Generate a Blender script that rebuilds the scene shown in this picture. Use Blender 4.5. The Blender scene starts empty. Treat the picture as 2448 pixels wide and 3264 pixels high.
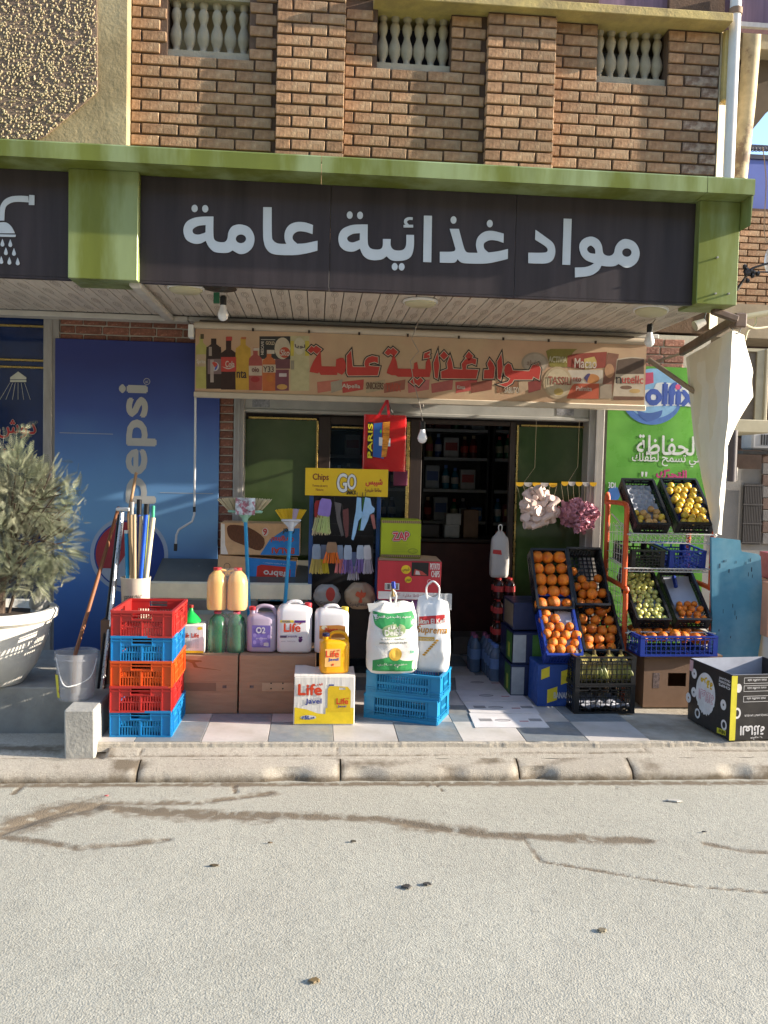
import bpy, bmesh, math, random
import numpy as np
from mathutils import Vector, Matrix, Euler, noise
R = math.radians
rnd = random.Random(7)
sc = bpy.context.scene
COL = sc.collection

# ---------------- camera, world, sun, exposure ----------------
FPX = 2700.0
YAW, PIT, ROL = R(4.6), R(2.8), R(1.37)
CP = Vector((0, -5.54, 1.5))
cf = Vector((math.sin(YAW) * math.cos(PIT), math.cos(YAW) * math.cos(PIT), -math.sin(PIT)))
cr0 = Vector((math.cos(YAW), -math.sin(YAW), 0)); cu0 = cr0.cross(cf)
cr = math.cos(ROL) * cr0 + math.sin(ROL) * cu0
cu = -math.sin(ROL) * cr0 + math.cos(ROL) * cu0
cam = bpy.data.cameras.new('camera'); cam.sensor_fit = 'VERTICAL'; cam.sensor_height = 32.64; cam.lens = 27.0
cam.clip_start = 0.05; cam.clip_end = 500
camo = bpy.data.objects.new('camera', cam); COL.objects.link(camo); sc.camera = camo
mw = Matrix.Identity(4)
for i in range(3):
    mw[i][0] = cr[i]; mw[i][1] = cu[i]; mw[i][2] = -cf[i]; mw[i][3] = CP[i]
camo.matrix_world = mw

SUN = Vector((8.0, -1.0, 2.62)).normalized()      # towards the sun: low, almost along the facade, from the right
sun_el = math.asin(SUN.z); sun_az = math.atan2(SUN.x, SUN.y)
wd = bpy.data.worlds.new('World'); sc.world = wd; wd.use_nodes = True
nt = wd.node_tree; bg = nt.nodes['Background']
sky = nt.nodes.new('ShaderNodeTexSky'); sky.sky_type = 'NISHITA'; sky.sun_disc = False
sky.sun_elevation = sun_el; sky.sun_rotation = sun_az; sky.altitude = 800; sky.dust_density = 1.2; sky.ozone_density = 1.6
nt.links.new(sky.outputs[0], bg.inputs[0]); bg.inputs[1].default_value = 0.15
sl = bpy.data.lights.new('sun', 'SUN'); sl.energy = 4.0; sl.angle = R(0.5); sl.color = (1.0, 0.90, 0.76)
so = bpy.data.objects.new('sun', sl); COL.objects.link(so); so.location = (6, -4, 8)
so.rotation_euler = (-SUN).to_track_quat('-Z', 'Y').to_euler()
vs = sc.view_settings; sc.display_settings.display_device = 'sRGB'
vs.view_transform = 'Standard'; vs.look = 'None'; vs.gamma = 1; vs.use_curve_mapping = False
vs.exposure = 1.66
sc.cycles.max_bounces = 8; sc.cycles.diffuse_bounces = 4; sc.cycles.transparent_max_bounces = 12

# ---------------- pixel rays -> points at a known distance ----------------
def _d(px, py): return cf + cr * ((px - 1224) / FPX) - cu * ((py - 1632) / FPX)
def W(px, py, Y): d = _d(px, py); return CP + d * ((Y - CP.y) / d.y)
def WZ(px, py, Z): d = _d(px, py); return CP + d * ((Z - CP.z) / d.z)

# ---------------- materials ----------------
MATS = {}
def lin(c):
    if max(c) > 1.0: c = [v / 255 for v in c]; return tuple((v / 12.92 if v <= .04045 else ((v + .055) / 1.055) ** 2.4) for v in c)
    return tuple(c)
def mat(name, col, rough=.6, metal=0, var=.12, vs=9, bump=0, bs=60, rv=0, trans=0, alpha=1, emis=0, col2=None, c2s=4, c2w=(.45, .6), spec=.35, sss=0, stretch=None, coat=0):
    if name in MATS: return MATS[name]
    m = bpy.data.materials.new(name); m.use_nodes = True; n = m.node_tree.nodes; L = m.node_tree.links
    b = n['Principled BSDF']; col = lin(col)
    b.inputs['Roughness'].default_value = rough; b.inputs['Metallic'].default_value = metal
    b.inputs['Specular IOR Level'].default_value = spec
    b.inputs['Transmission Weight'].default_value = trans; b.inputs['Alpha'].default_value = alpha
    b.inputs['Coat Weight'].default_value = coat
    if sss: b.inputs['Subsurface Weight'].default_value = sss; b.inputs['Subsurface Scale'].default_value = .02
    tc = n.new('ShaderNodeTexCoord'); mp = n.new('ShaderNodeMapping'); L.new(tc.outputs['Object'], mp.inputs[0])
    if stretch: mp.inputs['Scale'].default_value = stretch
    def noi(s, det=5, r=.6):
        t = n.new('ShaderNodeTexNoise'); t.inputs['Scale'].default_value = s; t.inputs['Detail'].default_value = det
        t.inputs['Roughness'].default_value = r; L.new(mp.outputs[0], t.inputs['Vector']); return t
    def mixc(fac, a, bb, typ='MIX'):
        x = n.new('ShaderNodeMix'); x.data_type = 'RGBA'; x.blend_type = typ
        for s, v in ((0, fac), (6, a), (7, bb)):
            if isinstance(v, bpy.types.NodeSocket): L.new(v, x.inputs[s])
            else: x.inputs[s].default_value = v if s == 0 else (*v[:3], 1)
        return x.outputs[2]
    c = col
    if col2:
        t = noi(c2s); mr = n.new('ShaderNodeMapRange'); L.new(t.outputs[0], mr.inputs[0])
        mr.inputs[1].default_value, mr.inputs[2].default_value = c2w
        c = mixc(mr.outputs[0], c, lin(col2))
    if var:
        t = noi(vs); mr = n.new('ShaderNodeMapRange'); L.new(t.outputs[0], mr.inputs[0])
        mr.inputs[1].default_value, mr.inputs[2].default_value = .3, .7
        mr.inputs[3].default_value, mr.inputs[4].default_value = 1 - var, 1 + var
        cx = n.new('ShaderNodeCombineXYZ'); [L.new(mr.outputs[0], cx.inputs[i]) for i in range(3)]
        c = mixc(1.0, c, cx.outputs[0], 'MULTIPLY')
    if rv:
        oi = n.new('ShaderNodeObjectInfo'); mr = n.new('ShaderNodeMapRange'); L.new(oi.outputs['Random'], mr.inputs[0])
        mr.inputs[3].default_value, mr.inputs[4].default_value = 1 - rv, 1 + rv
        cx = n.new('ShaderNodeCombineXYZ'); [L.new(mr.outputs[0], cx.inputs[i]) for i in range(3)]
        c = mixc(1.0, c, cx.outputs[0], 'MULTIPLY')
    if isinstance(c, tuple): b.inputs['Base Color'].default_value = (*c, 1)
    else: L.new(c, b.inputs['Base Color'])
    if emis: b.inputs['Emission Color'].default_value = (*col, 1); b.inputs['Emission Strength'].default_value = emis
    t = noi(vs * 3); mr = n.new('ShaderNodeMapRange'); L.new(t.outputs[0], mr.inputs[0])
    mr.inputs[1].default_value, mr.inputs[2].default_value = .3, .7
    mr.inputs[3].default_value, mr.inputs[4].default_value = max(rough - .08, .02), min(rough + .1, 1)
    L.new(mr.outputs[0], b.inputs['Roughness'])
    if bump:
        t = noi(bs, 6, .65); bp = n.new('ShaderNodeBump'); bp.inputs['Strength'].default_value = min(bump, 1); bp.inputs['Distance'].default_value = .004 * max(bump, 1)
        L.new(t.outputs[0], bp.inputs['Height']); L.new(bp.outputs[0], b.inputs['Normal'])
    MATS[name] = m; return m

# ---------------- mesh builder ----------------
class MB:
    def __init__(s): s.v = []; s.f = []; s.mi = []; s.m = 0; s.T = None; s.parts = []
    def add(s, vs, fs):
        b = len(s.v); s.parts.append((b, len(s.f), len(vs), len(fs)))
        s.v += [tuple(s.T @ Vector(p)) for p in vs] if s.T is not None else [tuple(p) for p in vs]
        s.f += [tuple(i + b for i in f) for f in fs]; s.mi += [s.m] * len(fs); return s
    def box(s, x0, y0, z0, x1, y1, z1, b=0):
        if x0 > x1: x0, x1 = x1, x0
        if y0 > y1: y0, y1 = y1, y0
        if z0 > z1: z0, z1 = z1, z0
        if b <= 0:
            return s.add([(x0,y0,z0),(x1,y0,z0),(x1,y1,z0),(x0,y1,z0),(x0,y0,z1),(x1,y0,z1),(x1,y1,z1),(x0,y1,z1)],
                  [(0,3,2,1),(4,5,6,7),(0,1,5,4),(1,2,6,5),(2,3,7,6),(3,0,4,7)])
        b = min(b, (x1-x0)*.45, (y1-y0)*.45, (z1-z0)*.45)
        vs = []
        for sx, X in ((0, x0), (1, x1)):
            for sy, Y in ((0, y0), (1, y1)):
                for sz, Z in ((0, z0), (1, z1)):
                    dx, dy, dz = (b if not sx else -b), (b if not sy else -b), (b if not sz else -b)
                    vs += [(X, Y+dy, Z+dz), (X+dx, Y, Z+dz), (X+dx, Y+dy, Z)]
        def i(sx, sy, sz, k): return (sx*4+sy*2+sz)*3+k
        fs = [(i(0,0,0,0),i(0,0,1,0),i(0,1,1,0),i(0,1,0,0)), (i(1,0,0,0),i(1,1,0,0),i(1,1,1,0),i(1,0,1,0)),
              (i(0,0,0,1),i(1,0,0,1),i(1,0,1,1),i(0,0,1,1)), (i(0,1,0,1),i(0,1,1,1),i(1,1,1,1),i(1,1,0,1)),
              (i(0,0,0,2),i(0,1,0,2),i(1,1,0,2),i(1,0,0,2)), (i(0,0,1,2),i(1,0,1,2),i(1,1,1,2),i(0,1,1,2))]
        for a in (0,1):
            for c in (0,1):
                fs += [(i(a,c,0,0),i(a,c,0,1),i(a,c,1,1),i(a,c,1,0)), (i(a,0,c,0),i(a,0,c,2),i(a,1,c,2),i(a,1,c,0)), (i(0,a,c,1),i(0,a,c,2),i(1,a,c,2),i(1,a,c,1))]
                for e in (0,1): fs.append((i(a,c,e,0),i(a,c,e,1),i(a,c,e,2)))
        s.add(vs, fs); s.fix = True; return s
    def cyl(s, p0, p1, r0, r1=None, n=10, caps=True):
        r1 = r0 if r1 is None else r1; p0 = Vector(p0); p1 = Vector(p1); ax = (p1-p0).normalized()
        a = ax.orthogonal().normalized(); b = ax.cross(a); vs = []
        for p, r in ((p0, r0), (p1, r1)): vs += [p + a*(r*math.cos(2*math.pi*k/n)) + b*(r*math.sin(2*math.pi*k/n)) for k in range(n)]
        fs = [(k, (k+1) % n, n+(k+1) % n, n+k) for k in range(n)]
        if caps: fs += [tuple(range(n-1, -1, -1)), tuple(range(n, 2*n))]
        return s.add(vs, fs)
    def tube(s, pts, r, n=6, rr=None):
        pts = [Vector(p) for p in pts]; vs = []; a = None
        for i, p in enumerate(pts):
            t = (pts[min(i+1, len(pts)-1)] - pts[max(i-1, 0)]).normalized()
            a = t.orthogonal().normalized() if a is None else (a - t*a.dot(t)).normalized()
            b = t.cross(a); q = rr[i] if rr else r
            vs += [p + a*(q*math.cos(2*math.pi*k/n)) + b*(q*math.sin(2*math.pi*k/n)) for k in range(n)]
        fs = [(i*n+k, i*n+(k+1) % n, (i+1)*n+(k+1) % n, (i+1)*n+k) for i in range(len(pts)-1) for k in range(n)]
        fs += [tuple(range(n-1, -1, -1)), tuple(range((len(pts)-1)*n, len(pts)*n))]
        return s.add(vs, fs)
    def lathe(s, prof, n=20, c=(0,0), sx=1, sy=1, pw=2, caps=True):
        vs = []
        for r, z in prof:
            for k in range(n):
                t = 2*math.pi*k/n; ct, st = math.cos(t), math.sin(t)
                if pw != 2: q = (abs(ct)**pw+abs(st)**pw)**(-1/pw); ct *= q; st *= q
                vs.append((c[0]+r*sx*ct, c[1]+r*sy*st, z))
        m = len(prof)
        fs = [(i*n+k, i*n+(k+1) % n, (i+1)*n+(k+1) % n, (i+1)*n+k) for i in range(m-1) for k in range(n)]
        if caps: fs += [tuple(range(n-1, -1, -1)), tuple(range((m-1)*n, m*n))]
        return s.add(vs, fs)
    def ball(s, c, r, sz=1, n=12, m=8):
        vs = [(c[0], c[1], c[2]-r*sz)]
        for j in range(1, m):
            t = math.pi*j/m
            vs += [(c[0]+r*math.sin(t)*math.cos(2*math.pi*k/n), c[1]+r*math.sin(t)*math.sin(2*math.pi*k/n), c[2]-r*sz*math.cos(t)) for k in range(n)]
        vs.append((c[0], c[1], c[2]+r*sz)); e = len(vs)-1
        fs = [(0, 1+(k+1) % n, 1+k) for k in range(n)] + [(1+(m-2)*n+k, 1+(m-2)*n+(k+1) % n, e) for k in range(n)]
        fs += [(1+j*n+k, 1+j*n+(k+1) % n, 1+(j+1)*n+(k+1) % n, 1+(j+1)*n+k) for j in range(m-2) for k in range(n)]
        return s.add(vs, fs)
    def prism(s, poly, y0, y1):      # poly in (x,z), extruded along y
        n = len(poly); vs = [(x, y0, z) for x, z in poly] + [(x, y1, z) for x, z in poly]
        return s.add(vs, [tuple(range(n)), tuple(range(2*n-1, n-1, -1))] + [(i, (i+1) % n, n+(i+1) % n, n+i)[::-1] for i in range(n)])
    def grid(s, fn, nu, nv):
        vs = [fn(i/nu, j/nv) for j in range(nv+1) for i in range(nu+1)]
        return s.add(vs, [(j*(nu+1)+i, j*(nu+1)+i+1, (j+1)*(nu+1)+i+1, (j+1)*(nu+1)+i) for j in range(nv) for i in range(nu)])
    def mesh(s, name, mats, smooth=False):
        me = bpy.data.meshes.new(name); me.from_pydata([tuple(p) for p in s.v], [], s.f)
        for m in (mats if isinstance(mats, (list, tuple)) else [mats]): me.materials.append(m)
        me.polygons.foreach_set('material_index', s.mi)
        if smooth: me.polygons.foreach_set('use_smooth', [True]*len(s.f))
        bm = bmesh.new(); bm.from_mesh(me); bmesh.ops.recalc_face_normals(bm, faces=bm.faces)
        if smooth:
            for e in bm.edges:
                if len(e.link_faces) == 2 and e.calc_face_angle(0) > R(38): e.smooth = False
        bm.to_mesh(me); bm.free(); me.update(); return me
    def each(s, name, mats, parent=None, smooth=False, world=False):
        for b, f0, nv, nf in s.parts:
            q = MB(); q.v = s.v[b:b+nv]; q.f = [tuple(i-b for i in f) for f in s.f[f0:f0+nf]]; q.mi = s.mi[f0:f0+nf]; q.build(name, mats, parent, smooth, world)
    def build(s, name, mats, parent=None, smooth=False, world=False):
        if world and parent is not None:
            iv = root_mat(parent).inverted(); s.v = [tuple(iv @ Vector(p)) for p in s.v]
        return put(name, s.mesh(name, mats, smooth), parent)
def root_mat(o):
    m = Matrix.Identity(4)
    while o is not None: m = Matrix.LocRotScale(o.location, o.rotation_euler, o.scale) @ m; o = o.parent
    return m
def put(name, me, parent=None, loc=None, rot=None):
    o = bpy.data.objects.new(name, me); COL.objects.link(o); o.parent = parent
    if loc is not None: o.location = loc
    if rot is not None: o.rotation_euler = rot
    return o
def tag(o, label=None, cat=None, group=None, kind=None):
    for k, v in (('label', label), ('category', cat), ('group', group), ('kind', kind)):
        if v: o[k] = v
    return o
def thing(name, label, cat, loc=(0,0,0), rot=(0,0,0), group=None):
    o = bpy.data.objects.new(name, None); COL.objects.link(o); o.location = loc
    o.rotation_euler = rot if isinstance(rot, tuple) else (0, 0, rot); o.empty_display_size = .05
    return tag(o, label, cat, group)
KIDS = {}
def copy_tree(o, loc, rot=None, label=None):
    ch = {}
    for x in bpy.data.objects: ch.setdefault(x.parent, []).append(x)
    def cp(a, par):
        c = a.copy(); COL.objects.link(c); c.parent = par
        for k in ch.get(a, []): cp(k, c)
        return c
    c = cp(o, None); c.location = loc
    if rot is not None: c.rotation_euler = rot
    if label: c['label'] = label
    return c
def struct(mb, name, m, smooth=False, parent=None):
    o = mb.build(name, m, parent, smooth)
    if parent is None: o['kind'] = 'structure'
    return o

# ---------------- lettering ----------------
AR = {}
for ch, iso, n in [('ا',0xFE8D,2),('أ',0xFE83,2),('ب',0xFE8F,4),('ة',0xFE93,2),('ت',0xFE95,4),('ث',0xFE99,4),('ج',0xFE9D,4),('ح',0xFEA1,4),('خ',0xFEA5,4),('د',0xFEA9,2),('ذ',0xFEAB,2),('ر',0xFEAD,2),('ز',0xFEAF,2),('س',0xFEB1,4),('ش',0xFEB5,4),('ص',0xFEB9,4),('ط',0xFEC1,4),('ظ',0xFEC5,4),('ع',0xFEC9,4),('غ',0xFECD,4),('ف',0xFED1,4),('ق',0xFED5,4),('ك',0xFED9,4),('ل',0xFEDD,4),('م',0xFEE1,4),('ن',0xFEE5,4),('ه',0xFEE9,4),('و',0xFEED,2),('ى',0xFEEF,2),('ي',0xFEF1,4),('ئ',0xFE89,4)]: AR[ch] = (iso, n)
def ar(s):
    if not any(c in AR for c in s): return s
    o = []
    for i, c in enumerate(s):
        if c not in AR: o.append(c); continue
        p = i > 0 and s[i-1] in AR and AR[s[i-1]][1] == 4
        n = AR[c][1] == 4 and i+1 < len(s) and s[i+1] in AR
        o.append(chr(AR[c][0] + ((3 if n else 1) if p else (2 if n else 0))))
    return ''.join(reversed(o))
_TX = {}
def glyphs(body, res=3):
    if body in _TX: return _TX[body]
    c = bpy.data.curves.new('t', 'FONT'); c.body = ar(body); c.resolution_u = res
    o = bpy.data.objects.new('t', c); COL.objects.link(o); bpy.context.view_layer.update()
    me = bpy.data.meshes.new_from_object(o.evaluated_get(bpy.context.evaluated_depsgraph_get()))
    vs = np.array([v.co[:] for v in me.vertices]); fs = [tuple(p.vertices) for p in me.polygons]
    bpy.data.objects.remove(o); bpy.data.curves.remove(c); bpy.data.meshes.remove(me)
    # island index so that touching letters never share a plane
    par = list(range(len(vs)))
    def fd(a):
        while par[a] != a: par[a] = par[par[a]]; a = par[a]
        return a
    for f in fs:
        for a in f[1:]: par[fd(a)] = fd(f[0])
    ids = {}; isl = np.array([ids.setdefault(fd(i), len(ids)) for i in range(len(vs))])
    mn = vs.min(0); mx = vs.max(0)
    _TX[body] = ((vs[:, 0]-mn[0])/(mx[0]-mn[0]), (vs[:, 1]-mn[1])/(mx[1]-mn[1]), isl, fs, (mx[0]-mn[0])/(mx[1]-mn[1])); return _TX[body]
def text(body, m, parent, x, z, w, h, y, ang=0, bold=0, T=None, slant=0, name='lettering', curve=0):
    """flat letters, lower-left corner (x,z) before turning by ang, in the plane y, facing -y, in the parent's frame (T: extra matrix)"""
    U, V, isl, fs, asp = glyphs(body); mb = MB(); k = 0; c, s = math.cos(ang), math.sin(ang)
    offs = [(0, 0)] if not bold else [(-bold, 0), (bold, 0), (0, bold), (0, -bold), (0, 0)]
    for dx, dz in offs:
        P = []
        for i in range(len(U)):
            a = U[i]*w + dx + slant*V[i]*h; b = V[i]*h + dz
            yy = y - .00012*(k*1.0 + (isl[i] % 4)*.25)
            if curve: yy += curve*((a/w*2-1)**2)
            p = Vector((x + a*c - b*s, yy, z + a*s + b*c))
            P.append(T @ p if T is not None else p)
        mb.add(P, fs); k += 1
    me = bpy.data.meshes.new(name); me.from_pydata([tuple(p) for p in mb.v], [], mb.f); me.materials.append(m)
    return put(name, me, parent)
def smooth_loop(pts, n=5):
    out = []; N = len(pts)
    for i in range(N):
        p1 = pts[i]; p2 = pts[(i+1) % N]; p0 = pts[i-1]; p3 = pts[(i+2) % N]
        c1 = len(p1) > 2; c2 = len(p2) > 2
        if c1 and c2: out.append(p1[:2]); continue
        t1 = (0, 0) if c1 else ((p2[0]-p0[0])/2, (p2[1]-p0[1])/2)
        t2 = (0, 0) if c2 else ((p3[0]-p1[0])/2, (p3[1]-p1[1])/2)
        if c1: t1 = ((p2[0]-p1[0])*.7, (p2[1]-p1[1])*.7)
        if c2: t2 = ((p2[0]-p1[0])*.7, (p2[1]-p1[1])*.7)
        for k in range(n):
            t = k/n; h1 = 2*t**3-3*t*t+1; h2 = t**3-2*t*t+t; h3 = -2*t**3+3*t*t; h4 = t**3-t*t
            out.append(tuple(h1*p1[j]+h2*t1[j]+h3*p2[j]+h4*t2[j] for j in (0, 1)))
    return out
ORD = ['first', 'second', 'third', 'fourth', 'fifth', 'sixth', 'seventh', 'eighth', 'ninth', 'tenth', 'eleventh', 'twelfth', 'thirteenth', 'fourteenth', 'fifteenth', 'sixteenth', 'seventeenth', 'eighteenth', 'nineteenth', 'twentieth']+['last']*30
def ell(cx, cy, rx, ry, n=18, a0=0): return [(cx+rx*math.cos(2*math.pi*k/n+a0), cy+ry*math.sin(2*math.pi*k/n+a0)) for k in range(n)]
def flat_shape(loops, name, m, parent, y, off=0, conv=None, T=None, th=0):
    """filled outlines (holes by even-odd) in the x,z plane at y"""
    c = bpy.data.curves.new('c', 'CURVE'); c.dimensions = '2D'; c.fill_mode = 'BOTH'; c.offset = off; c.extrude = th
    for lp in loops:
        if conv: lp = [conv(*p[:2]) for p in lp]
        if off and sum(lp[i-1][0]*lp[i][1]-lp[i][0]*lp[i-1][1] for i in range(len(lp))) > 0: lp = lp[::-1]
        s = c.splines.new('POLY'); s.points.add(len(lp)-1)
        for i, p in enumerate(lp): s.points[i].co = (p[0], p[1], 0, 1)
        s.use_cyclic_u = True
    o = bpy.data.objects.new('c', c); COL.objects.link(o); bpy.context.view_layer.update()
    me = bpy.data.meshes.new_from_object(o.evaluated_get(bpy.context.evaluated_depsgraph_get()))
    bpy.data.objects.remove(o); bpy.data.curves.remove(c)
    for v in me.vertices:
        p = Vector((v.co.x, y-v.co.z, v.co.y)); v.co = T @ p if T is not None else p
    me.materials.clear(); me.materials.append(m); me.name = name
    return put(name, me, parent)
# ================= SETTING =================
M_conc = mat('kerb concrete', (.46,.41,.33), .9, var=.22, vs=5, bump=1, bs=55, col2=(.34,.29,.22), c2s=3)
M_ledge = mat('ledge concrete', (.34,.33,.30), .9, var=.2, vs=6, bump=1, bs=45)
M_mortar = mat('brown mortar', (.115,.070,.045), .95, var=.2, bump=1, bs=80)
M_plas = mat('cream plaster', (.36,.29,.165), .92, var=.12, vs=4, bump=1.6, bs=28, col2=(.29,.225,.12), c2s=2.2)
M_slab = mat('yellow plaster', (.50,.38,.15), .92, var=.15, vs=5, bump=1.5, bs=35, col2=(.38,.29,.13))
M_alu = mat('grey aluminium', (.33,.31,.29), .45, metal=.3, var=.15, vs=12, stretch=(3,3,.6))
M_gold = mat('gold anodised bar', (.50,.36,.13), .28, metal=.9, var=.1)
M_wood = mat('dark brown door frame', (.035,.022,.018), .45, var=.2, stretch=(6,6,1))
M_white = mat('white paint', (.72,.71,.68), .5, var=.06, vs=5)
M_black = mat('black plastic', (.012,.012,.013), .38, var=.2)

# ---- road: one sheet to the horizon, fine near the kerb, with dirt lines and cracks ----
def px_line(pts, z=0): return [tuple(WZ(x, y, z)[:2]) for x, y in pts]
dirt = [(px_line([(20,2640),(240,2570),(520,2585),(900,2600),(1224,2612),(1500,2655),(1800,2672),(2060,2680)]), .040, 1.0),
        (px_line([(0,2660),(110,2620),(330,2560),(620,2560),(860,2530)]), .035, .8),
        (px_line([(0,2668),(120,2680),(250,2705),(420,2690),(540,2675)]), .03, .8),
        (px_line([(60,2625),(150,2595),(300,2575)]), .11, .95), (px_line([(380,2580),(620,2600),(860,2605)]), .06, .9), (px_line([(1300,2630),(1650,2668)]), .055, .9),
        (px_line([(1664,2655),(1690,2700),(1722,2745),(1990,2790),(2180,2822),(2448,2845)]), .011, .9),
        (px_line([(2250,2690),(2370,2712),(2448,2718)]), .022, .75),
        (px_line([(0,2502),(1224,2497),(2448,2494)]), .030, 1.0),
        (px_line([(745,2495),(752,2528)]), .014, 1.0), (px_line([(82,2495),(42,2530)]), .014, 1.0),
        (px_line([(1350,2488),(1368,2510)]), .006, 1.0), (px_line([(1382,2488),(1412,2522)]), .006, 1.0), (px_line([(1935,2490),(1975,2516)]), .006, 1.0)]
patch = px_line([(1722,2745),(1664,2660),(2060,2680),(2448,2740),(2448,2845)])
def seg_dist(X, Y, pl):
    d = np.full(X.shape, 9.0)
    for (ax, ay), (bx, by) in zip(pl[:-1], pl[1:]):
        vx, vy = bx-ax, by-ay; t = np.clip(((X-ax)*vx+(Y-ay)*vy)/(vx*vx+vy*vy+1e-9), 0, 1)
        d = np.minimum(d, np.hypot(X-ax-t*vx, Y-ay-t*vy))
    return d
def vnoise(X, Y, s, seed=0):
    g = np.random.RandomState(seed).rand(256, 256); x = X*s+50; y = Y*s+50
    xi = np.floor(x).astype(int); yi = np.floor(y).astype(int); fx = x-xi; fy = y-yi; fx = fx*fx*(3-2*fx); fy = fy*fy*(3-2*fy)
    a = g[xi % 256, yi % 256]; b = g[(xi+1) % 256, yi % 256]; c = g[xi % 256, (yi+1) % 256]; d = g[(xi+1) % 256, (yi+1) % 256]
    return (a*(1-fx)+b*fx)*(1-fy)+(c*(1-fx)+d*fx)*fy
def fbm(X, Y, s, seed=0): return sum(vnoise(X, Y, s*2**k, seed+k)*.5**k for k in range(4))/1.875
def ground_mat(name, base, base2, dirtc, speck=1, bumpd=.0013, fine=165):
    m = bpy.data.materials.new(name); m.use_nodes = True; n = m.node_tree.nodes; L = m.node_tree.links; b = n['Principled BSDF']
    b.inputs['Roughness'].default_value = .92; b.inputs['Specular IOR Level'].default_value = .25
    tc = n.new('ShaderNodeTexCoord')
    def noi(s, d=4, r=.6):
        t = n.new('ShaderNodeTexNoise'); t.inputs['Scale'].default_value = s; t.inputs['Detail'].default_value = d; t.inputs['Roughness'].default_value = r
        L.new(tc.outputs['Object'], t.inputs[0]); return t.outputs[0]
    def ramp(v, a, c, lo=0, hi=1):
        r = n.new('ShaderNodeMapRange'); L.new(v, r.inputs[0]); r.inputs[1].default_value = a; r.inputs[2].default_value = c; r.inputs[3].default_value = lo; r.inputs[4].default_value = hi; return r.outputs[0]
    def mix(f, a, c):
        x = n.new('ShaderNodeMix'); x.data_type = 'RGBA'
        for s, v in ((0, f), (6, a), (7, c)):
            if isinstance(v, bpy.types.NodeSocket): L.new(v, x.inputs[s])
            else: x.inputs[s].default_value = v if s == 0 else (*v, 1)
        return x.outputs[2]
    c = mix(ramp(noi(1.1, 5), .38, .62), base, base2)
    vo = n.new('ShaderNodeTexVoronoi'); vo.inputs['Scale'].default_value = fine; L.new(tc.outputs['Object'], vo.inputs['Vector'])
    sep = n.new('ShaderNodeSeparateColor'); L.new(vo.outputs['Color'], sep.inputs[0])
    c = mix(ramp(noi(5.5, 6, .7), .52, .72, 0, .30), c, tuple(x*.72 for x in base2)); c = mix(ramp(noi(.55, 3), .5, .66, 0, .35), c, tuple(x*1.14 for x in base))
    c = mix(ramp(sep.outputs[0], .78, .97, 0, .42*speck), c, tuple(x*.42 for x in base))
    c = mix(ramp(sep.outputs[1], .80, .99, 0, .35*speck), c, tuple(min(x*1.5, .9) for x in base))
    c = mix(ramp(noi(62, 3), .60, .70, 0, .45*speck), c, tuple(x*.45 for x in base2)); c = mix(ramp(noi(38, 4), .56, .72, 0, .32*speck), c, tuple(x*.5 for x in base2))
    at = n.new('ShaderNodeAttribute'); at.attribute_name = 'dirt'
    dd = n.new('ShaderNodeMath'); dd.operation = 'MULTIPLY_ADD'; L.new(at.outputs['Fac'], dd.inputs[0]); dd.inputs[1].default_value = 1.6
    dn = ramp(noi(30, 5), .3, .7, -.55, .15); L.new(dn, dd.inputs[2]); dd.use_clamp = True
    c = mix(dd.outputs[0], c, dirtc)
    L.new(c, b.inputs['Base Color'])
    bp = n.new('ShaderNodeBump'); bp.inputs['Distance'].default_value = bumpd; bp.inputs['Strength'].default_value = 1
    ad = n.new('ShaderNodeMath'); ad.operation = 'ADD'; L.new(vo.outputs['Distance'], ad.inputs[0]); L.new(noi(70, 6, .7), ad.inputs[1])
    L.new(ad.outputs[0], bp.inputs['Height']); L.new(bp.outputs[0], b.inputs['Normal'])
    return m
M_road = ground_mat('worn asphalt', (.385,.365,.30), (.345,.325,.265), (.17,.135,.095))
M_walk = ground_mat('worn pavement cement', (.42,.375,.305), (.35,.31,.25), (.17,.135,.095), speck=.8, fine=190)
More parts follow.
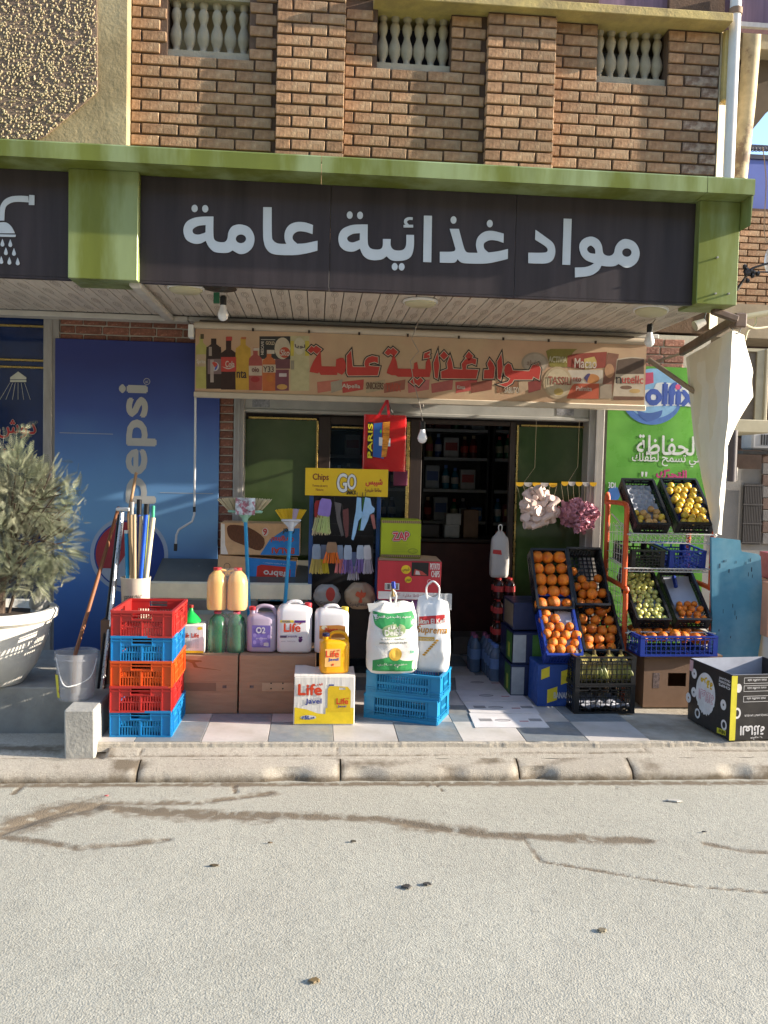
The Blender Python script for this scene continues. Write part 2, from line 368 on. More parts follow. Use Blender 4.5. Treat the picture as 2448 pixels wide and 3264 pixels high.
def ground_grid(x0, x1, y0, y1, st, dirts, hfun, name, m, ring=None):
    nx = int((x1-x0)/st); ny = int((y1-y0)/st)
    xs = np.linspace(x0, x1, nx+1); ys = np.linspace(y0, y1, ny+1); X, Y = np.meshgrid(xs, ys)
    D = np.zeros(X.shape); Z = hfun(X, Y)
    nz = fbm(X, Y, 9, 3); nf = fbm(X, Y, 28, 11)
    for i, (pl, wdt, st_) in enumerate(dirts):
        d = seg_dist(X, Y, pl); ww = wdt*(.35+1.5*nz)
        D = np.maximum(D, st_*np.clip(1.25-d/ww, 0, 1)*np.clip(nf*2.2-.15, 0, 1)); Z = Z - .006*np.clip(1-d/(wdt*.5), 0, 1)
    Z = Z + (nf-.5)*.0018
    V = list(zip(X.ravel(), Y.ravel(), Z.ravel())); D = list(D.ravel())
    fs = [(j*(nx+1)+i, j*(nx+1)+i+1, (j+1)*(nx+1)+i+1, (j+1)*(nx+1)+i) for j in range(ny) for i in range(nx)]
    if ring:
        b = len(V); rx0, rx1, ry0, ry1 = ring
        V += [(rx0, ry0, 0), (rx1, ry0, 0), (rx1, ry1, 0), (rx0, ry1, 0)]; D += [0]*4
        lo = [i for i in range(nx+1)]; hi = [ny*(nx+1)+i for i in range(nx+1)]; le = [j*(nx+1) for j in range(ny+1)]; ri = [j*(nx+1)+nx for j in range(ny+1)]
        fs.append(tuple([b, b+1]+lo[::-1])); fs.append(tuple([b+1, b+2]+ri[::-1])); fs.append(tuple([b+2, b+3]+hi)); fs.append(tuple([b+3, b]+le))
    me = bpy.data.meshes.new(name); me.from_pydata(V, [], fs); me.materials.append(m)
    a = me.attributes.new('dirt', 'FLOAT', 'POINT'); a.data.foreach_set('value', np.array(D, dtype=np.float32))
    me.polygons.foreach_set('use_smooth', [True]*len(fs))
    bm = bmesh.new(); bm.from_mesh(me); bmesh.ops.recalc_face_normals(bm, faces=bm.faces)
    if sum(f.normal.z*f.calc_area() for f in bm.faces) < 0: bmesh.ops.reverse_faces(bm, faces=bm.faces)
    bm.to_mesh(me); bm.free()
    return put(name, me)
road = ground_grid(-2.6, 3.0, -3.9, -1.42, .0125, dirt, lambda X, Y: -.004*np.clip((Y+1.7)/.2, 0, 1), 'road', M_road, ring=(-120, 120, -60, 120))
road['kind'] = 'structure'

# ---- pavement: kerb stones with rounded noses and a cement strip up to the tiles ----
M_kerb = M_walk
kerb = thing('kerb', None, None, (0, -1.5, 0)); kerb['kind'] = 'structure'
kj = [WZ(x, 2440, .055).x for x in (-350, 445, 1085, 1652, 2010)] + [3.3]
def kerb_stone(x0, x1):
    mb = MB(); n = max(4, int((x1-x0)/.02)); ys = [(-1.520, -.02), (-1.522, .012), (-1.514, .034), (-1.498, .049), (-1.475, .057), (-1.45, .064), (-1.418, .073), (-1.414, .03)]
    vs = []
    for i in range(n+1):
        x = x0+.004+(x1-x0-.008)*i/n
        e = .006 if i in (0, n) else 0
        for k, (y, z) in enumerate(ys):
            q = noise.noise(Vector((x*9, y*9, z*20)))*.006+noise.noise(Vector((x*31, y*31, 3)))*.004
            bad = max(0, noise.noise(Vector((x*4, 7.7, 0)))-.15)*.06 if 1 <= k <= 3 else 0
            vs.append((x, y+q*.8+bad*.7+e*.3, z+q*.5-bad*.6-e*(k < 5)))
    m = len(ys)
    fs = [(i*m+k, (i+1)*m+k, (i+1)*m+k+1, i*m+k+1) for i in range(n) for k in range(m-1)]+[tuple(range(m-1, -1, -1)), tuple(n*m+k for k in range(m))]
    mb.add(vs, fs); return mb
for a, b in zip(kj[:-1], kj[1:]):
    o = kerb_stone(a, b).build('kerb_stone', M_kerb, kerb, smooth=True, world=True); at = o.data.attributes.new('dirt', 'FLOAT', 'POINT')
    at.data.foreach_set('value', [min(1, max(0, 1.0-v.co.z/.022)+max(0, noise.noise(Vector((v.co.x*5, v.co.y*12, 2)))-.12)*1.6+.8*max(0, .02-min(abs(v.co.x-a), abs(v.co.x-b)))/.02) for v in o.data.vertices])
kd = [(px_line([(445, 2350), (455, 2390), (445, 2440)], .06), .008, 1), (px_line([(1990, 2380), (2060, 2410)], .06), .010, 1), (px_line([(1060, 2370), (1085, 2440)], .06), .006, .8),
      (px_line([(0, 2424), (1224, 2420), (2448, 2410)], .06), .006, .7), (px_line([(1480, 2368), (1700, 2378), (2330, 2385)], .06), .008, .8), (px_line([(0,2400),(210,2405),(330,2420)], .06), .05, .8)]
pave = ground_grid(-2.9, 3.3, -1.413, -1.05, .0125, kd, lambda X, Y: .071+.040*np.clip((Y+1.413)/.10, 0, 1)-.025*(X < -1.0)*np.clip((Y+1.413)/.06, 0, 1), 'pavement', M_walk)
pave['kind'] = 'structure'
mb = MB(); mb.box(-6, -1.41, -.05, -2.89, 0, .075); mb.box(3.29, -1.41, -.05, 9, 3.2, .075); struct(mb, 'pavement_far_strip', M_conc)

# ---- unseen building across the road, added to cut sky fill and bounce warm light ----
opp = thing('opposite_fill_building', 'unseen ochre building added across the road to temper the sky fill', 'building', (0, -13.5, 0))
mb = MB(); mb.box(-26, -20, 0, 30, -13.5, 8.5); mb.build('wall', mat('ochre render', (.50,.38,.24), .9, var=.15, vs=.6), opp, world=True)
mb = MB(); [mb.box(x, -13.497, z, x+1.3, -13.40, z+1.5) for x in range(-24, 28, 4) for z in (1.2, 5.0)]; mb.each('window', mat('shuttered window', (.06,.05,.045), .5), opp, world=True)

# ---- tiled shop platform ----
plat = thing('tiled_floor', None, None, (.4, -1.3, .13)); plat['kind'] = 'structure'
mb = MB(); mb.box(-1.10, -1.302, .0, 2.75, 3.2, .1215)
mb.build('bedding', M_conc, plat, world=True)
# broken cement lip in front of the tiles
mb = MB(); n = 300; vs = []
for i in range(n+1):
    x = -1.08+3.75*i/n; q = noise.noise(Vector((x*2.2, 0, 0))); q2 = noise.noise(Vector((x*11, 3, 0))); q3 = noise.noise(Vector((x*40, 5, 0)))
    brk = min(1, max(0, (x-.1)*1.2))
    dep = .010+brk*(.012*max(0, q+.4)+.010*max(q2, -.2))+.002*q3; hh = .124-brk*.012*max(0, q2)+.0015*q3
    vs += [(x, -1.318-dep-.014, .085), (x, -1.318-dep-.004, hh-.018), (x, -1.318-dep, hh-.004), (x, -1.317, hh+.002), (x, -1.300, .118)]
mb.add(vs, [(i*5+k, (i+1)*5+k, (i+1)*5+k+1, i*5+k+1) for i in range(n) for k in range(4)])
mb.build('cement_lip', M_walk, plat, world=True)
M_tg = mat('grey floor tile', (.20,.22,.235), .42, var=.14, vs=14, rv=.08, col2=(.27,.26,.235), bump=.15, bs=120)
M_tw = mat('white floor tile', (.54,.50,.46), .42, var=.12, vs=10, rv=.07, col2=(.42,.385,.34), c2s=5, bump=.15, bs=120)
TS = .33; tx0 = WZ(855, 2352, .13).x
tm = MB(); tm.box(.0015, .0015, -.009, TS-.0015, TS-.0015, 0, .0015); tme = {0: tm.mesh('floor_tile', M_tw), 1: tm.mesh('floor_tile', M_tg)}
for i in range(-6, 6):
    for j in range(0, 9):
        x = tx0+i*TS; y = -1.318+j*TS
        if x+TS < -1.05 or x > 2.68 or (j > 3 and not (-.1 < x+TS/2 < 2.2)): continue
        o = put('floor_tile', tme[(i+j+1) % 2 == 1 and 1 or 0], plat, (x-.4, y+1.3, rnd.uniform(-.0007, .0007)))
        if x < -1.09: o.scale.x = (x+TS+1.09)/TS; o.location.x = -1.09-.4
# concrete ledge and stub at the neighbour's shop
led = thing('concrete_ledge', 'low grey concrete ledge carrying the plant pot beside the shop', 'ledge', (-2.0, -.9, 0))
P0 = W(205, 2262, -1.38); P1_ = W(303, 2268, -1.38)
zl = P0.z
mb = MB(); mb.box(-4.5, W(100, 2245, -.95).y, .0, P1_.x-.005, -.0, zl-.004, .006); mb.build('slab', M_ledge, led, world=True)
mb = MB(); mb.box(P0.x, -1.385, .055, P1_.x, -.951, zl, .008)
for i, v in enumerate(mb.v): mb.v[i] = (v[0]+noise.noise(Vector(v)*9)*.012, v[1]+noise.noise(Vector(v)*7+Vector((5,0,0)))*.014, v[2])
mb.build('stub', M_ledge, led, world=True)

# ---------------- shop building ----------------
shop = thing('shop_building', 'brown brick shop building with baluster openings above a green sign canopy', 'building', (.5, 0, 0))
BL, BH, PITCH = .222, .0605, .0713
M_br = mat('brown facing brick', (.32,.18,.095), .85, var=.24, vs=26, bump=1.6, bs=60, rv=.26, col2=(.36,.235,.135), c2s=7, stretch=(1,1,.7))
M_br2 = mat('weathered facing brick', (.20,.125,.085), .9, var=.3, vs=30, bump=2.2, bs=45, rv=.2, col2=(.30,.23,.17), c2s=16)
_bm = {}
def brick_mesh(L, v, m, H=BH, D=.03, b=.004, nm='brick'):
    k = (round(L, 3), v, m.name, H)
    if k not in _bm:
        mb = MB(); mb.box(0, 0, 0, L, D, H, b); r = random.Random(v*7+int(L*1000))
        mb.v = [(x+r.uniform(-.0025, .0025)*(0 < y+1), y+r.uniform(-.001, .001), z+r.uniform(-.002, .002)) for x, y, z in mb.v]
        _bm[k] = mb.mesh(nm, m)
    return _bm[k]
def brick_run(x0, x1, z, y, off, parent, m, L=BL, H=BH, J=.0115, nm='brick', D=.03, skip=(), min_=.03, mfun=None):
    x = x0 - off
    while x < x1-min_:
        a, b = max(x, x0), min(x+L, x1)
        if b-a > min_:
            for s0, s1 in skip:
                if s0 < b and a < s1:
                    if a < s0-min_: b = s0
                    elif b > s1+min_: a = s1
                    else: a = b = 0
            if b-a > min_:
                mm = mfun(a, z) if mfun else m
                o = put(nm, brick_mesh(b-a, rnd.randrange(4), mm, H, D, nm=nm), parent, (a-parent.location.x, y-parent.location.y, z-parent.location.z))
        x += L+J
zs0 = 2.94
ph = W(600, W(600, 300, 0) and 300, 0).z
def P2W(x, Y=0, y=300): return W(x, y, Y).x
holes = [((W(532, 90, 0).x, W(795, 90, 0).x), W(660, 176, 0).z), ((W(1203, 150, 0).x, W(1438, 150, 0).x), W(1320, 236, 0).z), ((W(1905, 180, 0).x, W(2130, 180, 0).x), W(2020, 268, 0).z)]
# snap opening sills to the courses
holes = [(h, zs0+round((z-zs0)/PITCH)*PITCH) for h, z in holes]
xa, xb, xc, xd, xe, xf = W(416, 300, 0).x, W(880, 300, -.06).x, W(1097, 300, -.06).x, W(1551, 300, -.06).x, W(1768, 300, -.06).x, W(2288, 400, 0).x
panels = [(xa, xb+.0), (xc, xd), (xe, xf)]
SLZ = W(2330, 68, -.13).z
nrow = 25
def wfun(a, z): return M_br2 if (z < 3.30 and a > 1.75 and rnd.random() < .85-(z-3.0)*2) or (a > 2.35 and rnd.random() < .5) else M_br
for (x0, x1), (hx, hz) in zip(panels, holes):
    for r in range(nrow):
        z = zs0+r*PITCH
        if z > SLZ-.01 and x0 > 0: break
        sk = [(hx[0]-.004, hx[1]+.004)] if z >= hz-.01 else ()
        brick_run(x0+.004, x1-.004, z, 0, (BL+.0115)*.5*(r % 2)+.05, shop, M_br, skip=sk, mfun=wfun if x0 > 1.2 else None)
for x0, x1 in ((xb, xc), (xd, xe)):
    for r in range(nrow):
        z = zs0+r*PITCH
        if z > SLZ-.01 and x0 > 1: break
        brick_run(x0, x1, z, -.06, (0 if r % 2 else (BL+.0115)*.5), shop, M_br, L=(x1-x0-.0115)/2, D=.05)
# mortar / wall body (with openings)
mb = MB()
def wallbox(x0, x1, z0, z1, y0=.014, y1=.22): mb.box(x0, y0, z0, x1, y1, z1)
for (x0, x1), (hx, hz) in zip(panels, holes):
    wallbox(x0-.02, x1+.02, 2.47, hz-.008); wallbox(x0-.02, hx[0], hz-.0075, 4.9); wallbox(hx[1], x1+.02, hz-.0075, 4.9)
mb.build('wall', M_mortar, shop, world=True)
mb = MB(); [mb.box(x0+.004, -.046, 2.6, x1-.004, .013, 4.9) for x0, x1 in ((xb, xc), (xd, xe))]
mb.each('pilaster_core', M_mortar, shop, world=True)
# balusters in each opening
prof = [(.020,0),(.024,.01),(.016,.035),(.018,.05),(.030,.085),(.033,.115),(.028,.15),(.017,.19),(.016,.205),(.024,.235),(.027,.26),(.022,.285),(.015,.30),(.022,.32),(.022,.34)]
M_bal = mat('cast stone baluster', (.36,.31,.22), .9, var=.15, bump=.8, bs=60)
for q, ((hx, hz), nb) in enumerate(zip(holes, (6, 6, 6))):
    bs_ = thing('baluster_screen', None, None, (0, 0, 0)); del_ = bs_; bs_.parent = shop; bs_.location = (hx[0]-.5, .06, hz)
    w_ = hx[1]-hx[0]; H = .40
    mb = MB(); mb.box(0, -.02, 0, w_, .10, .045); mb.box(0, -.02, .365, w_, .10, .44); mb.each('rail', M_bal, bs_)
    bm_ = MB(); bm_.T = Matrix.Diagonal((1.25, 1.25, .94, 1)); bm_.lathe(prof, 12); bme = bm_.mesh('baluster', M_bal, True)
    for i in range(nb): put('baluster', bme, bs_, (w_*(i+.5)/nb, .04, .045))
mb = MB(); mb.box(xa-.3, .85, 3.2, xc, .9, 5.2); mb.build('inner_room_wall', mat('cream inner wall', (.50,.40,.24), .9, var=.15), shop, world=True)
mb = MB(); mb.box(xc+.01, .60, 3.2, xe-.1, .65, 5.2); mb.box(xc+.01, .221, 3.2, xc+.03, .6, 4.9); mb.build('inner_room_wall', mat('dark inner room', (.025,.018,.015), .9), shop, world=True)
mb = MB(); mb.box(xe-.09, .5, 3.2, xf+.1, .54, 5.2); mb.build('inner_room_wall', mat('sunlit white backdrop', (.80,.80,.76), .9, var=.25, vs=8), shop, world=True)  # whiteness of a sunlit curtain behind the third opening, put into the colour
mb = MB(); mb.box(xa-.3, .221, SLZ+.35, xf+.1, .9, SLZ+.4); mb.box(xe-.09, .221, SLZ+.06, xf+.1, .49, SLZ+.10); mb.build('light_block_ceiling', M_plas, shop, world=True)  # unseen ceiling strips, added to block sky light behind the openings
# slab, legs, window above
mb = MB(); mb.box(.30, -.13, SLZ, W(2338, 60, -.13).x, .25, SLZ+.055, .004); mb.box(xa-.01, -.005, SLZ+.06, .30, .25, SLZ+.10)
mb.box(W(2309, 200, -.03).x, -.03, W(2318, 318, -.03).z, W(2337, 200, -.03).x, .22, SLZ-.001, .003); mb.build('concrete_band', M_slab, shop, world=True)
mb = MB(); xx = W(2288, 400, 0).x; x9 = xx+.085; mb.add([(xx, .0, 2.5), (x9, .06, 2.5), (x9, .06, SLZ), (xx, .0, SLZ), (xx, .3, 2.5), (x9, .3, 2.5), (x9, .3, SLZ), (xx, .3, SLZ)], [(0,1,2,3), (4,7,6,5), (0,4,5,1), (3,2,6,7), (0,3,7,4), (1,5,6,2)])
mb.build('corner_render', mat('flaking corner render', (.62,.54,.38), .95, var=.25, vs=20, bump=3, bs=30, stretch=(1,1,.2)), shop, world=True)
win = thing('window', None, None); win.parent = shop; win.location = (.9, .05, SLZ+.056)
mb = MB(); mb.box(.1, .0, 0, 1.62, .05, .5); mb.build('curtain', mat('mauve curtain', (.20,.13,.17), .9, var=.2, vs=6, stretch=(6,1,.3)), win)
mb = MB(); mb.box(.08, -.03, 0, 1.64, .0-.001, .03); [mb.box(x, -.035, .03, x+.03, -.002, .5) for x in (.08, .85, 1.28, 1.61)]; mb.build('frame', M_alu, win)
# rendered block with pebbledash panel
mb = MB(); mb.box(-3.2, -.085, 2.47, xa, .2, 4.9, .006); mb.build('render_block', M_plas, shop, world=True)
pp = [(W(x, y, -.085).x, W(x, y, -.085).z) for x, y in ((-260, -200), (308, -200), (312, 292), (300, 305), (145, 436), (120, 447), (-260, 436))]
mb = MB(); mb.prism(pp, -.097, -.0855); mb.build('pebbledash_panel', mat('pebbledash bed', (.20,.14,.10), .95, var=.3, bump=3, bs=60), shop, world=True)
M_peb = mat('pale pebbles', (.46,.37,.22), .85, var=.3, vs=60)
ico = bmesh.new(); bmesh.ops.create_icosphere(ico, subdivisions=1, radius=1); iv = [v.co.copy() for v in ico.verts]; iF = [tuple(v.index for v in f.verts) for f in ico.faces]; ico.free()
def inpoly(x, z, P):
    c = False; j = len(P)-1
    for i in range(len(P)):
        if (P[i][1] > z) != (P[j][1] > z) and x < (P[j][0]-P[i][0])*(z-P[i][1])/(P[j][1]-P[i][1])+P[i][0]: c = not c
        j = i
    return c
mb = MB()
for _ in range(5200):
    x = rnd.uniform(pp[0][0], pp[1][0]+.02); z = rnd.uniform(min(p[1] for p in pp), 4.72)
    if not inpoly(x, z, pp): continue
    r = rnd.uniform(.003, .0085); a = rnd.uniform(.6, 1.4); mb.add([(x+v.x*r*a, -.098+v.y*r*.8, z+v.z*r/a) for v in iv], iF)
o = mb.build('pebbles', M_peb, shop, world=True); o['kind'] = 'stuff'
# ground-floor wall with brick-look tiles
M_bt = mat('red brown split tile', (.21,.085,.055), .7, var=.35, vs=40, bump=1.5, bs=60, rv=.25, col2=(.40,.24,.17), c2s=55, c2w=(.58,.7))
M_grout = mat('pale grout', (.42,.38,.32), .9, var=.1, bump=.6)
xl0, xl1 = W(190, 1060, 0).x, W(742, 1500, 0).x; xr0, xr1 = W(1922, 1500, 0).x, 2.62
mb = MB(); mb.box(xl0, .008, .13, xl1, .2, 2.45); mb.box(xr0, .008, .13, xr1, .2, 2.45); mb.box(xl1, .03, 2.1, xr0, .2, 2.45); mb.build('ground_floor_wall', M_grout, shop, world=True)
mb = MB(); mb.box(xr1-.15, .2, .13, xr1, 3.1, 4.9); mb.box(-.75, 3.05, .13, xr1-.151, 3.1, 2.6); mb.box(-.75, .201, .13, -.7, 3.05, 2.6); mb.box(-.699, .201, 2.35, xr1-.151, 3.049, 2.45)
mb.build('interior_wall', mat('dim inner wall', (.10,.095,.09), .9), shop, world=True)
def tile_rows(x0, x1, z0, z1, L=.118, H=.0455, J=.0085):
    z = z1-H; r = 0
    while z > z0:
        brick_run(x0, x1, z, 0, (L*.62 if r % 2 else 0), shop, M_bt, L=L*(1.35 if r % 2 else 1.15), H=H, J=J, nm='facing_tile', D=.012, min_=.02); z -= H+J; r += 1
tile_rows(xl0+.005, W(625, 1060, 0).x, 2.26, 2.42)
tile_rows(W(698, 1500, 0).x, xl1-.002, .55, 2.0)
tile_rows(W(1985, 1100, 0).x, W(2190, 1100, 0).x, 2.17, 2.42)
# aluminium jambs
mb = MB(); 
for x0, x1 in ((W(742, 1500, -.02).x, W(776, 1500, -.02).x), (W(1872, 1500, -.02).x, W(1922, 1500, -.02).x)):
    mb.box(x0+.002, -.02, .13, x1, .12, 2.1, .004); mb.box((x0+x1)/2-.006, -.032, .13, (x0+x1)/2+.006, -.0205, 2.1)
mb.each('door_jamb', M_alu, shop, world=True)

# ---------------- sign canopy ----------------
can = thing('sign_canopy', 'long canopy with olive green trim and dark signboard reading white Arabic letters', 'sign', (.5, -.6, 2.42))
M_green = mat('olive green aluminium', (.155,.182,.034), .36, metal=.15, var=.16, vs=3, col2=(.27,.33,.15), c2s=3.5, c2w=(.42,.62), stretch=(1.2,1.2,.25))
M_sign = mat('dark aubergine panel', (.036,.028,.030), .42, var=.3, vs=3, stretch=(4,1,.3))
M_let = mat('pale grey letters', (.52,.56,.58), .5, var=.05)
FX1 = W(2408, 600, -1.3).x; PX1 = W(2355, 800, -1.18).x
zb, zt = 2.428, 2.948
jx = W(1025, 525, -1.3).x; jx2 = W(2255, 600, -1.3).x
segs = [-3.4, jx, jx2, FX1]
for a, b in zip(segs[:-1], segs[1:]):
    mb = MB(); mb.prism([(0, 0)]*0 or [(-1.30, 2.952), (-1.30, 3.026), (-1.293, 3.034), (-.09, 3.045), (-.09, 3.02), (-1.14, 3.0), (-1.125, 2.949)], a+.0015, b-.0015)
    mb.v = [(y, x, z) for x, y, z in mb.v]; mb.build('fascia', M_green, can, world=True)
# end bracket: sloped cheek under the fascia end
mb = MB(); mb.prism([(PX1+.001, 2.951), (FX1-.002, 2.951), (PX1+.001, 2.80)], -1.29, -.12)
mb.T = None; mb.build('end_cheek', M_green, can, world=True)
mb = MB(); mb.box(PX1-.03, -1.09, 2.45, PX1-.002, -.1, 2.8); mb.build('end_panel', M_green, can, world=True)
pl = [(W(217, 700, -1.18).x, W(440, 700, -1.18).x), (W(2226, 800, -1.18).x, PX1)]
for a, b in pl:
    mb = MB(); mb.box(a, -1.18, zb-.012, b, -1.10, zt+.002, .003); mb.box(a+.002, -1.10, zb-.012, b-.002, -.95, zb+.02); mb.build('pillar', M_green, can, world=True)
mb = MB()
for x, _y, z in (W(2284, 822, -1.18), W(2278, 937, -1.18), W(2320, 937, -1.18)): mb.cyl((x, -1.196, z), (x, -1.18, z), .005, n=8)
mb.each('screw', M_alu, can, world=True)
sgx = [pl[0][1], W(1050, 880, -1.13).x, W(1640, 880, -1.13).x, pl[1][0]]
mb = MB()
for a, b in [(-3.4, pl[0][0])]+list(zip(sgx[:-1], sgx[1:])):
    mb = MB(); mb.box(a+.001, -1.13, zb, b-.001, -1.12, zt, .001); mb.box(a+.001, -1.132, zb-.012, b-.001, -1.10, zb-.001); mb.build('sign_panel', M_sign, can, world=True)
# main lettering (outlines taken off the board)
def cv(ox, oy, s, Y):
    def f(x, y): p = W(ox+x/s, oy+y/s, Y); return (p.x, p.z)
    return f
S1 = 1659/780; c1 = cv(560, 620, S1, -1.135); c2 = cv(1300, 620, S1, -1.135)
Z = Matrix.Translation((-.5, .6, -2.42))
meem_teh = [(256,149,1),(255,250),(260,300),(285,320),(330,322),(350,300),(358,255),(385,215),(440,203),(500,225),(533,285),(524,350),(485,392),(435,403),(385,378,1),(360,392),(320,396),(262,388),(225,355),(203,313,1),(165,332),(115,330),(68,300),(52,240),(72,188),(120,160),(180,150)]
hole1 = [(203,206,1),(150,213),(116,235),(120,262),(150,272),(190,262),(202,256,1)]
aa = [(593,85,1),(651,86,1),(652,270),(662,312),(695,332),(750,335,1),(738,300),(742,250),(770,207),(820,187),(880,190),(931,207,1),(928,268,1),(880,253),(830,250),(797,272),(795,305),(825,334,1),(880,330),(962,313,1),(961,380,1),(880,400),(790,411),(670,405),(620,375),(597,320),(592,240)]
ye = [(1302,203,1),(1302,315),(1312,355),(1340,371),(1385,371),(1403,350),(1405,301,1),(1458,302,1),(1458,345),(1475,372),(1510,380),(1545,372),(1562,340),(1564,273,1),(1616,274,1),(1615,350),(1600,412),(1562,442),(1500,450),(1460,443),(1430,418,1),(1400,438),(1355,445),(1305,438),(1270,410),(1249,366,1),(1205,386),(1150,380),(1112,345),(1104,285),(1130,235),(1190,208),(1250,203)]
hole2 = [(1249,261,1),(1200,267),(1164,290),(1170,315),(1198,325),(1232,315),(1248,308,1)]
hamza = [(1607,154,1),(1606,172,1),(1582,172),(1568,186),(1582,205,1),(1610,205,1),(1610,223,1),(1545,223,1),(1545,206,1),(1560,204,1),(1548,190),(1552,168),(1575,154)]
flat_shape([smooth_loop(meem_teh), smooth_loop(hole1), ell(442,300,35,30), ell(128,94,21,25), ell(200,96,21,25), smooth_loop(aa), smooth_loop(ye), smooth_loop(hole2), ell(1180,139,20,25), ell(1250,141,20,25), ell(1485,489,20,25), ell(1532,490,20,25), smooth_loop(hamza)], 'lettering', M_let, can, -1.1335, conv=c1, T=Z, th=.0015)
al = [(109,143,1),(164,144,1),(159,459,1),(104,457,1)]
gh = [(284,232,1),(346,233,1),(372,330),(385,372),(402,392),(440,395),(473,395,1),(462,340),(475,290),(515,255),(570,246),(650,265,1),(649,327,1),(600,312),(555,310),(518,330),(518,365),(547,393,1),(610,385),(679,369,1),(678,436,1),(600,455),(520,468),(390,466),(355,455),(338,437,1),(322,458),(290,463),(217,461,1),(217,388,1),(300,387),(322,372),(315,340)]
dl = [(866,239,1),(930,285),(985,330),(1000,385),(985,440),(945,465),(880,468),(817,465,1),(817,394,1),(900,395),(940,390),(948,370),(925,345),(863,305,1)]
al2 = [(1057,163,1),(1111,165,1),(1101,477,1),(1047,475,1)]
mw_ = [(1243,285),(1290,305),(1315,345),(1324,395),(1345,413),(1375,414),(1398,395),(1408,355),(1435,318),(1478,301),(1540,325),(1571,385),(1560,448),(1520,487),(1475,495),(1430,470,1),(1400,485),(1350,487),(1313,482,1),(1290,518),(1235,550),(1133,562,1),(1133,495,1),(1200,492),(1240,480),(1263,465,1),(1210,445),(1175,405),(1163,345),(1190,302)]
flat_shape([al, smooth_loop(gh), ell(310,172,20,25), ell(556,197,20,25), smooth_loop(dl), al2, smooth_loop(mw_), smooth_loop([(1215,368),(1240,345),(1268,368),(1272,402,1),(1232,395)]), ell(1485,393,32,29)], 'lettering', M_let, can, -1.1335, conv=c2, T=Z, th=.0015)
# shower symbol on the neighbour's half
c0 = cv(0, 500, 1.3554, -1.135)
arm_ = [(-60,250),(8,275),(10,225),(22,195),(50,180),(85,178),(122,180)]
sh = [(122,170,1),(124,196,1),(70,194),(40,202),(22,222),(18,275,1),(-4,275,1),(-2,225),(15,190),(45,172),(85,168)]
flat_shape([smooth_loop(sh), [(126,164),(149,166),(148,208),(124,207)], smooth_loop([(-30,290,1),(20,282),(48,300),(64,330,1),(-40,330,1)]), [(-40,334),(68,336),(66,346),(-40,344)]]+[smooth_loop([(x,y-17,1),(x+8,y+8),(x,y+16),(x-8,y+8)]) for x, y in ((10,371),(44,373),(25,408),(60,411),(5,446),(40,449),(76,452))], 'lettering', M_let, can, -1.1335, conv=c0, T=Z, th=.0015)
# soffit boards
M_sof = mat('pale wood-look soffit board', (.60,.53,.45), .5, var=.12, vs=5, stretch=(8,1.2,1), rv=.06, bump=.3)
sm_ = MB(); sm_.box(.0025, 0, 0, .0945, .96, .008, .002); sme = sm_.mesh('soffit_board', M_sof)
x = -2.3
while x < PX1-.08:
    put('soffit_board', sme, can, (x-.5, -1.09+.6, zb+.006-2.42+rnd.uniform(-.0006, .0006))); x += .097
mb = MB(); mb.box(-3.3, -1.1, zb+.016, PX1-.035, -.02, zb+.03); mb.build('soffit_backing', M_wood, can, world=True)
# printed grain motif on the boards, a pair of eye shapes per board
M_grain = mat('board grain print', (.24,.19,.15), .6)
mb = MB()
def ring(mb, cx, cy, rx, ry, t, z, n=12):
    vs = []; 
    for k in range(n):
        a = 2*math.pi*k/n; vs += [(cx+rx*math.cos(a), cy+ry*math.sin(a), z), (cx+(rx-t)*math.cos(a), cy+(ry-t*3)*math.sin(a), z)]
    mb.add(vs, [(2*k, 2*((k+1) % n), 2*((k+1) % n)+1, 2*k+1) for k in range(n)])
x = -2.3; i = 0
while x < PX1-.08:
    for yy in (-.95, -.62, -.3):
        y0 = yy+.1*(i % 3); ring(mb, x+.05, y0, .019, .075, .0022, zb+.0046); ring(mb, x+.05, y0, .009, .045, .0020, zb+.0046)
        mb.add([(x+.049, y0+.08, zb+.0046), (x+.0515, y0+.08, zb+.0046), (x+.0515, y0+.19, zb+.0046), (x+.049, y0+.19, zb+.0046)], [(0,1,2,3)])
    x += .097; i += 1
mb.build('grain_print', M_grain, can, world=True)
mb = MB(); mb.box(-3.3, -.125, zb-.03, W(600,1040,-.1).x, -.02, zb+.004, .004); mb.box(W(600,1040,-.1).x+.002, -.118, zb-.025, PX1+.02, -.02, zb+.004, .004)
a = W(335, 905, -1.08); mb.box(-.965, -1.12, zb-.035, -.90, -.126, zb+.003, .012); mb.build('soffit_trim', M_white if 0 else mat('dusty white trim', (.50,.47,.42), .5, var=.12), can, world=True)

# round ceiling lights, cords and bulbs
def W_on(px, py, z): return WZ(px, py, z)
M_disc = mat('yellowed lamp cover', (.50,.46,.30), .5); M_bulb = mat('white bulb glass', (.78,.78,.80), .25, var=.03, coat=.3)
for (px_, py_), lb in (((1340, 960), 'round pale ceiling lamp above the middle of the shop doorway'), ((2075, 987), 'round pale ceiling lamp hanging loose from its hole above the nut spread picture'), ((590, 913), 'yellowed round lamp under the green pillar with a cable box')):
    p = W_on(px_, py_, zb); t = thing('ceiling_lamp', lb, 'lamp', (p.x, max(p.y, -1.0), zb-.004), (.0 if px_ < 2000 else R(-5), R(4) if px_ > 2000 else 0, 0))
    mb = MB(); mb.lathe([(.0, -.022), (.07, -.022), (.084, -.014), (.088, -.002)], 24); mb.build('cover', M_disc, t, True)
    mb = MB(); mb.lathe([(.088, -.006), (.096, -.004), (.096, .006), (.088, .006)], 24, caps=False); mb.build('rim', M_white, t, True)
p = W_on(700, 921, zb); t = thing('lamp_hole', 'open round lamp hole in the soffit with dangling green terminal block', 'lamp hole', (p.x, p.y, zb))
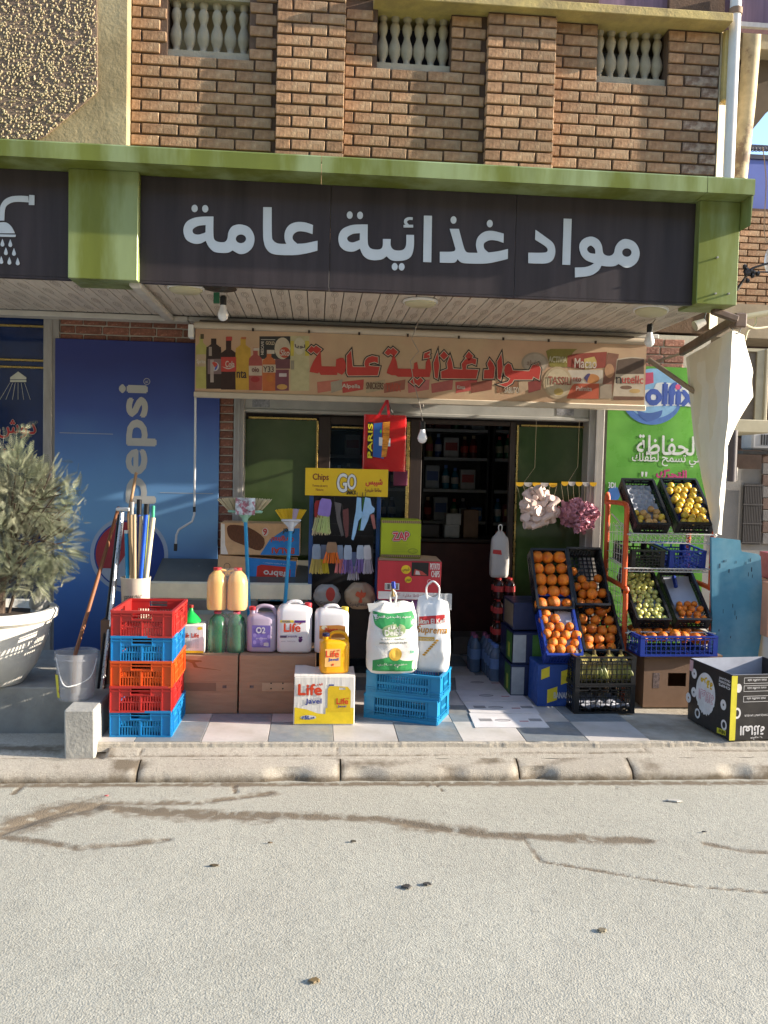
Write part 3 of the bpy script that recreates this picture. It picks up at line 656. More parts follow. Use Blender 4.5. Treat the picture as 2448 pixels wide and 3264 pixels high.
mb = MB(); mb.lathe([(.0, .004), (.088, .004), (.09, 0), (.0, -.001)], 20); mb.build('hole', M_black, t)
mb = MB(); mb.box(-.03, -.01, -.075, .0, .01, -.02); mb.build('terminal_block', mat('green terminal', (.02,.10,.05), .5), t)
def bulb(px, py, Y, lab, cordpts, sk=True):
    c = W(px, py, Y); t = thing('light_bulb', lab, 'light bulb', tuple(c), group='bare bulbs hanging under the canopy')
    mb = MB(); mb.lathe([(.0, -.030), (.014, -.027), (.025, -.016), (.030, 0), (.028, .014), (.021, .032), (.016, .048), (.0145, .058)], 18); mb.build('glass', M_bulb, t, True)
    mb = MB(); mb.lathe([(.0165, .056), (.018, .06), (.018, .10), (.012, .106), (.004, .108)], 14); mb.build('socket', M_black, t, True)
    mb = MB(); mb.tube([c+Vector((0,0,.105))]+[Vector(p) for p in cordpts], .0028, 6); mb.build('cord', mat('grey lamp cord', (.28,.24,.20), .6), t, world=True)
bulb(711, 1006, -.80, 'bare white bulb with a black socket hanging near the green pillar', [W(716, 950, -.80), W(706, 932, -.8)])
bulb(2070, 1090, -.62, 'bare bulb hanging beside the end of the product banner', [W(2080, 1030, -.62), W(2095, 1010, -.6), W(2088, 995, -.6)])
bulb(1346, 1398, -.35, 'bare bulb hanging over the shop doorway next to the red bag', [W(1347, 1340, -.35), W(1338, 1290, -.35), W(1318, 1215, -.36), W(1308, 1150, -.37), W(1335, 1120, -.37), W(1312, 1080, -.38), W(1340, 1010, -.42), W(1350, 975, -.5)])
# ================= PEPSI BOARD, BANNER, POSTER =================
def grad_mat(name, stops, axis='Z', rough=.45, lo=0, hi=1, extra=None):
    m = bpy.data.materials.new(name); m.use_nodes = True; n = m.node_tree.nodes; L = m.node_tree.links; b = n['Principled BSDF']
    tc = n.new('ShaderNodeTexCoord'); sp = n.new('ShaderNodeSeparateXYZ'); L.new(tc.outputs['Object'], sp.inputs[0])
    t = n.new('ShaderNodeTexNoise'); t.inputs['Scale'].default_value = 2.5; L.new(tc.outputs['Object'], t.inputs[0])
    ad = n.new('ShaderNodeMath'); ad.operation = 'MULTIPLY_ADD'; L.new(t.outputs[0], ad.inputs[0]); ad.inputs[1].default_value = (hi-lo)*.12; L.new(sp.outputs['XYZ'.index(axis)], ad.inputs[2])
    mr = n.new('ShaderNodeMapRange'); L.new(ad.outputs[0], mr.inputs[0]); mr.inputs[1].default_value = lo; mr.inputs[2].default_value = hi
    r = n.new('ShaderNodeValToRGB'); L.new(mr.outputs[0], r.inputs[0]); e = r.color_ramp.elements
    e[0].position, e[0].color = stops[0][0], (*stops[0][1], 1); e[1].position, e[1].color = stops[-1][0], (*stops[-1][1], 1)
    for p, c in stops[1:-1]: k = e.new(p); k.color = (*c, 1)
    L.new(r.outputs[0], b.inputs['Base Color']); b.inputs['Roughness'].default_value = rough; return m
pz0, pz1 = .26, 2.282; px0, px1 = -1.655, -.628
pep = thing('drinks_advert_board', 'tall blue drinks advert board with upright white lettering, fixed beside the shop door', 'advert board', (-1.14, -.02, pz0))
M_pep = grad_mat('printed blue gradient', [(0, (.012,.03,.16)), (.30, (.045,.15,.42)), (.50, (.15,.32,.52)), (.66, (.10,.23,.47)), (.84, (.035,.07,.28)), (1, (.018,.028,.16))], lo=0, hi=2.02)
mb = MB(); mb.box(px0, -.022, pz0, px1, -.003, pz1, .002); mb.build('board', M_pep, pep, world=True)
M_pt = mat('grey white print', (.42,.41,.38), .5, var=.05)
# 'pepsi' reads upwards: glyph x axis -> +z
import string
def uptext(body, m, par, pxL, pyB, pxR, pyT, Y, bold=0):
    a = W(pxL, pyB, Y); b = W(pxR, pyT, Y); w = b.z-a.z; h = b.x-a.x
    l = par.location
    return text(body, m, par, b.x-l.x, a.z-l.z, w, h, Y-l.y, ang=math.pi/2, bold=bold)
uptext('pepsi', M_pt, pep, 380, 1600, 497, 1232, -.0235, bold=.008)
ps = M_pt
c_ = W(468, 1216, -.023); l = pep.location
mb = MB(); 
for k in range(24):
    a0, a1 = 2*math.pi*k/24, 2*math.pi*(k+1)/24
    mb.add([(c_.x+r*math.cos(a), -.0235, c_.z+r*math.sin(a)) for r, a in ((.021,a0),(.021,a1),(.0175,a1),(.0175,a0))], [(0,1,2,3)])
mb.build('lettering', M_pt, pep, world=True); text('R', M_pt, pep, c_.x+.009-l.x, c_.z-.008-l.z, .016, .018, -.0235-l.y, ang=math.pi/2)
# round drink emblem at the foot of the board: can top with red / white / blue waves
ec = W(412, 1768, -.024); cx_, cz_ = ec.x-l.x, ec.z-l.z; y_ = -.0228-l.y; Re = .245
flat_shape([ell(cx_, cz_, Re, Re, 48)], 'emblem_ring', mat('pale silver print', (.30,.36,.46), .4, var=.15, vs=3), pep, y_)
flat_shape([ell(cx_, cz_, Re*.90, Re*.90, 48)], 'emblem_field', mat('emblem blue', (.015,.05,.24), .4, var=.1), pep, y_-.0004)
def arcpts(a0, a1, r=Re*.86, n=14): return [(cx_+r*math.cos(a0+(a1-a0)*k/n), cz_+r*math.sin(a0+(a1-a0)*k/n)) for k in range(n+1)]
flat_shape([arcpts(R(95), R(205))+[(cx_-.08, cz_-.09), (cx_-.01, cz_+.02), (cx_+.04, cz_+.10)]], 'emblem_wave', mat('emblem red', (.32,.035,.045), .45, var=.15), pep, y_-.0008)
flat_shape([arcpts(R(205), R(262))+[(cx_+.05, cz_-.07), (cx_+.12, cz_+.05), (cx_+.16, cz_+.14)]+arcpts(R(40), R(92))+[(cx_+.04, cz_+.10), (cx_-.01, cz_+.02), (cx_-.08, cz_-.09)]], 'emblem_wave', mat('emblem pale', (.34,.38,.46), .45), pep, y_-.0012)
mb = MB()
for a, b, c, d in ((510,1571,680,1577), (190,1380,360,1384)):
    p, q = W(a, b, -.0236), W(c, d, -.0236); mb.box(p.x, -.0242, p.z, q.x, -.0238, p.z+.003)
mb.each('scratch', M_pt, pep, world=True)
# thin white pipe (awning crank) in front
cr_ = thing('awning_crank', 'thin white crank rod hanging in front of the blue advert board', 'crank rod', tuple(W(625, 1850, -.2)))
mb = MB(); mb.tube([W(623, 1250, -.2), W(622, 1400, -.2), W(619, 1640, -.2), W(612, 1662, -.2), W(570, 1688, -.2), W(562, 1705, -.2), W(560, 1735, -.2)], .007, 8); mb.build('rod', mat('chalky white tube', (.50,.50,.50), .5), cr_, True, world=True)
mb = MB(); mb.tube([W(560, 1733, -.2), W(559, 1756, -.2)], .011, 8); mb.tube([W(619.5, 1615, -.2), W(619.3, 1632, -.2)], .009, 8); mb.each('grip', M_black, cr_, world=True)

# roller awning housing + banner
YB = -.22
aw = thing('awning_housing', 'long dark grey roller awning housing above the product banner', 'awning', (.7, -.12, 2.36))
mb = MB(); a, b = W(640, 1030, -.12), W(2010, 1060, -.12); mb.box(a.x, -.20, 2.372, b.x, -.125, 2.40, .006); mb.box(a.x, -.18, 2.340, b.x, -.126, 2.369, .004); mb.build('housing', mat('dusty dark aluminium', (.12,.10,.085), .5, var=.2, stretch=(1,3,3)), aw, world=True)
ban = thing('product_banner', 'beige grocery banner with red Arabic words and printed drinks and sweets above the door', 'banner', (.67, YB, 2.15))
bx0, bx1 = W(622, 1150, YB).x, W(2058, 1190, YB).x; bz1, bz0 = W(1300, 1072, YB).z, W(1300, 1268, YB).z
print('banner', bx0, bx1, bz0, bz1, W(620, 1253, YB).z, W(2055, 1290, YB).z)
def bany(x, z): return YB+.0006*math.sin(x*5)+.0004*math.sin(x*17+z*8)
mb = MB(); mb.grid(lambda u, v: (bx0+(bx1-bx0)*u, bany(bx0+(bx1-bx0)*u, bz0+(bz1-bz0)*v), bz0+(bz1-bz0)*v), 60, 8)
M_ban = mat('dusty printed vinyl', (.47,.335,.205), .55, var=.12, vs=3, col2=(.44,.28,.18), c2s=2, c2w=(.4,.6)); mb.build('sheet', M_ban, ban, True, world=True)
mb = MB(); mb.cyl((bx0-.01, YB+.005, bz1+.022), (bx1+.02, YB+.005, bz1+.022), .021, n=12); mb.box(bx0-.005, YB-.012, bz0-.038, bx1+.008, YB+.012, bz0-.0005, .006); mb.build('hem_bar', mat('cream bar', (.47,.40,.31), .45, var=.1), ban, True, world=True)
mb = MB()
for px_ in (806, 985, 1145, 1300, 1463, 1605, 1750, 1900): p = W(px_, 1067, YB-.02); mb.box(p.x-.006, YB-.02, bz1-.006, p.x+.006, YB-.012, bz1+.012)
mb.each('clip', M_wood, ban, world=True)
mb = MB(); a = W(612, 1062, YB); mb.box(a.x-.02, YB-.03, a.z-.03, a.x+.012, YB+.05, a.z+.05, .004); mb.build('end_bracket', M_white, ban, world=True)
S3 = 1659/800; c3 = cv(960, 1080, S3, YB-.012)
ZB = Matrix.Translation(-ban.location)
B1 = [[(128,75),(135,180),(228,182),(232,135),(255,126),(278,124),(290,145),(297,178),(290,215),(270,238),(240,222),(238,238),(130,238),(118,220),(110,228),(55,218),(62,190),(80,150),(95,125)],
 [(98,43),(135,68),(105,100),(80,80),(65,94),(42,75),(68,45),(84,57)],
 [(330,76),(340,180),(343,185),(425,186),(418,165),(425,138),(440,122),(470,112),(508,120),(508,160),(485,150),(450,160),(448,178),(520,184),(506,241),(312,242),(303,225),(302,110)],
 [(612,100),(632,150),(640,195),(745,198),(748,160),(768,150),(775,198),(822,200),(825,155),(845,122),(856,150),(862,200),(850,252),(640,250),(626,240),(600,240),(566,226),(572,200),(588,165),(600,135)],
 [(608,57),(640,85),(615,116),(592,97),(575,110),(552,92),(578,60),(594,72)], [(745,254),(768,272),(790,255),(810,275),(778,312),(757,293),(748,305),(720,283)],
 [(852,80),(815,95),(810,130),(852,122),(850,106),(832,106),(852,94)], [(903,88),(914,180),(903,264),(885,254),(876,160)],
 [(985,112),(1000,160),(1005,198),(1068,202),(1062,165),(1085,135),(1130,125),(1160,135),(1155,170),(1130,160),(1095,170),(1090,200),(1172,204),(1158,262),(928,260),(926,215),(970,198),(966,160)],
 [(945,80),(972,110),(945,138),(918,110)], [(1110,83),(1138,112),(1112,142),(1085,115)], [(1248,133),(1270,160),(1282,190),(1275,262),(1208,262),(1212,205),(1245,203),(1232,165)],
 [(1325,98),(1334,190),(1320,272),(1302,260),(1298,150)],
 [(1370,160),(1388,170),(1400,208),(1510,213),(1530,175),(1570,160),(1586,200),(1575,268),(1535,248),(1530,268),(1408,268),(1395,292),(1355,316),(1310,302),(1370,285),(1385,262),(1350,240),(1343,205),(1350,178)]]
HB = [ell(262,168,9,9,8)]
zof = -.0125
flat_shape(B1, 'lettering', mat('banner black print', (.025,.02,.02), .5), ban, YB-.0028, off=.0105, conv=c3, T=ZB)
flat_shape(B1, 'lettering', mat('banner cream print', (.46,.36,.27), .5), ban, YB-.0031, off=.0045, conv=c3, T=ZB)
flat_shape(B1, 'lettering', mat('banner red print', (.42,.045,.035), .5, var=.05), ban, YB-.0034, conv=c3, T=ZB)
# printed products on the banner: flat shapes
PC = {}
def pc(c): 
    k = tuple(round(v, 3) for v in c)
    if k not in PC: PC[k] = mat('print %d' % len(PC), c, .5, var=.12, vs=20)
    return PC[k]
prk = [0]
def bshape(loop, c, zoom):
    ox, oy, s = zoom; prk[0] += 1
    return flat_shape([loop], 'printed_product', pc(c), ban, YB-.0014-(prk[0] % 18)*.00002-zlev[0]*.0004, conv=cv(ox, oy, s, YB-.008), T=ZB)
zlev = [0]
ZL = (600, 1040, 1659/400); ZR = (1660, 1060, 1659/420)
bottle = lambda x0, x1, y0, y1, yn, wn=.35: smooth_loop([((x0+x1)/2-(x1-x0)*wn/2,y0,1),((x0+x1)/2+(x1-x0)*wn/2,y0,1),((x0+x1)/2+(x1-x0)*wn/2,yn-25,1),(x1-(x1-x0)*.1,yn+10),(x1,yn+60),(x1,y1-40),(x1-8,y1,1),(x0+8,y1,1),(x0,y1-40),(x0,yn+60),(x0+(x1-x0)*.1,yn+10),((x0+x1)/2-(x1-x0)*wn/2,yn-25,1)], 3)
rc = lambda a, b, c, d: [(a,b),(c,b),(c,d),(a,d)]
for lp, c in [(rc(1350,125,1600,850), (.42,.38,.22)), (rc(940,130,1350,430), (.03,.03,.03)), (bottle(100,240,130,820,240), (.36,.33,.10)), (bottle(235,435,160,825,260), (.03,.018,.015)), (bottle(432,632,140,835,330), (.035,.015,.012)),
              (bottle(625,825,150,840,270), (.45,.27,.04)), (bottle(800,975,280,845,400), (.30,.07,.06)), (bottle(980,1155,310,855,430), (.42,.12,.04)), (rc(1150,430,1345,560), (.13,.05,.06)), (rc(1150,570,1330,850), (.16,.05,.07))]: bshape(lp, c, ZL)
zlev[0] = 1
for lp, c in [(rc(105,370,232,530), (.40,.30,.2)), (rc(255,430,435,630), (.18,.12,.12)), (ell(350,530,55,62), (.45,.42,.42)), (rc(432,405,634,598), (.42,.05,.04)), (rc(500,135,578,188), (.38,.05,.04)), (rc(700,140,765,170), (.40,.12,.05)), (rc(160,100,205,165), (.08,.06,.03)),
              (rc(1040,312,1140,362), (.46,.40,.33)), (rc(860,285,940,320), (.46,.40,.33)), (ell(1245,290,105,145), (.45,.38,.28)), (rc(800,520,975,650), (.45,.36,.28)), (rc(985,505,1155,610), (.46,.38,.28)), (ell(885,700,60,40), (.28,.03,.03)), (ell(1080,690,50,48), (.42,.14,.03)), (ell(1470,260,75,115), (.46,.42,.3)), (rc(1352,190,1395,390), (.46,.38,.06)), (rc(1545,190,1598,390), (.46,.38,.06)), (ell(1240,800,70,36), (.46,.26,.08)), (rc(1200,620,1300,665), (.46,.40,.40)), (rc(1355,450,1400,570), (.25,.22,.16)), (rc(270,270,310,390), (.30,.24,.2)), (rc(290,440,335,740), (.34,.28,.25))]: bshape(lp, c, ZL)
zlev[0] = 2
for lp, c in [(smooth_loop([(312,480,1),(345,470),(385,500),(350,545,1)]), (.45,.06,.04)), (smooth_loop([(350,550,1),(388,505),(375,560),(345,585,1)]), (.06,.09,.35)), (ell(1275,345,70,72), (.36,.06,.03)), (smooth_loop([(440,530,1),(530,548),(620,530,1),(530,566)]), (.46,.4,.36)), (smooth_loop([(960,170,1),(1150,172,1),(1150,180,1),(960,178,1)]), (.46,.42,.36))]: bshape(lp, c, ZL)
zlev[0] = 0
for lp, c in [(ell(180,380,170,135), (.30,.24,.18)), (smooth_loop([(320,230,1),(380,205,1),(715,205,1),(640,280),(590,435,1),(370,430,1)],3), (.20,.17,.04)), (smooth_loop([(590,290,1),(700,265,1),(1090,240,1),(1070,440,1),(800,460,1),(590,430,1)],2), (.24,.05,.035)), (rc(600,470,1040,640), (.46,.40,.33)), (ell(470,630,185,205), (.40,.31,.20)), (smooth_loop([(580,830,1),(650,670),(720,640,1),(990,640,1),(985,835,1)],3), (.42,.09,.045)), (smooth_loop([(1100,250,1),(1240,270,1),(1140,830,1),(1000,830,1)],2), (.20,.09,.06)), (smooth_loop([(1215,330,1),(1400,305),(1555,320,1),(1555,845,1),(1160,845,1)],3), (.46,.39,.30))]: bshape(lp, c, ZR)
zlev[0] = 1
for lp, c in [(ell(180,380,145,112), (.36,.30,.24)), (ell(470,630,155,175), (.46,.38,.26)), (smooth_loop([(1225,345,1),(1400,320),(1555,330,1),(1555,520,1),(1200,520,1)],3), (.11,.075,.055)), (rc(1000,650,1150,830), (.30,.24,.18)), (ell(900,580,95,60), (.42,.18,.06)), (smooth_loop([(800,570,1),(840,520),(880,520),(850,580),(840,630,1)],3), (.06,.05,.14)), (ell(480,745,60,45), (.42,.30,.10)), (ell(1120,480,60,90), (.40,.22,.12)), (smooth_loop([(1170,800,1),(1555,805,1),(1555,848,1),(1165,848,1)],2), (.14,.07,.045)), (ell(1330,690,75,25), (.16,.09,.06)), (ell(1440,735,70,28), (.45,.30,.12)), (smooth_loop([(800,330,1),(930,300,1),(960,380),(900,450,1),(810,460,1)],3), (.45,.34,.12))]: bshape(lp, c, ZR)
for ox, col in ((105,(.42,.14,.10)), (195,(.30,.26,.2)), (270,(.40,.06,.05)), (425,(.35,.28,.18)), (545,(.28,.10,.07)), (705,(.42,.13,.12)), (860,(.36,.10,.09)), (1020,(.42,.08,.07)), (1120,(.20,.06,.04)), (1290,(.24,.11,.06)), (1440,(.42,.30,.2)), (1500,(.20,.04,.035))):
    w_ = {195:80,425:130,1440:70,1500:90}.get(ox, 145); bshape([(ox,285+(ox % 3)*6),(ox+w_,268+(ox % 5)*3),(ox+w_-5,335),(ox+4,358)], col, (960, 1080, S3))
zlev[0] = 2
for lp in (ell(630,260-0,40,0.1),): pass
def btext(s, x0, y0, x1, y1, col, zoom, bold=.001, ang=0, slant=0):
    ox, oy, sc_ = zoom; a = W(ox+x0/sc_, oy+y1/sc_, YB-.0105); b = W(ox+x1/sc_, oy+y0/sc_, YB-.0105); l = ban.location
    text(s, pc(col), ban, a.x-l.x, a.z-l.z, b.x-a.x, b.z-a.z, YB-.0037-l.y, bold=bold, ang=ang, slant=slant)
for args in [('Sprite', 108, 440, 225, 500, (.5,.45,.36), ZL), ('Cola', 490, 460, 610, 535, (.5,.42,.36), ZL), ('nta', 640, 590, 770, 680, (.05,.03,.03), ZL), ('oio', 840, 540, 935, 600, (.14,.06,.06), ZL), ('Y33', 990, 530, 1130, 600, (.10,.06,.05), ZL), ('Sko', 1220, 310, 1340, 385, (.5,.42,.36), ZL), ('GOLD', 1025, 200, 1140, 240, (.40,.32,.22), ZL),
             ('alvita', 80, 350, 265, 410, (.24,.17,.13), ZR), ('ACTIVIA', 355, 305, 585, 370, (.46,.42,.30), ZR), ('Macao', 680, 330, 960, 440, (.48,.42,.36), ZR), ('TASSILI', 345, 560, 640, 650, (.26,.07,.05), ZR), ('nto', 660, 560, 765, 615, (.30,.08,.06), ZR), ('n', 1200, 560, 1275, 635, (.05,.04,.035), ZR), ('utellc', 1280, 545, 1550, 635, (.42,.06,.05), ZR), ('Palmita', 700, 680, 900, 730, (.48,.38,.32), ZR),
             ('Alpella', 270, 300, 390, 330, (.48,.42,.36), (960,1080,S3)), ('SNICKERS', 430, 290, 545, 330, (.12,.06,.04), (960,1080,S3)), ('TWIX', 560, 295, 660, 345, (.42,.08,.05), (960,1080,S3)), ('SABLITO', 1345, 320, 1440, 355, (.48,.42,.34), (960,1080,S3)), ('Kinza', 1032, 308, 1085, 330, (.5,.42,.36), (960,1080,S3)), ('لويا', 1410, 240, 1545, 290, (.1,.08,.08), ZL)]: btext(*args)
a = W(600+962/4.1475, 1040+375/4.1475, YB); b = W(600+1000/4.1475, 1040+200/4.1475, YB); l_ = ban.location
text('NESCAFE', pc((.48,.42,.36)), ban, b.x-l_.x, a.z-l_.z, b.z-a.z, b.x-a.x, YB-.0037-l_.y, ang=math.pi/2, bold=.0006)

# green nappy poster on the right
gp = thing('nappy_poster', 'bright green nappy advert poster with big blue letters beside the fruit rack', 'poster', (2.2, -.03, 1.2))
gx0 = W(1930, 1500, -.01).x
lp = [(gx0, .30), (gx0, 2.235), (2.60, 2.235), (2.60, .30)]
M_gp = mat('glossy green print', (.085,.27,.04), .3, var=.12, vs=2.2, col2=(.15,.40,.07), c2s=1.6, c2w=(.4,.62))
mb = MB(); mb.grid(lambda u, v: (gx0+(2.62-gx0)*u, -.012+.0004*math.sin(u*9+v*14)+.0003*math.sin(v*31), .30+1.935*v), 10, 40); mb.build('sheet', M_gp, gp, True, world=True)
SG = (1900, 1150, 1659/400); cg = cv(*SG, -.02); ZG = Matrix.Translation(-gp.location)
def gsh(loops, c, k, **kw): return flat_shape(loops, 'printed_shape', pc(c), gp, -.0135-k*.0004, conv=cg, T=ZG, **kw)
gsh([ell(745, 480, 400, 365, 40)], (.07,.16,.42), 0); gsh([ell(760, 430, 370, 330, 40)], (.20,.38,.58), 1)
gsh([smooth_loop([(540,650,1),(700,690),(885,650,1),(850,740),(700,800),(590,740)])], (.05,.11,.32), 2)
gsh([[(640,160),(760,150),(765,290),(640,320)]], (.42,.06,.12), 2)
gsh([smooth_loop([(640,400),(760,370),(800,300),(880,285),(950,290),(1100,310),(1180,360),(1400,380),(1400,600),(1200,600),(1000,590),(760,600),(640,585)])], (.55,.58,.60), 3)
l_ = gp.location
def gtext(s, x0, y0, x1, y1, c, k, bold=0):
    a = W(SG[0]+x0/SG[2], SG[1]+y1/SG[2], -.02); b = W(SG[0]+x1/SG[2], SG[1]+y0/SG[2], -.02)
    text(s, pc(c), gp, a.x-l_.x, a.z-l_.z, b.x-a.x, b.z-a.z, -.0135-k*.0004-l_.y, bold=bold)
gtext('olfix', 668, 315, 1330, 570, (.045,.09,.34), 4, .011)
gsh([ell(1085, 345, 34, 36)], (.55,.08,.18), 6)
gtext('الحفاظة', 540, 1000, 1370, 1230, (.58,.60,.56), 4, .003); gtext('التي تسمح لطفلك', 475, 1240, 1440, 1385, (.58,.60,.56), 4, .0012)
gtext('التحرّك', 800, 1440, 1200, 1570, (.45,.05,.16), 4, .004); gtext('"', 600, 1470, 680, 1530, (.58,.6,.56), 4, .001); gtext('3DI', 165, 1610, 260, 1680, (.58,.62,.66), 4, .001)
gsh([ell(240, 1760, 80, 100)], (.04,.14,.40), 3)

# ================= DOOR FRONT =================
dx0, dx1 = W(776, 1500, 0).x, W(1872, 1500, 0).x
zsh = 1.858
sh_ = thing('roller_shutter', 'white rolled-up shutter band with old stickers over the shop door', 'shutter', (.65, .02, 1.9))
mb = MB(); mb.box(dx0+.002, -.004, zsh, dx1-.002, .10, 2.09, .004); mb.box(dx0+.002, -.014, zsh+.0, dx1-.002, -.0045, zsh+.022, .004); mb.build('curtain_band', mat('dirty white steel', (.40,.39,.36), .5, var=.15, vs=6), sh_, world=True)
M_st = mat('sticker print', (.25,.25,.26), .5, var=.5, vs=60)
mb = MB()
for px_, py_ in ((832, 1283), (1802, 1310)):
    a = W(px_-28, py_+14, -.006); b = W(px_+28, py_-14, -.006); mb.box(a.x, -.0062, a.z, b.x, -.0045, b.z)
mb.each('sticker', M_st, sh_, world=True)
mb = MB(); a = W(1333, 1290, -.02); mb.box(a.x-.035, -.03, a.z-.02, a.x+.035, -.0145, a.z+.02, .004); mb.build('lock_plate', M_alu, sh_, world=True)
M_gg = mat('dark green tinted glass', (.030,.060,.016), .16, var=.25, vs=1.2, col2=(.085,.115,.045), c2s=1.0, c2w=(.45,.7), coat=.3)
M_bg = mat('dark blue tinted glass', (.006,.010,.016), .06, var=.2)
door = thing('shop_doorway', 'aluminium and gold shop front with green glass side panels and open dark doorway', 'shop front', (.65, .1, .13))
def gx(px, Y=.1): return W(px, 1550, Y).x
zt_ = zsh-.01
mb = MB(); mb.box(dx0+.003, .104, .132, gx(1008)-.004, .112, zt_-.03); mb.build('glass_panel', M_gg, door, world=True)
mb = MB(); mb.box(gx(1645)+.006, .104, .132, dx1-.003, .112, zt_-.03); mb.build('glass_panel', M_gg, door, world=True)
mb = MB(); mb.box(gx(1052), .110, .132, gx(1292), .116, zt_-.03)
mb.build('door_glass', mat('dark door glass', (.01,.02,.03), .05, var=0, trans=.0, alpha=.42), door, world=True)
mb = MB(); mb.box(gx(1012), .095, .131, gx(1050), .15, zt_, .003); mb.box(gx(1304), .095, .131, gx(1342), .16, zt_, .003); mb.box(gx(1622), .095, .131, gx(1640), .15, zt_, .003); mb.box(gx(1051), .10, zt_-.05, gx(1303), .15, zt_, .002); mb.box(gx(1343), .10, zt_-.03, gx(1621), .15, zt_, .002)
mb.box(dx0+.001, .13, zt_-.02, dx1-.001, .2, 2.1); mb.each('door_frame', M_wood, door, world=True)
mb = MB()
mb.box(dx0+.02, .085, zt_-.028, gx(1005), .103, zt_-.014, .002); mb.box(gx(1005), .085, .14, gx(1011), .103, zt_-.03, .001); mb.box(gx(1293), .09, .14, gx(1302), .105, zt_-.02, .001); mb.box(gx(1054), .09, zt_-.075, gx(1291), .105, zt_-.063, .002)
mb.box(gx(1642), .085, .14, gx(1647), .103, zt_-.02, .001); mb.box(gx(1655), .085, zt_-.028, gx(1862), .103, zt_-.016, .002); mb.box(gx(1862), .085, .14, gx(1868), .103, zt_-.03, .001)
mb.each('gold_trim', M_gold, door, world=True)
# neighbour's glazed front
nb = thing('neighbour_window', 'dark blue glazed front of the next shop with gold bars and a white shower symbol', 'shop window', (-2.2, -.02, .3))
nx1 = W(136, 1300, -.02).x
mb = MB(); mb.box(-3.2, .02, .29, nx1, .03, 2.42); mb.build('glass', mat('deep blue glass', (.008,.022,.085), .1, var=.5, vs=1.5, coat=.3), nb, world=True)
mb = MB(); mb.box(nx1+.002, -.02, .285, W(165, 1300, -.02).x, .06, 2.42, .004); mb.box(W(166, 1300, 0).x, -.01, .285, xl0-.001, .06, 2.42, .003); mb.each('frame', M_alu, nb, world=True)
mb = MB()
for y in (1038, 1147, 1170): z = W(60, y, 0).z; mb.box(-3.2, -.0, z-.007, nx1-.001, .018, z+.007, .003)
mb.each('gold_bar', M_gold, nb, world=True)
cn = cv(0, 950, 1659/700, .015); ZN = Matrix.Translation(-nb.location)
flat_shape([[(138,555),(200,600),(200,615),(78,615),(78,600)], [(78,620),(200,620),(200,635),(78,635)]]+[[(x0,640),(x0+3,640),(x1+2,768),(x1-1,768)] for x0, x1 in ((75,0),(95,45),(115,95),(136,137),(160,180),(185,230))], 'shower_symbol', mat('window white', (.5,.5,.42), .5), nb, .012, conv=cn, T=ZN)
l_ = nb.location
for s, x0, y0, x1, y1 in (('دوش', -15, 925, 270, 1055), ('قاعة', -160, 1140, 140, 1222)):
    a = W(x0/2.37, 950+y1/2.37, .01); b = W(x1/2.37, 950+y0/2.37, .01)
    text(s, pc((.5,.5,.46)), nb, a.x-l_.x, a.z-l_.z, b.x-a.x, b.z-a.z, .012-l_.y, bold=.005); text(s, pc((.42,.03,.03)), nb, a.x-l_.x, a.z-l_.z, b.x-a.x, b.z-a.z, .010-l_.y, bold=.002)

# ================= DIM SHOP INTERIOR =================
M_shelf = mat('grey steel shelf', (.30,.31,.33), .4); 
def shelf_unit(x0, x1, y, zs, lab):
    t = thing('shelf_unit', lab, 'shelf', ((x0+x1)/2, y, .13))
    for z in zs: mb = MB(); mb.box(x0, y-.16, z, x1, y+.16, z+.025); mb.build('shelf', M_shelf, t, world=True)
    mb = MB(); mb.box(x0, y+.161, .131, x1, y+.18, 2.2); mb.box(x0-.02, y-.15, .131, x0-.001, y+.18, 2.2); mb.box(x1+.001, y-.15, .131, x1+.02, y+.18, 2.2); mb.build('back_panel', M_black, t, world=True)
zsv = [.45, .80, 1.06, 1.33, 1.60, 1.84]
Ys = 1.75
sxa, sxb, sxc = W(1345, 1500, Ys).x, W(1540, 1500, Ys).x, W(1640, 1500, Ys).x
shelf_unit(-.55, sxa-.03, Ys, zsv, 'steel shelves seen through the dark door glass behind the red bag')
shelf_unit(sxa+.0, sxb, Ys, zsv, 'steel shelves of dark bottles facing the open doorway')
shelf_unit(sxb+.05, sxc+.5, Ys-.1, zsv, 'narrow steel shelves of blue packs at the inner edge of the doorway')
def bottle_mesh(c, capc, h=.2, r=.033, lab=(.6,.6,.6)):
    mb = MB(); mb.lathe([(r*.9,0),(r,.01),(r,h*.25)], 10); mb.m = 1; mb.lathe([(r*1.01,h*.25),(r*1.01,h*.55)], 10, caps=False); mb.m = 0
    mb.lathe([(r,h*.55),(r*.85,h*.7),(r*.35,h*.86)], 10, caps=False); mb.m = 2; mb.lathe([(r*.42,h*.86),(r*.42,h),(0.001,h)], 8)
    return mb.mesh('bottle', [mat('bottle %s' % str(c), c, .2), pc(lab), pc(capc)], True)
cols = [((.02,.05,.20),(.4,.4,.45),(.3,.4,.6)), ((.10,.02,.02),(.4,.05,.04),(.4,.3,.2)), ((.02,.12,.06),(.4,.4,.3),(.5,.1,.1)), ((.05,.06,.09),(.35,.38,.45),(.4,.4,.45)), ((.02,.15,.25),(.5,.5,.5),(.1,.2,.5)), ((.25,.2,.06),(.4,.1,.1),(.1,.1,.1))]
bmeshes = [bottle_mesh(c, k, lab=l_) for c, l_, k in cols]
def pack_mesh(c1_, c2_, w, h):
    mb = MB(); mb.box(-w/2, -.05, 0, w/2, .05, h, .006); mb.m = 1; mb.box(-w*.4, -.0515, h*.35, w*.4, -.0505, h*.75); return mb.mesh('packet', [pc(c1_), pc(c2_)])
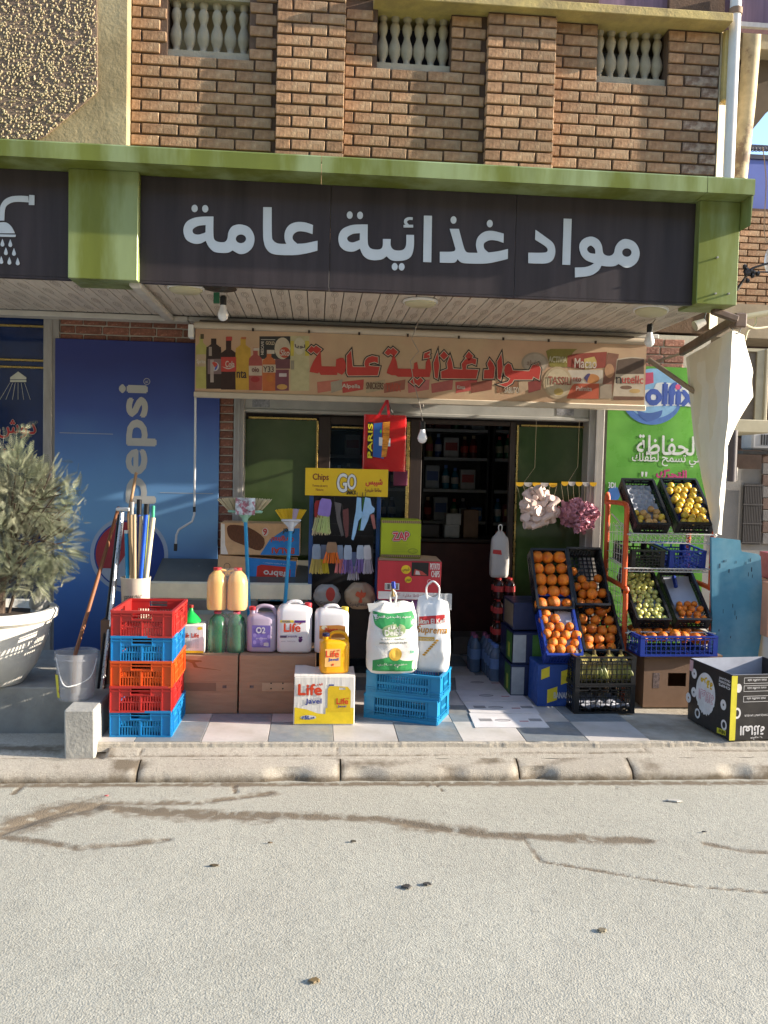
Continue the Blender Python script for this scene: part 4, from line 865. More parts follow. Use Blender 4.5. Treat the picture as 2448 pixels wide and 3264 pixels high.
pmeshes = [pack_mesh((.05,.15,.38), (.5,.5,.5), .11, .12), pack_mesh((.4,.4,.42), (.3,.05,.05), .13, .17), pack_mesh((.12,.02,.03), (.5,.4,.2), .14, .15), pack_mesh((.30,.33,.38), (.05,.1,.3), .12, .20)]
for x0, x1, y0, desc, dens in ((-.5, sxa-.08, Ys-.05, 'behind the dark door glass', .8), (sxa+.05, sxb-.04, Ys-.05, 'facing the open doorway', 1), (sxb+.10, sxc+.3, Ys-.15, 'at the inner edge of the doorway', .9)):
    for si, z in enumerate(zsv):
        x = x0
        while x < x1:
            if (si*7+int(x*10)) % 3:
                k = (si*2+int(x*4)) % 6
                if rnd.random() < dens+.1: o = put('bottle', bmeshes[k], None, (x, y0+rnd.uniform(-.03, .0), z+.0255)); o.scale = (1, 1, rnd.uniform(.85, 1.05)); tag(o, 'dim bottle, %s along shelf %d %s' % (ORD[int((x-x0)/.085)], si+1, desc), 'bottle', 'bottles on the inner shelves')
                x += .078
            else:
                k = (si+int(x*5)) % 4
                if rnd.random() < dens: o = put('packet', pmeshes[k], None, (x+.03, y0, z+.0255)); tag(o, 'dim packet, %s along shelf %d %s' % (ORD[int((x-x0)/.085)], si+1, desc), 'packet', 'packets on the inner shelves')
                x += .15
# dark counter with boxes inside, below the shelves
ct = thing('counter', 'dark red wooden counter inside the doorway with cartons on it', 'counter', (1.05, 1.25, .13))
mb = MB(); mb.box(.75, 1.05, .131, 1.45, 1.5, .95, .01); mb.build('body', mat('dark red wood', (.075,.022,.018), .5, var=.2), ct, world=True)
mb = MB(); mb.box(.72, 1.02, .951, 1.48, 1.52, .98, .004); mb.build('top', M_wood, ct, world=True)
def plainbox(name, lab, cat, x0, y0, z0, w, d, h, c, rot=0, group=None, bev=.004):
    t = thing(name, lab, cat, (x0+w/2, y0+d/2, z0), rot, group); mb = MB(); mb.box(-w/2, -d/2, 0, w/2, d/2, h, bev); mb.build('body', pc(c) if isinstance(c, tuple) else c, t); return t
plainbox('tub', 'white lidded tub on the dark counter inside the doorway', 'tub', 1.02, 1.1, .981, .12, .12, .10, (.42,.42,.40)); plainbox('tub', 'second white tub stacked on another tub inside the doorway', 'tub', 1.03, 1.1, 1.082, .12, .12, .09, (.46,.46,.44))
plainbox('carton', 'brown printed carton on the counter next to the white tubs', 'carton', 1.18, 1.15, .981, .12, .15, .22, (.22,.13,.08)); plainbox('carton', 'dark carton left of the white tubs on the counter', 'carton', .80, 1.12, .981, .18, .15, .10, (.06,.05,.05))
plainbox('carton', 'brown carton on the shop floor before the red counter', 'carton', .82, .75, .131, .20, .25, .25, (.12,.07,.05)); plainbox('carton', 'pale printed carton lying on the shop floor', 'carton', 1.05, .72, .131, .3, .25, .13, (.16,.13,.11))
# ================= CRATES =================
def panel(mb, L, h, t, st):
    B = lambda u0, v0, u1, v1, y0=0, y1=None: mb.box(u0, y0, v0, u1, t if y1 is None else y1, v1)
    l = L/2
    if st == 'veg':
        B(-l, h-.012, l, h, -.006, t+.002); B(-l, 0, l, .010, -.003); B(-l, .010, -l+.045, h-.012); B(l-.045, .010, l, h-.012)
        for u in (-l+.046, l-.050, -l+.002, l-.006): B(u, .010, u+.004, h-.012, -.005, -.0002)
        B(-l, h*.80, l, h*.80+.004, -.005, -.0002)
        m0, m1 = -l+.045, l-.045
        B(m0, h*.66, -.048, h-.012); B(.048, h*.66, m1, h-.012); B(-.048, h*.90, .048, h-.012); B(-.048, h*.62, .048, h*.70)
        B(-.052, h*.66, -.048, h*.92, -.005, -.0002); B(.048, h*.66, .052, h*.92, -.005, -.0002); B(-.052, h*.64, .052, h*.66, -.005, -.0002)
        B(m0, h*.36, m1, h*.41); B(m0, h*.60, m1, h*.66); B(-.004, .01, .004, h*.62, -.004, t)
        u = m0
        while u < m1-.004: B(u, .010, u+.0065, h*.36, .001, t-.0005); B(u+.003, h*.41, u+.0095, h*.60, .001, t-.0005); u += .0135
    elif st == 'slot':
        B(-l, h-.012, l, h, -.005, t+.002); B(-l, 0, l, .020, -.003); B(-l, .020, -l+.06, h-.012); B(l-.06, .020, l, h-.012)
        m0, m1 = -l+.06, l-.06
        for v in (.020, h*.48, h*.86): B(m0, v, m1, v+h*.10 if v > .02 else v+.008)
        B(-l, h*.30, l, h*.30+.004, -.006, -.0002); B(-l, h*.20, l, h*.20+.003, -.005, -.0002)
        for u in (-l+.058, l-.062): B(u, .02, u+.005, h-.012, -.006, -.0002)
        u = m0
        while u < m1-.004: B(u, .028, u+.0065, h*.48, .001); B(u, h*.58, u+.0065, h*.86, .001); u += .0145
    else:   # lattice
        B(-l, h-.010, l, h, -.004, t+.002); B(-l, 0, l, .012, -.002); B(-l, .012, -l+.028, h-.010); B(l-.028, .012, l, h-.010)
        m0, m1 = -l+.028, l-.028; hb = h*.66 if st == 'lattice' else h*.80
        B(m0, hb, m1, hb+.008); n = max(3, int((m1-m0)/.055))
        for i in range(1, n): u = m0+(m1-m0)*i/n; B(u-.005, hb, u+.005, h-.010)
        v = .03
        dv, du = (.030, .030) if st == 'open' else (.017, .019)
        while v < hb-.006: B(m0, v, m1, v+.0035, .001, t-.001); v += dv
        u = m0+.008
        while u < m1: B(u, .012, u+.004, hb, .0015, t-.0015); u += du
_cr = {}
def crate(label, w, d, h, m, st, loc, rot, group=None, name='plastic_crate', back=None):
    k = (w, d, h, m.name, st, back)
    if k not in _cr:
        t = .009; P = []
        hb = back or h
        for (L, hh, T) in ((w, h, Matrix.Translation((0, -d/2, 0))), (w, hb, Matrix.Translation((0, d/2, 0)) @ Matrix.Rotation(math.pi, 4, 'Z')),
                       (d-.019, h, Matrix.Translation((-w/2, 0, 0)) @ Matrix.Rotation(-math.pi/2, 4, 'Z')), (d-.019, h, Matrix.Translation((w/2, 0, 0)) @ Matrix.Rotation(math.pi/2, 4, 'Z'))):
            mb = MB(); mb.T = T; panel(mb, L, hh, t, st); P.append(mb.mesh('side_panel', m))
        mb = MB(); n = int(w/.03)
        if st == 'lattice' or st == 'open':
            for i in range(n+1): u = -w/2+.012+(w-.024)*i/n; mb.box(u-.004, -d/2+.01, .001, u+.004, d/2-.01, .006)
            nn = int(d/.03)
            for i in range(nn+1): u = -d/2+.014+(d-.028)*i/nn; mb.box(-w/2+.01, u-.004, .002, w/2-.01, u+.004, .005)
        else: mb.box(-w/2+.0095, -d/2+.0095, .001, w/2-.0095, d/2-.0095, .006)
        P.append(mb.mesh('base', m)); _cr[k] = P
    t_ = thing(name, label, 'crate', loc, rot, group)
    for i, me in enumerate(_cr[k]): put('side_panel' if i < 4 else 'base', me, t_)
    return t_
M_cred = mat('red crate plastic', (.42,.025,.022), .38, var=.08, spec=.5); M_cblue = mat('sky blue crate plastic', (.012,.20,.46), .36, var=.08); M_cor = mat('orange crate plastic', (.62,.085,.012), .38, var=.08)
M_cb2 = mat('mid blue crate plastic', (.012,.20,.40), .38, var=.1); M_cdb = mat('dark blue crate plastic', (.012,.035,.24), .4, var=.1)
# five veg crates
sx0 = WZ(348, 2352, .13).x; sx1 = WZ(541, 2352, .13).x; cw = .305
zc = .1305; hts = .1265
for i, (m, nm, tail) in enumerate([(M_cblue, 'blue', 'at the foot of the tall stack by the kerb'), (M_cred, 'red', 'second from the floor in the tall stack by the kerb'), (M_cor, 'orange', 'in the middle of the tall stack by the kerb'), (M_cblue, 'blue', 'directly under the topmost crate of the tall stack'), (M_cred, 'red', 'on top of the tall stack by the kerb')]):
    crate('%s slatted crate %s' % (nm, tail), cw, .40, .135, m, 'veg', (sx0+cw/2+(.002, -.003, .002, .0, .006)[i], -1.255+.20+rnd.uniform(-.004, .004), zc+i*hts), (0, 0, R((-1, .6, -.5, .8, -1.2)[i])), 'slatted crates in the tall stack')
# two blue slotted crates, turned
a_ = math.atan2(-.191, .373)
for i in range(2):
    crate('blue slotted crate carrying the flour sacks, %s of two' % ('lower', 'upper')[i], .42, .26, .135, M_cb2, 'slot', (.531+.008*i, -.868, .1305+i*.131), (0, 0, R(-23+i*1.5)), 'slotted crates under the sacks')

# ================= CARTONS =================
def carton(label, w, d, h, m, loc, rot=0, name='carton', cat='carton', group=None, open_=False, flaps=True, inner=None, seam=True, bev=.004, tape=None):
    t = thing(name, label, cat, loc, rot, group); mb = MB(); th = .005
    if open_:
        for x0, y0, x1, y1 in ((-w/2, -d/2, w/2, -d/2+th), (-w/2, d/2-th, w/2, d/2), (-w/2, -d/2+th+.0005, -w/2+th, d/2-th-.0005), (w/2-th, -d/2+th+.0005, w/2, d/2-th-.0005)): mb.box(x0, y0, 0, x1, y1, h, .0015)
        mb.box(-w/2+th, -d/2+th, .001, w/2-th, d/2-th, .006)
    else: 
        mb.box(-w/2, -d/2, 0, w/2, d/2, h, bev)
        for i, v in enumerate(mb.v): mb.v[i] = (v[0]+rnd.uniform(-.003, .003), v[1], v[2]+rnd.uniform(-.002, .002))
    mb.build('body', m, t)
    if seam and not open_:
        mb = MB(); mb.box(-w/2+.003, -.03, h+.0012, w/2-.003, .03, h+.0022); mb.build('tape', tape or mat('packing tape', (.42,.32,.2), .3, alpha=1), t)
    return t
M_card = mat('brown cardboard', (.33,.20,.12), .85, var=.12, vs=6, bump=.4, bs=25, stretch=(1,1,5))
M_card2 = mat('inner brown cardboard', (.20,.12,.075), .85, var=.1)
def Fr(px, py, Y, t):   # pixel -> thing-local (x, z) on plane Y
    p = W(px, py, Y); return p.x-t.location.x, p.z-t.location.z
ya = -.842
for (a, b, lb, cut) in ((545, 757, 'plain brown carton nearer the crate stack, with torn tape', 0), (760, 1008, 'wide plain brown carton with a row of punched air holes', 1)):
    x0, x1 = W(a+ (0 if cut else 0), 2180, ya).x, W(b, 2180, ya).x; h = W(650, 2088, ya).z-.131
    t = carton(lb, x1-x0-.006, .36, h, M_card, ((x0+x1)/2, ya+.18, .1305), group='brown cartons under the bottles')
    w = x1-x0-.006; 
    mb = MB()   # carrying panel and fold seams on the front
    za, zb_ = h*.55, h*.38
    mb.box(-w/2+.002, -.1825, zb_, w/2-.002, -.1808, za); mb.build('band', M_card, t)
    mb = MB(); u0 = -w*.42 if not cut else -w*.20; u1 = w*.18 if not cut else w*.32
    mb.box(u0, -.1832, zb_+.004, u1, -.1826, za-.006); mb.build('hand_hole_flap', M_card2 if not cut else mat('pale card patch', (.42,.28,.17), .85), t)
    if cut:
        mb = MB(); [mb.lathe([(.0055, 0), (.0055, .0006)], 8) for _ in range(0)]
        for i in range(3):
            for j in range(2): mb.cyl((u0+.05+i*.065, -.1839, zb_+.018+j*.03), (u0+.05+i*.065, -.1833, zb_+.018+j*.03), .0045, n=8)
        mb.build('air_hole', M_black, t)
    else:
        mb = MB(); mb.add([(-w*.30, -.1806, h*.93), (-w*.05, -.1806, h*.91), (-w*.04, -.1806, h*.89), (-w*.15, -.1806, h*.875), (-w*.10, -.1806, h*.80), (w*.25, -.1806, h*.745), (w*.25, -.1806, h*.74), (-w*.16, -.1806, h*.79), (-w*.19, -.1806, h*.86), (-w*.29, -.1806, h*.90)], [tuple(range(10))]); mb.build('torn_tape', mat('shiny brown tape', (.22,.10,.04), .2), t)
    mb = MB(); mb.box(w*.28 if not cut else -w*.36, -.1838, zb_+.02, (w*.28 if not cut else -w*.36)+.022, -.1831, za-.02); mb.build('stamp_print', mat('stamp ink', (.14,.10,.09), .8, var=.6, vs=90), t)
# ---- Life Javel carton ----
yl = -1.051; x0, x1 = W(937, 2230, yl).x, W(1131, 2230, yl).x; h = W(1030, 2158, yl).z-.131; w = x1-x0
M_wc = mat('white printed carton', (.66,.63,.58), .55, var=.06, vs=5, bump=.5, bs=14, stretch=(5,1,.5))
t = carton('white and yellow bleach carton with a drawn yellow jug, standing on the tiles', w, .25, h, M_wc, ((x0+x1)/2, yl+.125, .1305), seam=False); LC = t
Yw = (.72,.52,.02); y_ = -.126
flat_shape([[(-w/2+.004, .006), (w/2-.004, .006), (w/2-.004, h*.36), (w*.02, h*.36), (w*.02, h*.23), (-w*.1, h*.24), (-w*.3, h*.33), (-w/2+.004, h*.37)]], 'yellow_print', pc(Yw), t, y_-.0004)
flat_shape([[(w*.05, h*.27), (w*.05, h*.76), (w*.09, h*.82), (w*.38, h*.80), (w*.43, h*.72), (w*.43, h*.27)], [(w*.24, h*.74), (w*.24, h*.79), (w*.34, h*.785), (w*.34, h*.74)]], 'jug_print', pc((.62,.42,.015)), t, y_-.0008)
flat_shape([[(w*.07, h*.82), (w*.07, h*.85), (w*.15, h*.85), (w*.15, h*.82)]], 'cap_print', pc((.02,.05,.25)), t, y_-.0008)
RL = pc((.55,.05,.015)); BLU = pc((.03,.06,.30))
def life(t, x, z, w_, h_, y, b=.0015, **k):
    text('Life', RL, t, x, z, w_, h_, y, bold=b, **k); text('لايف', RL, t, x+w_*.80, z+h_*.88, w_*.24, h_*.24, y, bold=b*.3, **k)
life(t, -w*.43, h*.63, w*.38, h*.22, y_-.0015, .003); text('Javel', pc((.05,.07,.28)), t, -w*.31, h*.42, w*.26, h*.13, y_-.0015, bold=.0012); text('جافيل', pc((.3,.3,.4)), t, -w*.22, h*.53, w*.18, h*.06, y_-.0012)
life(t, w*.20, h*.44, w*.19, h*.12, y_-.0018, .0015); text('Javel', pc((.05,.07,.28)), t, w*.22, h*.36, w*.14, h*.06, y_-.0018, bold=.0005)
flat_shape([ell(-w*.26, h*.16, w*.13, h*.045, 20)], 'badge', pc((.6,.58,.55)), t, y_-.0012); text('5L', BLU, t, -w*.32, h*.125, w*.09, h*.07, y_-.0018, bold=.0015); text('J', BLU, t, -w*.37, h*.13, w*.03, h*.055, y_-.0018, bold=.0008); text('x4', BLU, t, -w*.22, h*.13, w*.06, h*.05, y_-.0018, bold=.0008)
mb = MB(); mb.add([(-w/2, -.123, h+.001), (w/2, -.123, h+.001), (w/2, .12, h+.003), (w*.05, .0, h+.012), (-w/2, .122, h+.018)], [(0,1,3,4), (1,2,3)]); mb.build('top_flap', M_wc, t)

# ================= JUGS, CANISTERS =================
def rbox(mb, w, d, h, r=.03, n=6, top=1.0, z0=0, tz=.03, bulge=0):
    """rounded canister body"""
    ring = []
    def rr(ww, dd, rad, z):
        out = []
        for cx, cy, a0 in ((ww/2-rad, dd/2-rad, 0), (-ww/2+rad, dd/2-rad, 90), (-ww/2+rad, -dd/2+rad, 180), (ww/2-rad, -dd/2+rad, 270)):
            for k in range(n+1): a = R(a0+90*k/n); out.append((cx+rad*math.cos(a), cy+rad*math.sin(a), z))
        return out
    zs = [(0, -.012), (.006, -.003), (.015, 0), (h*.45, bulge), (h-tz, 0), (h-tz*.45, -tz*.25), (h-tz*.12, -tz*.7), (h, -tz*1.25)]
    m = 4*(n+1); vs = []
    for z, off in zs: vs += rr(w+2*off, d+2*off, max(min(r, (min(w, d)+2*off)/2-.001), .003), z0+z)
    fs = [(i*m+k, i*m+(k+1) % m, (i+1)*m+(k+1) % m, (i+1)*m+k) for i in range(len(zs)-1) for k in range(m)]+[tuple(range(m-1, -1, -1)), tuple(range((len(zs)-1)*m, len(zs)*m))]
    return mb.add(vs, fs)
M_hdpe = mat('white jug plastic', (.68,.66,.66), .35, var=.03, sss=.1); M_ylw = mat('yellow jug plastic', (.78,.36,.008), .32, var=.04)
def jug(label, loc, rot, w, d, h, m, capm, cap=(-.3, 0), kind='handle', name='jug', cat='jug', group=None, capr=.018):
    t = thing(name, label, cat, loc, rot, group); mb = MB(); hb = h*.80
    rbox(mb, w, d, hb, r=min(w, d)*.3, tz=h*.10); mb.build('body', m, t, True)
    mb = MB(); hx = -cap[0]*w*.4
    # handle arch across the top
    x0, x1 = cap[0]*w+.02*(1 if cap[0] < 0 else -1), (w*.44 if cap[0] < 0 else -w*.44)
    pts = [(x0, 0, hb-.012), (x0, 0, hb+h*.07), (x0+(x1-x0)*.18, 0, hb+h*.135), (x0+(x1-x0)*.5, 0, hb+h*.15), (x0+(x1-x0)*.85, 0, hb+h*.11), (x1, 0, hb+h*.0), (x1*1.0, 0, hb-h*.1)]
    mb.tube(smooth3(pts), h*.042, 10); mb.build('handle', m, t, True)
    mb = MB(); mb.lathe([(capr*1.0, hb-.01), (capr*.95, hb+h*.06)], 16, c=(cap[0]*w, 0)); mb.build('neck', m, t, True)
    mb = MB(); mb.lathe([(capr*1.12, hb+h*.06), (capr*1.15, hb+h*.065), (capr*1.12, hb+h*.125), (capr*1.0, hb+h*.132), (0.0005, hb+h*.133)], 18, c=(cap[0]*w, 0)); mb.build('cap', capm, t, True)
    return t
def smooth3(pts, n=5):
    out = []; N = len(pts)
    for i in range(N-1):
        p0, p1, p2, p3 = [Vector(pts[min(max(j, 0), N-1)]) for j in (i-1, i, i+1, i+2)]
        for k in range(n):
            s = k/n; out.append(.5*((2*p1)+(p2-p0)*s+(2*p0-5*p1+4*p2-p3)*s*s+(3*p1-p0-3*p2+p3)*s**3))
    out.append(Vector(pts[-1])); return out
zt1 = .1305+W(650, 2088, ya).z-.131
zt1 = W(650, 2088, ya).z+.001
Yj = -.72
def jw(a, b, Y): return W(a, 2000, Y).x, W(b, 2000, Y).x
# yellow javel jug on its carton
zj = .1305+h+.004; x0, x1 = jw(1018, 1112, -.98); hj = W(1065, 2012, -.98).z-zj; wj = x1-x0
t = jug('bright yellow bleach jug with a navy cap standing on its white carton', ((x0+x1)/2+.004, -.955, zj+.002), R(8), wj*.98, .11, hj, M_ylw, pc((.012,.015,.06)), cap=(-.30, 0))
flat_shape([[(-wj*.37, hj*.18), (wj*.16, hj*.18), (wj*.16, hj*.60), (-wj*.37, hj*.60)]], 'label_sheet', pc((.66,.36,.12)), t, -.0565)
life(t, -wj*.34, hj*.41, wj*.44, hj*.15, -.0575, .0012); text('Javel', BLU, t, -wj*.25, hj*.30, wj*.34, hj*.09, -.0575, bold=.0006)
mb = MB(); mb.lathe([(.006,.0),(.006,.0006)], 12); mb.v = [(x-wj*.1, -.0577-z, y+hj*.23) for x, y, z in mb.v]; mb.build('badge', RL, t)
# canisters on the brown cartons
def canister(label, a, b, top, Y, m, capm, side, dep=.15, group=None, z=zt1, rot=0):
    x0, x1 = jw(a, b, Y-dep/2); hh = W((a+b)/2, top, Y-dep/2).z-z; t = thing('canister', label, 'canister', ((x0+x1)/2, Y, z+.001), rot, group); w = x1-x0
    mb = MB(); rbox(mb, w, dep, hh, r=.035, tz=hh*.13, bulge=.0); mb.build('body', m, t, True)
    mb = MB(); mb.tube(smooth3([(-w*.22, 0, hh-.012), (-w*.15, 0, hh+.010), (w*.12, 0, hh+.012), (w*.2, 0, hh-.012)]), .011, 8); mb.build('handle', m, t, True)
    mb = MB(); mb.lathe([(.020, hh-.02), (.021, hh+.006), (.019, hh+.010), (.0005, hh+.0105)], 16, c=(side*w*.38, -.02)); mb.build('cap', capm, t, True)
    return t, w, hh
t, w, hh = canister('large white canister labelled in red, in the middle of the row on the cartons', 882, 994, 1932, Yj, M_hdpe, pc((.45,.02,.03)), 1)
yf = -.0765
text('XXXL', BLU, t, -w*.36, hh*.66, w*.26, hh*.035, yf-.0012, bold=.0006); flat_shape([[(-w*.40, hh*.65), (-w*.02, hh*.65), (-w*.02, hh*.70), (-w*.40, hh*.70)]], 'label_sheet', pc((.65,.5,.03)), t, yf-.0004); flat_shape([[(w*.0, hh*.65), (w*.32, hh*.65), (w*.32, hh*.70), (w*.0, hh*.70)]], 'label_sheet', pc((.10,.03,.20)), t, yf-.0004)
life(t, -w*.29, hh*.46, w*.46, hh*.17, yf-.0012, .0022); text('Lavande', pc((.25,.15,.30)), t, -w*.22, hh*.34, w*.30, hh*.05, yf-.001, bold=.0003, slant=.2)
for i in range(9): flat_shape([ell(w*(.14+.03*(i % 3)+.02*rnd.random()), hh*(.25+.035*(i//3)+.02*rnd.random()), .005, .006, 8)], 'flower_print', pc((.16,.05,.22)), t, yf-.0006)
text('JAVEL  PARFUME', pc((.25,.2,.25)), t, -w*.38, hh*.24, w*.42, hh*.025, yf-.001); flat_shape([[(-w*.40, hh*.33), (-w*.22, hh*.33), (-w*.22, hh*.375), (-w*.40, hh*.375)]], 'label_sheet', pc((.10,.06,.12)), t, yf-.0004)
t, w, hh = canister('white canister with an orange fruit label, half hidden behind the yellow jug', 1003, 1112, 1945, Yj, M_hdpe, pc((.6,.45,.05)), 1)
flat_shape([[(-w*.36, hh*.34), (w*.40, hh*.34), (w*.40, hh*.63), (w*.2, hh*.66), (-w*.36, hh*.64)]], 'label_sheet', pc((.48,.20,.04)), t, yf-.0004); flat_shape([ell(-w*.22, hh*.60, .016, .012)], 'flower_print', pc((.6,.55,.4)), t, yf-.0008)
text('Nomo', pc((.5,.05,.02)), t, -w*.18, hh*.50, w*.36, hh*.10, yf-.0012, bold=.0015)
# lilac jug
t = jug('lilac softener jug with a red cap and purple label beside the large white canister', (sum(jw(786, 881, Yj-.07))/2, Yj, zt1+.001), R(-2), jw(786, 881, Yj-.07)[1]-jw(786, 881, Yj-.07)[0], .14, W(833, 1930, Yj-.07).z-zt1, mat('lilac jug plastic', (.40,.33,.42), .35, var=.05), pc((.35,.02,.03)), cap=(-.33, 0))
w = jw(786, 881, Yj-.07)[1]-jw(786, 881, Yj-.07)[0]; hh = W(833, 1930, Yj-.07).z-zt1
flat_shape([[(-w*.30, hh*.12), (w*.32, hh*.12), (w*.32, hh*.58), (-w*.30, hh*.58)]], 'label_sheet', pc((.16,.12,.38)), t, -.0715)
for i in range(7): flat_shape([ell(w*rnd.uniform(-.25, .28), hh*rnd.uniform(.15, .4), .010, .012, 10)], 'bubble_print', pc((.28,.22,.50)), t, -.0717-.00005*i)
text('O2', pc((.60,.58,.62)), t, -w*.16, hh*.42, w*.30, hh*.12, -.0724, bold=.0018); text('premium', pc((.5,.48,.6)), t, -w*.16, hh*.28, w*.36, hh*.05, -.0724); flat_shape([[(w*.10, hh*.15), (w*.26, hh*.15), (w*.26, hh*.22), (w*.10, hh*.22)]], 'label_sheet', pc((.5,.45,.45)), t, -.0722)
# shrink-wrapped pairs of bottles: green below, juice coloured on top
M_wrap = mat('clear shrink film', (.8,.8,.8), .10, var=0, alpha=.07)
def pair(label, a, b, top, bot, Y, c, cap, dep=.13, group=None):
    z = W((a+b)/2, bot, Y-dep/2).z; x0, x1 = W(a, (top+bot)/2, Y-dep/2).x, W(b, (top+bot)/2, Y-dep/2).x; hh = W((a+b)/2, top, Y-dep/2).z-z
    t = thing('bottle_pack', label, 'bottle pack', ((x0+x1)/2, Y, z+.001), R(-2), group); w = x1-x0
    for s in (-1, 1):
        mb = MB(); mb.lathe([(w*.22, .0), (w*.235, .01), (w*.24, hh*.2), (w*.235, hh*.62), (w*.19, hh*.78), (w*.09, hh*.88), (w*.07, hh*.9)], 18, c=(s*w*.245, 0), sy=dep/2/(w*.24)*.96, pw=3.2)
        for g in range(3): pass
        mb.build('bottle', c, t, True)
        mb = MB(); mb.lathe([(w*.09, hh*.89), (w*.10, hh*.90), (w*.10, hh*.955), (.001, hh*.957)], 12, c=(s*w*.245, 0)); mb.build('cap', cap, t, True)
        mb = MB(); mb.tube(smooth3([(s*w*.1, 0, hh*.74), (s*w*.02+.0, 0, hh*.86), (s*w*.16, 0, hh*.90)]), .007, 8); mb.build('handle', c, t, True)
    def film(u, v):
        a_ = 2*math.pi*u; rx = w/2*1.01*(1-.55*max(0, v-.72)/.28); ry = dep/2*1.04*(1-.5*max(0, v-.72)/.28); ct, st = math.cos(a_), math.sin(a_)
        q = (abs(ct)**4+abs(st)**4)**-.25; k = 1+.02*noise.noise(Vector((ct*4, st*4, v*9)))-.05*abs(math.cos(a_))**0*(abs(ct) < .12)*.0
        return (rx*ct*q*k, ry*st*q*k, hh*.955*v+.001)
    mb = MB(); mb.grid(film, 48, 22); mb.build('film', M_wrap, t, True); return t, z, hh
M_gj = mat('green bottle', (.008,.10,.035), .25, var=.15, vs=18, stretch=(1,1,.4)); M_yj = mat('orange juice bottle', (.80,.46,.15), .28, var=.08, vs=8, stretch=(1,1,.4), sss=.15)
pair('shrink wrapped pair of green cleaner bottles under the orange coloured pair', 657, 783, 1948, 2086, Yj, M_gj, pc((.40,.04,.08)))
pair('shrink wrapped pair of orange coloured bottles stacked on the green pair', 654, 788, 1808, 1947, Yj+.02, M_yj, pc((.45,.03,.03)))
# packet of small bags with bright green cone cap
x0, x1 = jw(564, 652, Yj-.1); hh = W(608, 1990, Yj-.1).z-zt1
t = thing('washing_packet', 'row of white washing packets with red lettering and a green spout cone beside the crates', 'packets', ((x0+x1)/2, Yj-.03, zt1+.001), 0); w = x1-x0
for i in range(4):
    mb = MB(); mb.box(-w/2+.002+i*w*.075, -.07, 0, -w/2+w*.075*(i+1)-.001 if i < 3 else w/2, .07, hh*(1-.01*i), .006); mb.build('packet', M_wc, t)
for i, x in enumerate((-w*.44, -w*.22, w*.03)): text('Life', RL, t, x, hh*.55, w*(.16 if i < 2 else .27), hh*.15, -.0708, bold=.001)
flat_shape([[(-w*.49, .004), (w*.48, .004), (w*.48, hh*.10), (-w*.49, hh*.11)]], 'yellow_print', pc(Yw), t, -.0706); flat_shape([ell(w*.33, hh*.86, .014, .009)], 'yellow_print', pc(Yw), t, -.0706)
for i in range(6): text('لايف جافيل', pc((.35,.33,.3)), t, -w*.2, hh*(.2+.05*i), w*.5, hh*.03, -.0707)
t = thing('green_funnel', 'small bright green plastic cone standing on the washing packets', 'funnel', ((x0+x1)/2-.01, Yj-.02, zt1+hh+.001), 0)
mb = MB(); mb.lathe([(.055, 0), (.056, .008), (.035, .035), (.014, .058), (.010, .078), (.001, .08)], 20); mb.build('cone', mat('bright green plastic', (.01,.40,.06), .3), t, True); mb = MB(); mb.lathe([(.014, .079), (.014, .095), (.001, .096)], 12); mb.build('cap', pc((.3,.03,.02)), t, True)

# ================= CHEST FREEZER =================
yfz = -.42; fx0, fx1 = W(480, 1900, yfz).x, W(988, 1900, yfz).x
zr = W(800, 1862, yfz).z
t = thing('chest_freezer', 'old beige chest freezer with sliding glass lid behind the bottles', 'freezer', ((fx0+fx1)/2, -.2, .1305)); FZ = t
M_fz = mat('aged cream steel', (.48,.46,.38), .4, var=.15, vs=6)
mb = MB(); mb.box(fx0, yfz, .131, fx1, -.045, zr-.09, .015); mb.build('body', M_fz, t, world=True)
zbk = zr+.11
mb = MB(); mb.prism([(yfz-.012, zr-.088), (yfz-.012, zr), (yfz+.02, zr+.008), (yfz+.02, zr-.088)], fx0-.008, fx1+.008); mb.v = [(y, x, z) for x, y, z in mb.v]; mb.build('rim', mat('cream rim plastic', (.74,.69,.52), .4), t, world=True)
mb = MB(); mb.prism([(yfz+.021, zr-.088), (yfz+.021, zr), (-.06, zbk), (-.05, zbk-.01), (-.05, zr-.088)], fx0+.004, fx1-.004); mb.v = [(y, x, z) for x, y, z in mb.v]; mb.build('glass_lid', mat('dusty grey freezer glass', (.10,.10,.09), .18, var=.2, vs=2), t, world=True)
mb = MB(); mb.box(fx0+.01, yfz-.004, zr-.16, fx1-.01, yfz-.0005, zr-.10); mb.build('grey_band', mat('grey band', (.16,.16,.16), .4, var=.3), t, world=True)
mb = MB(); a, b = W(822, 1903, yfz), W(965, 1930, yfz); mb.box(a.x, yfz-.004, b.z, b.x, yfz-.0008, a.z); mb.build('sticker', mat('torn blue sticker', (.03,.18,.30), .5, col2=(.35,.38,.36), c2s=25, c2w=(.45,.5)), t, world=True)
mb = MB(); a, b = W(600, 1900, yfz), W(815, 1960, yfz); mb.box(a.x, yfz-.003, b.z, b.x, yfz-.0007, a.z); mb.build('sticker', mat('pale blue sticker', (.32,.40,.40), .5, var=.2), t, world=True)
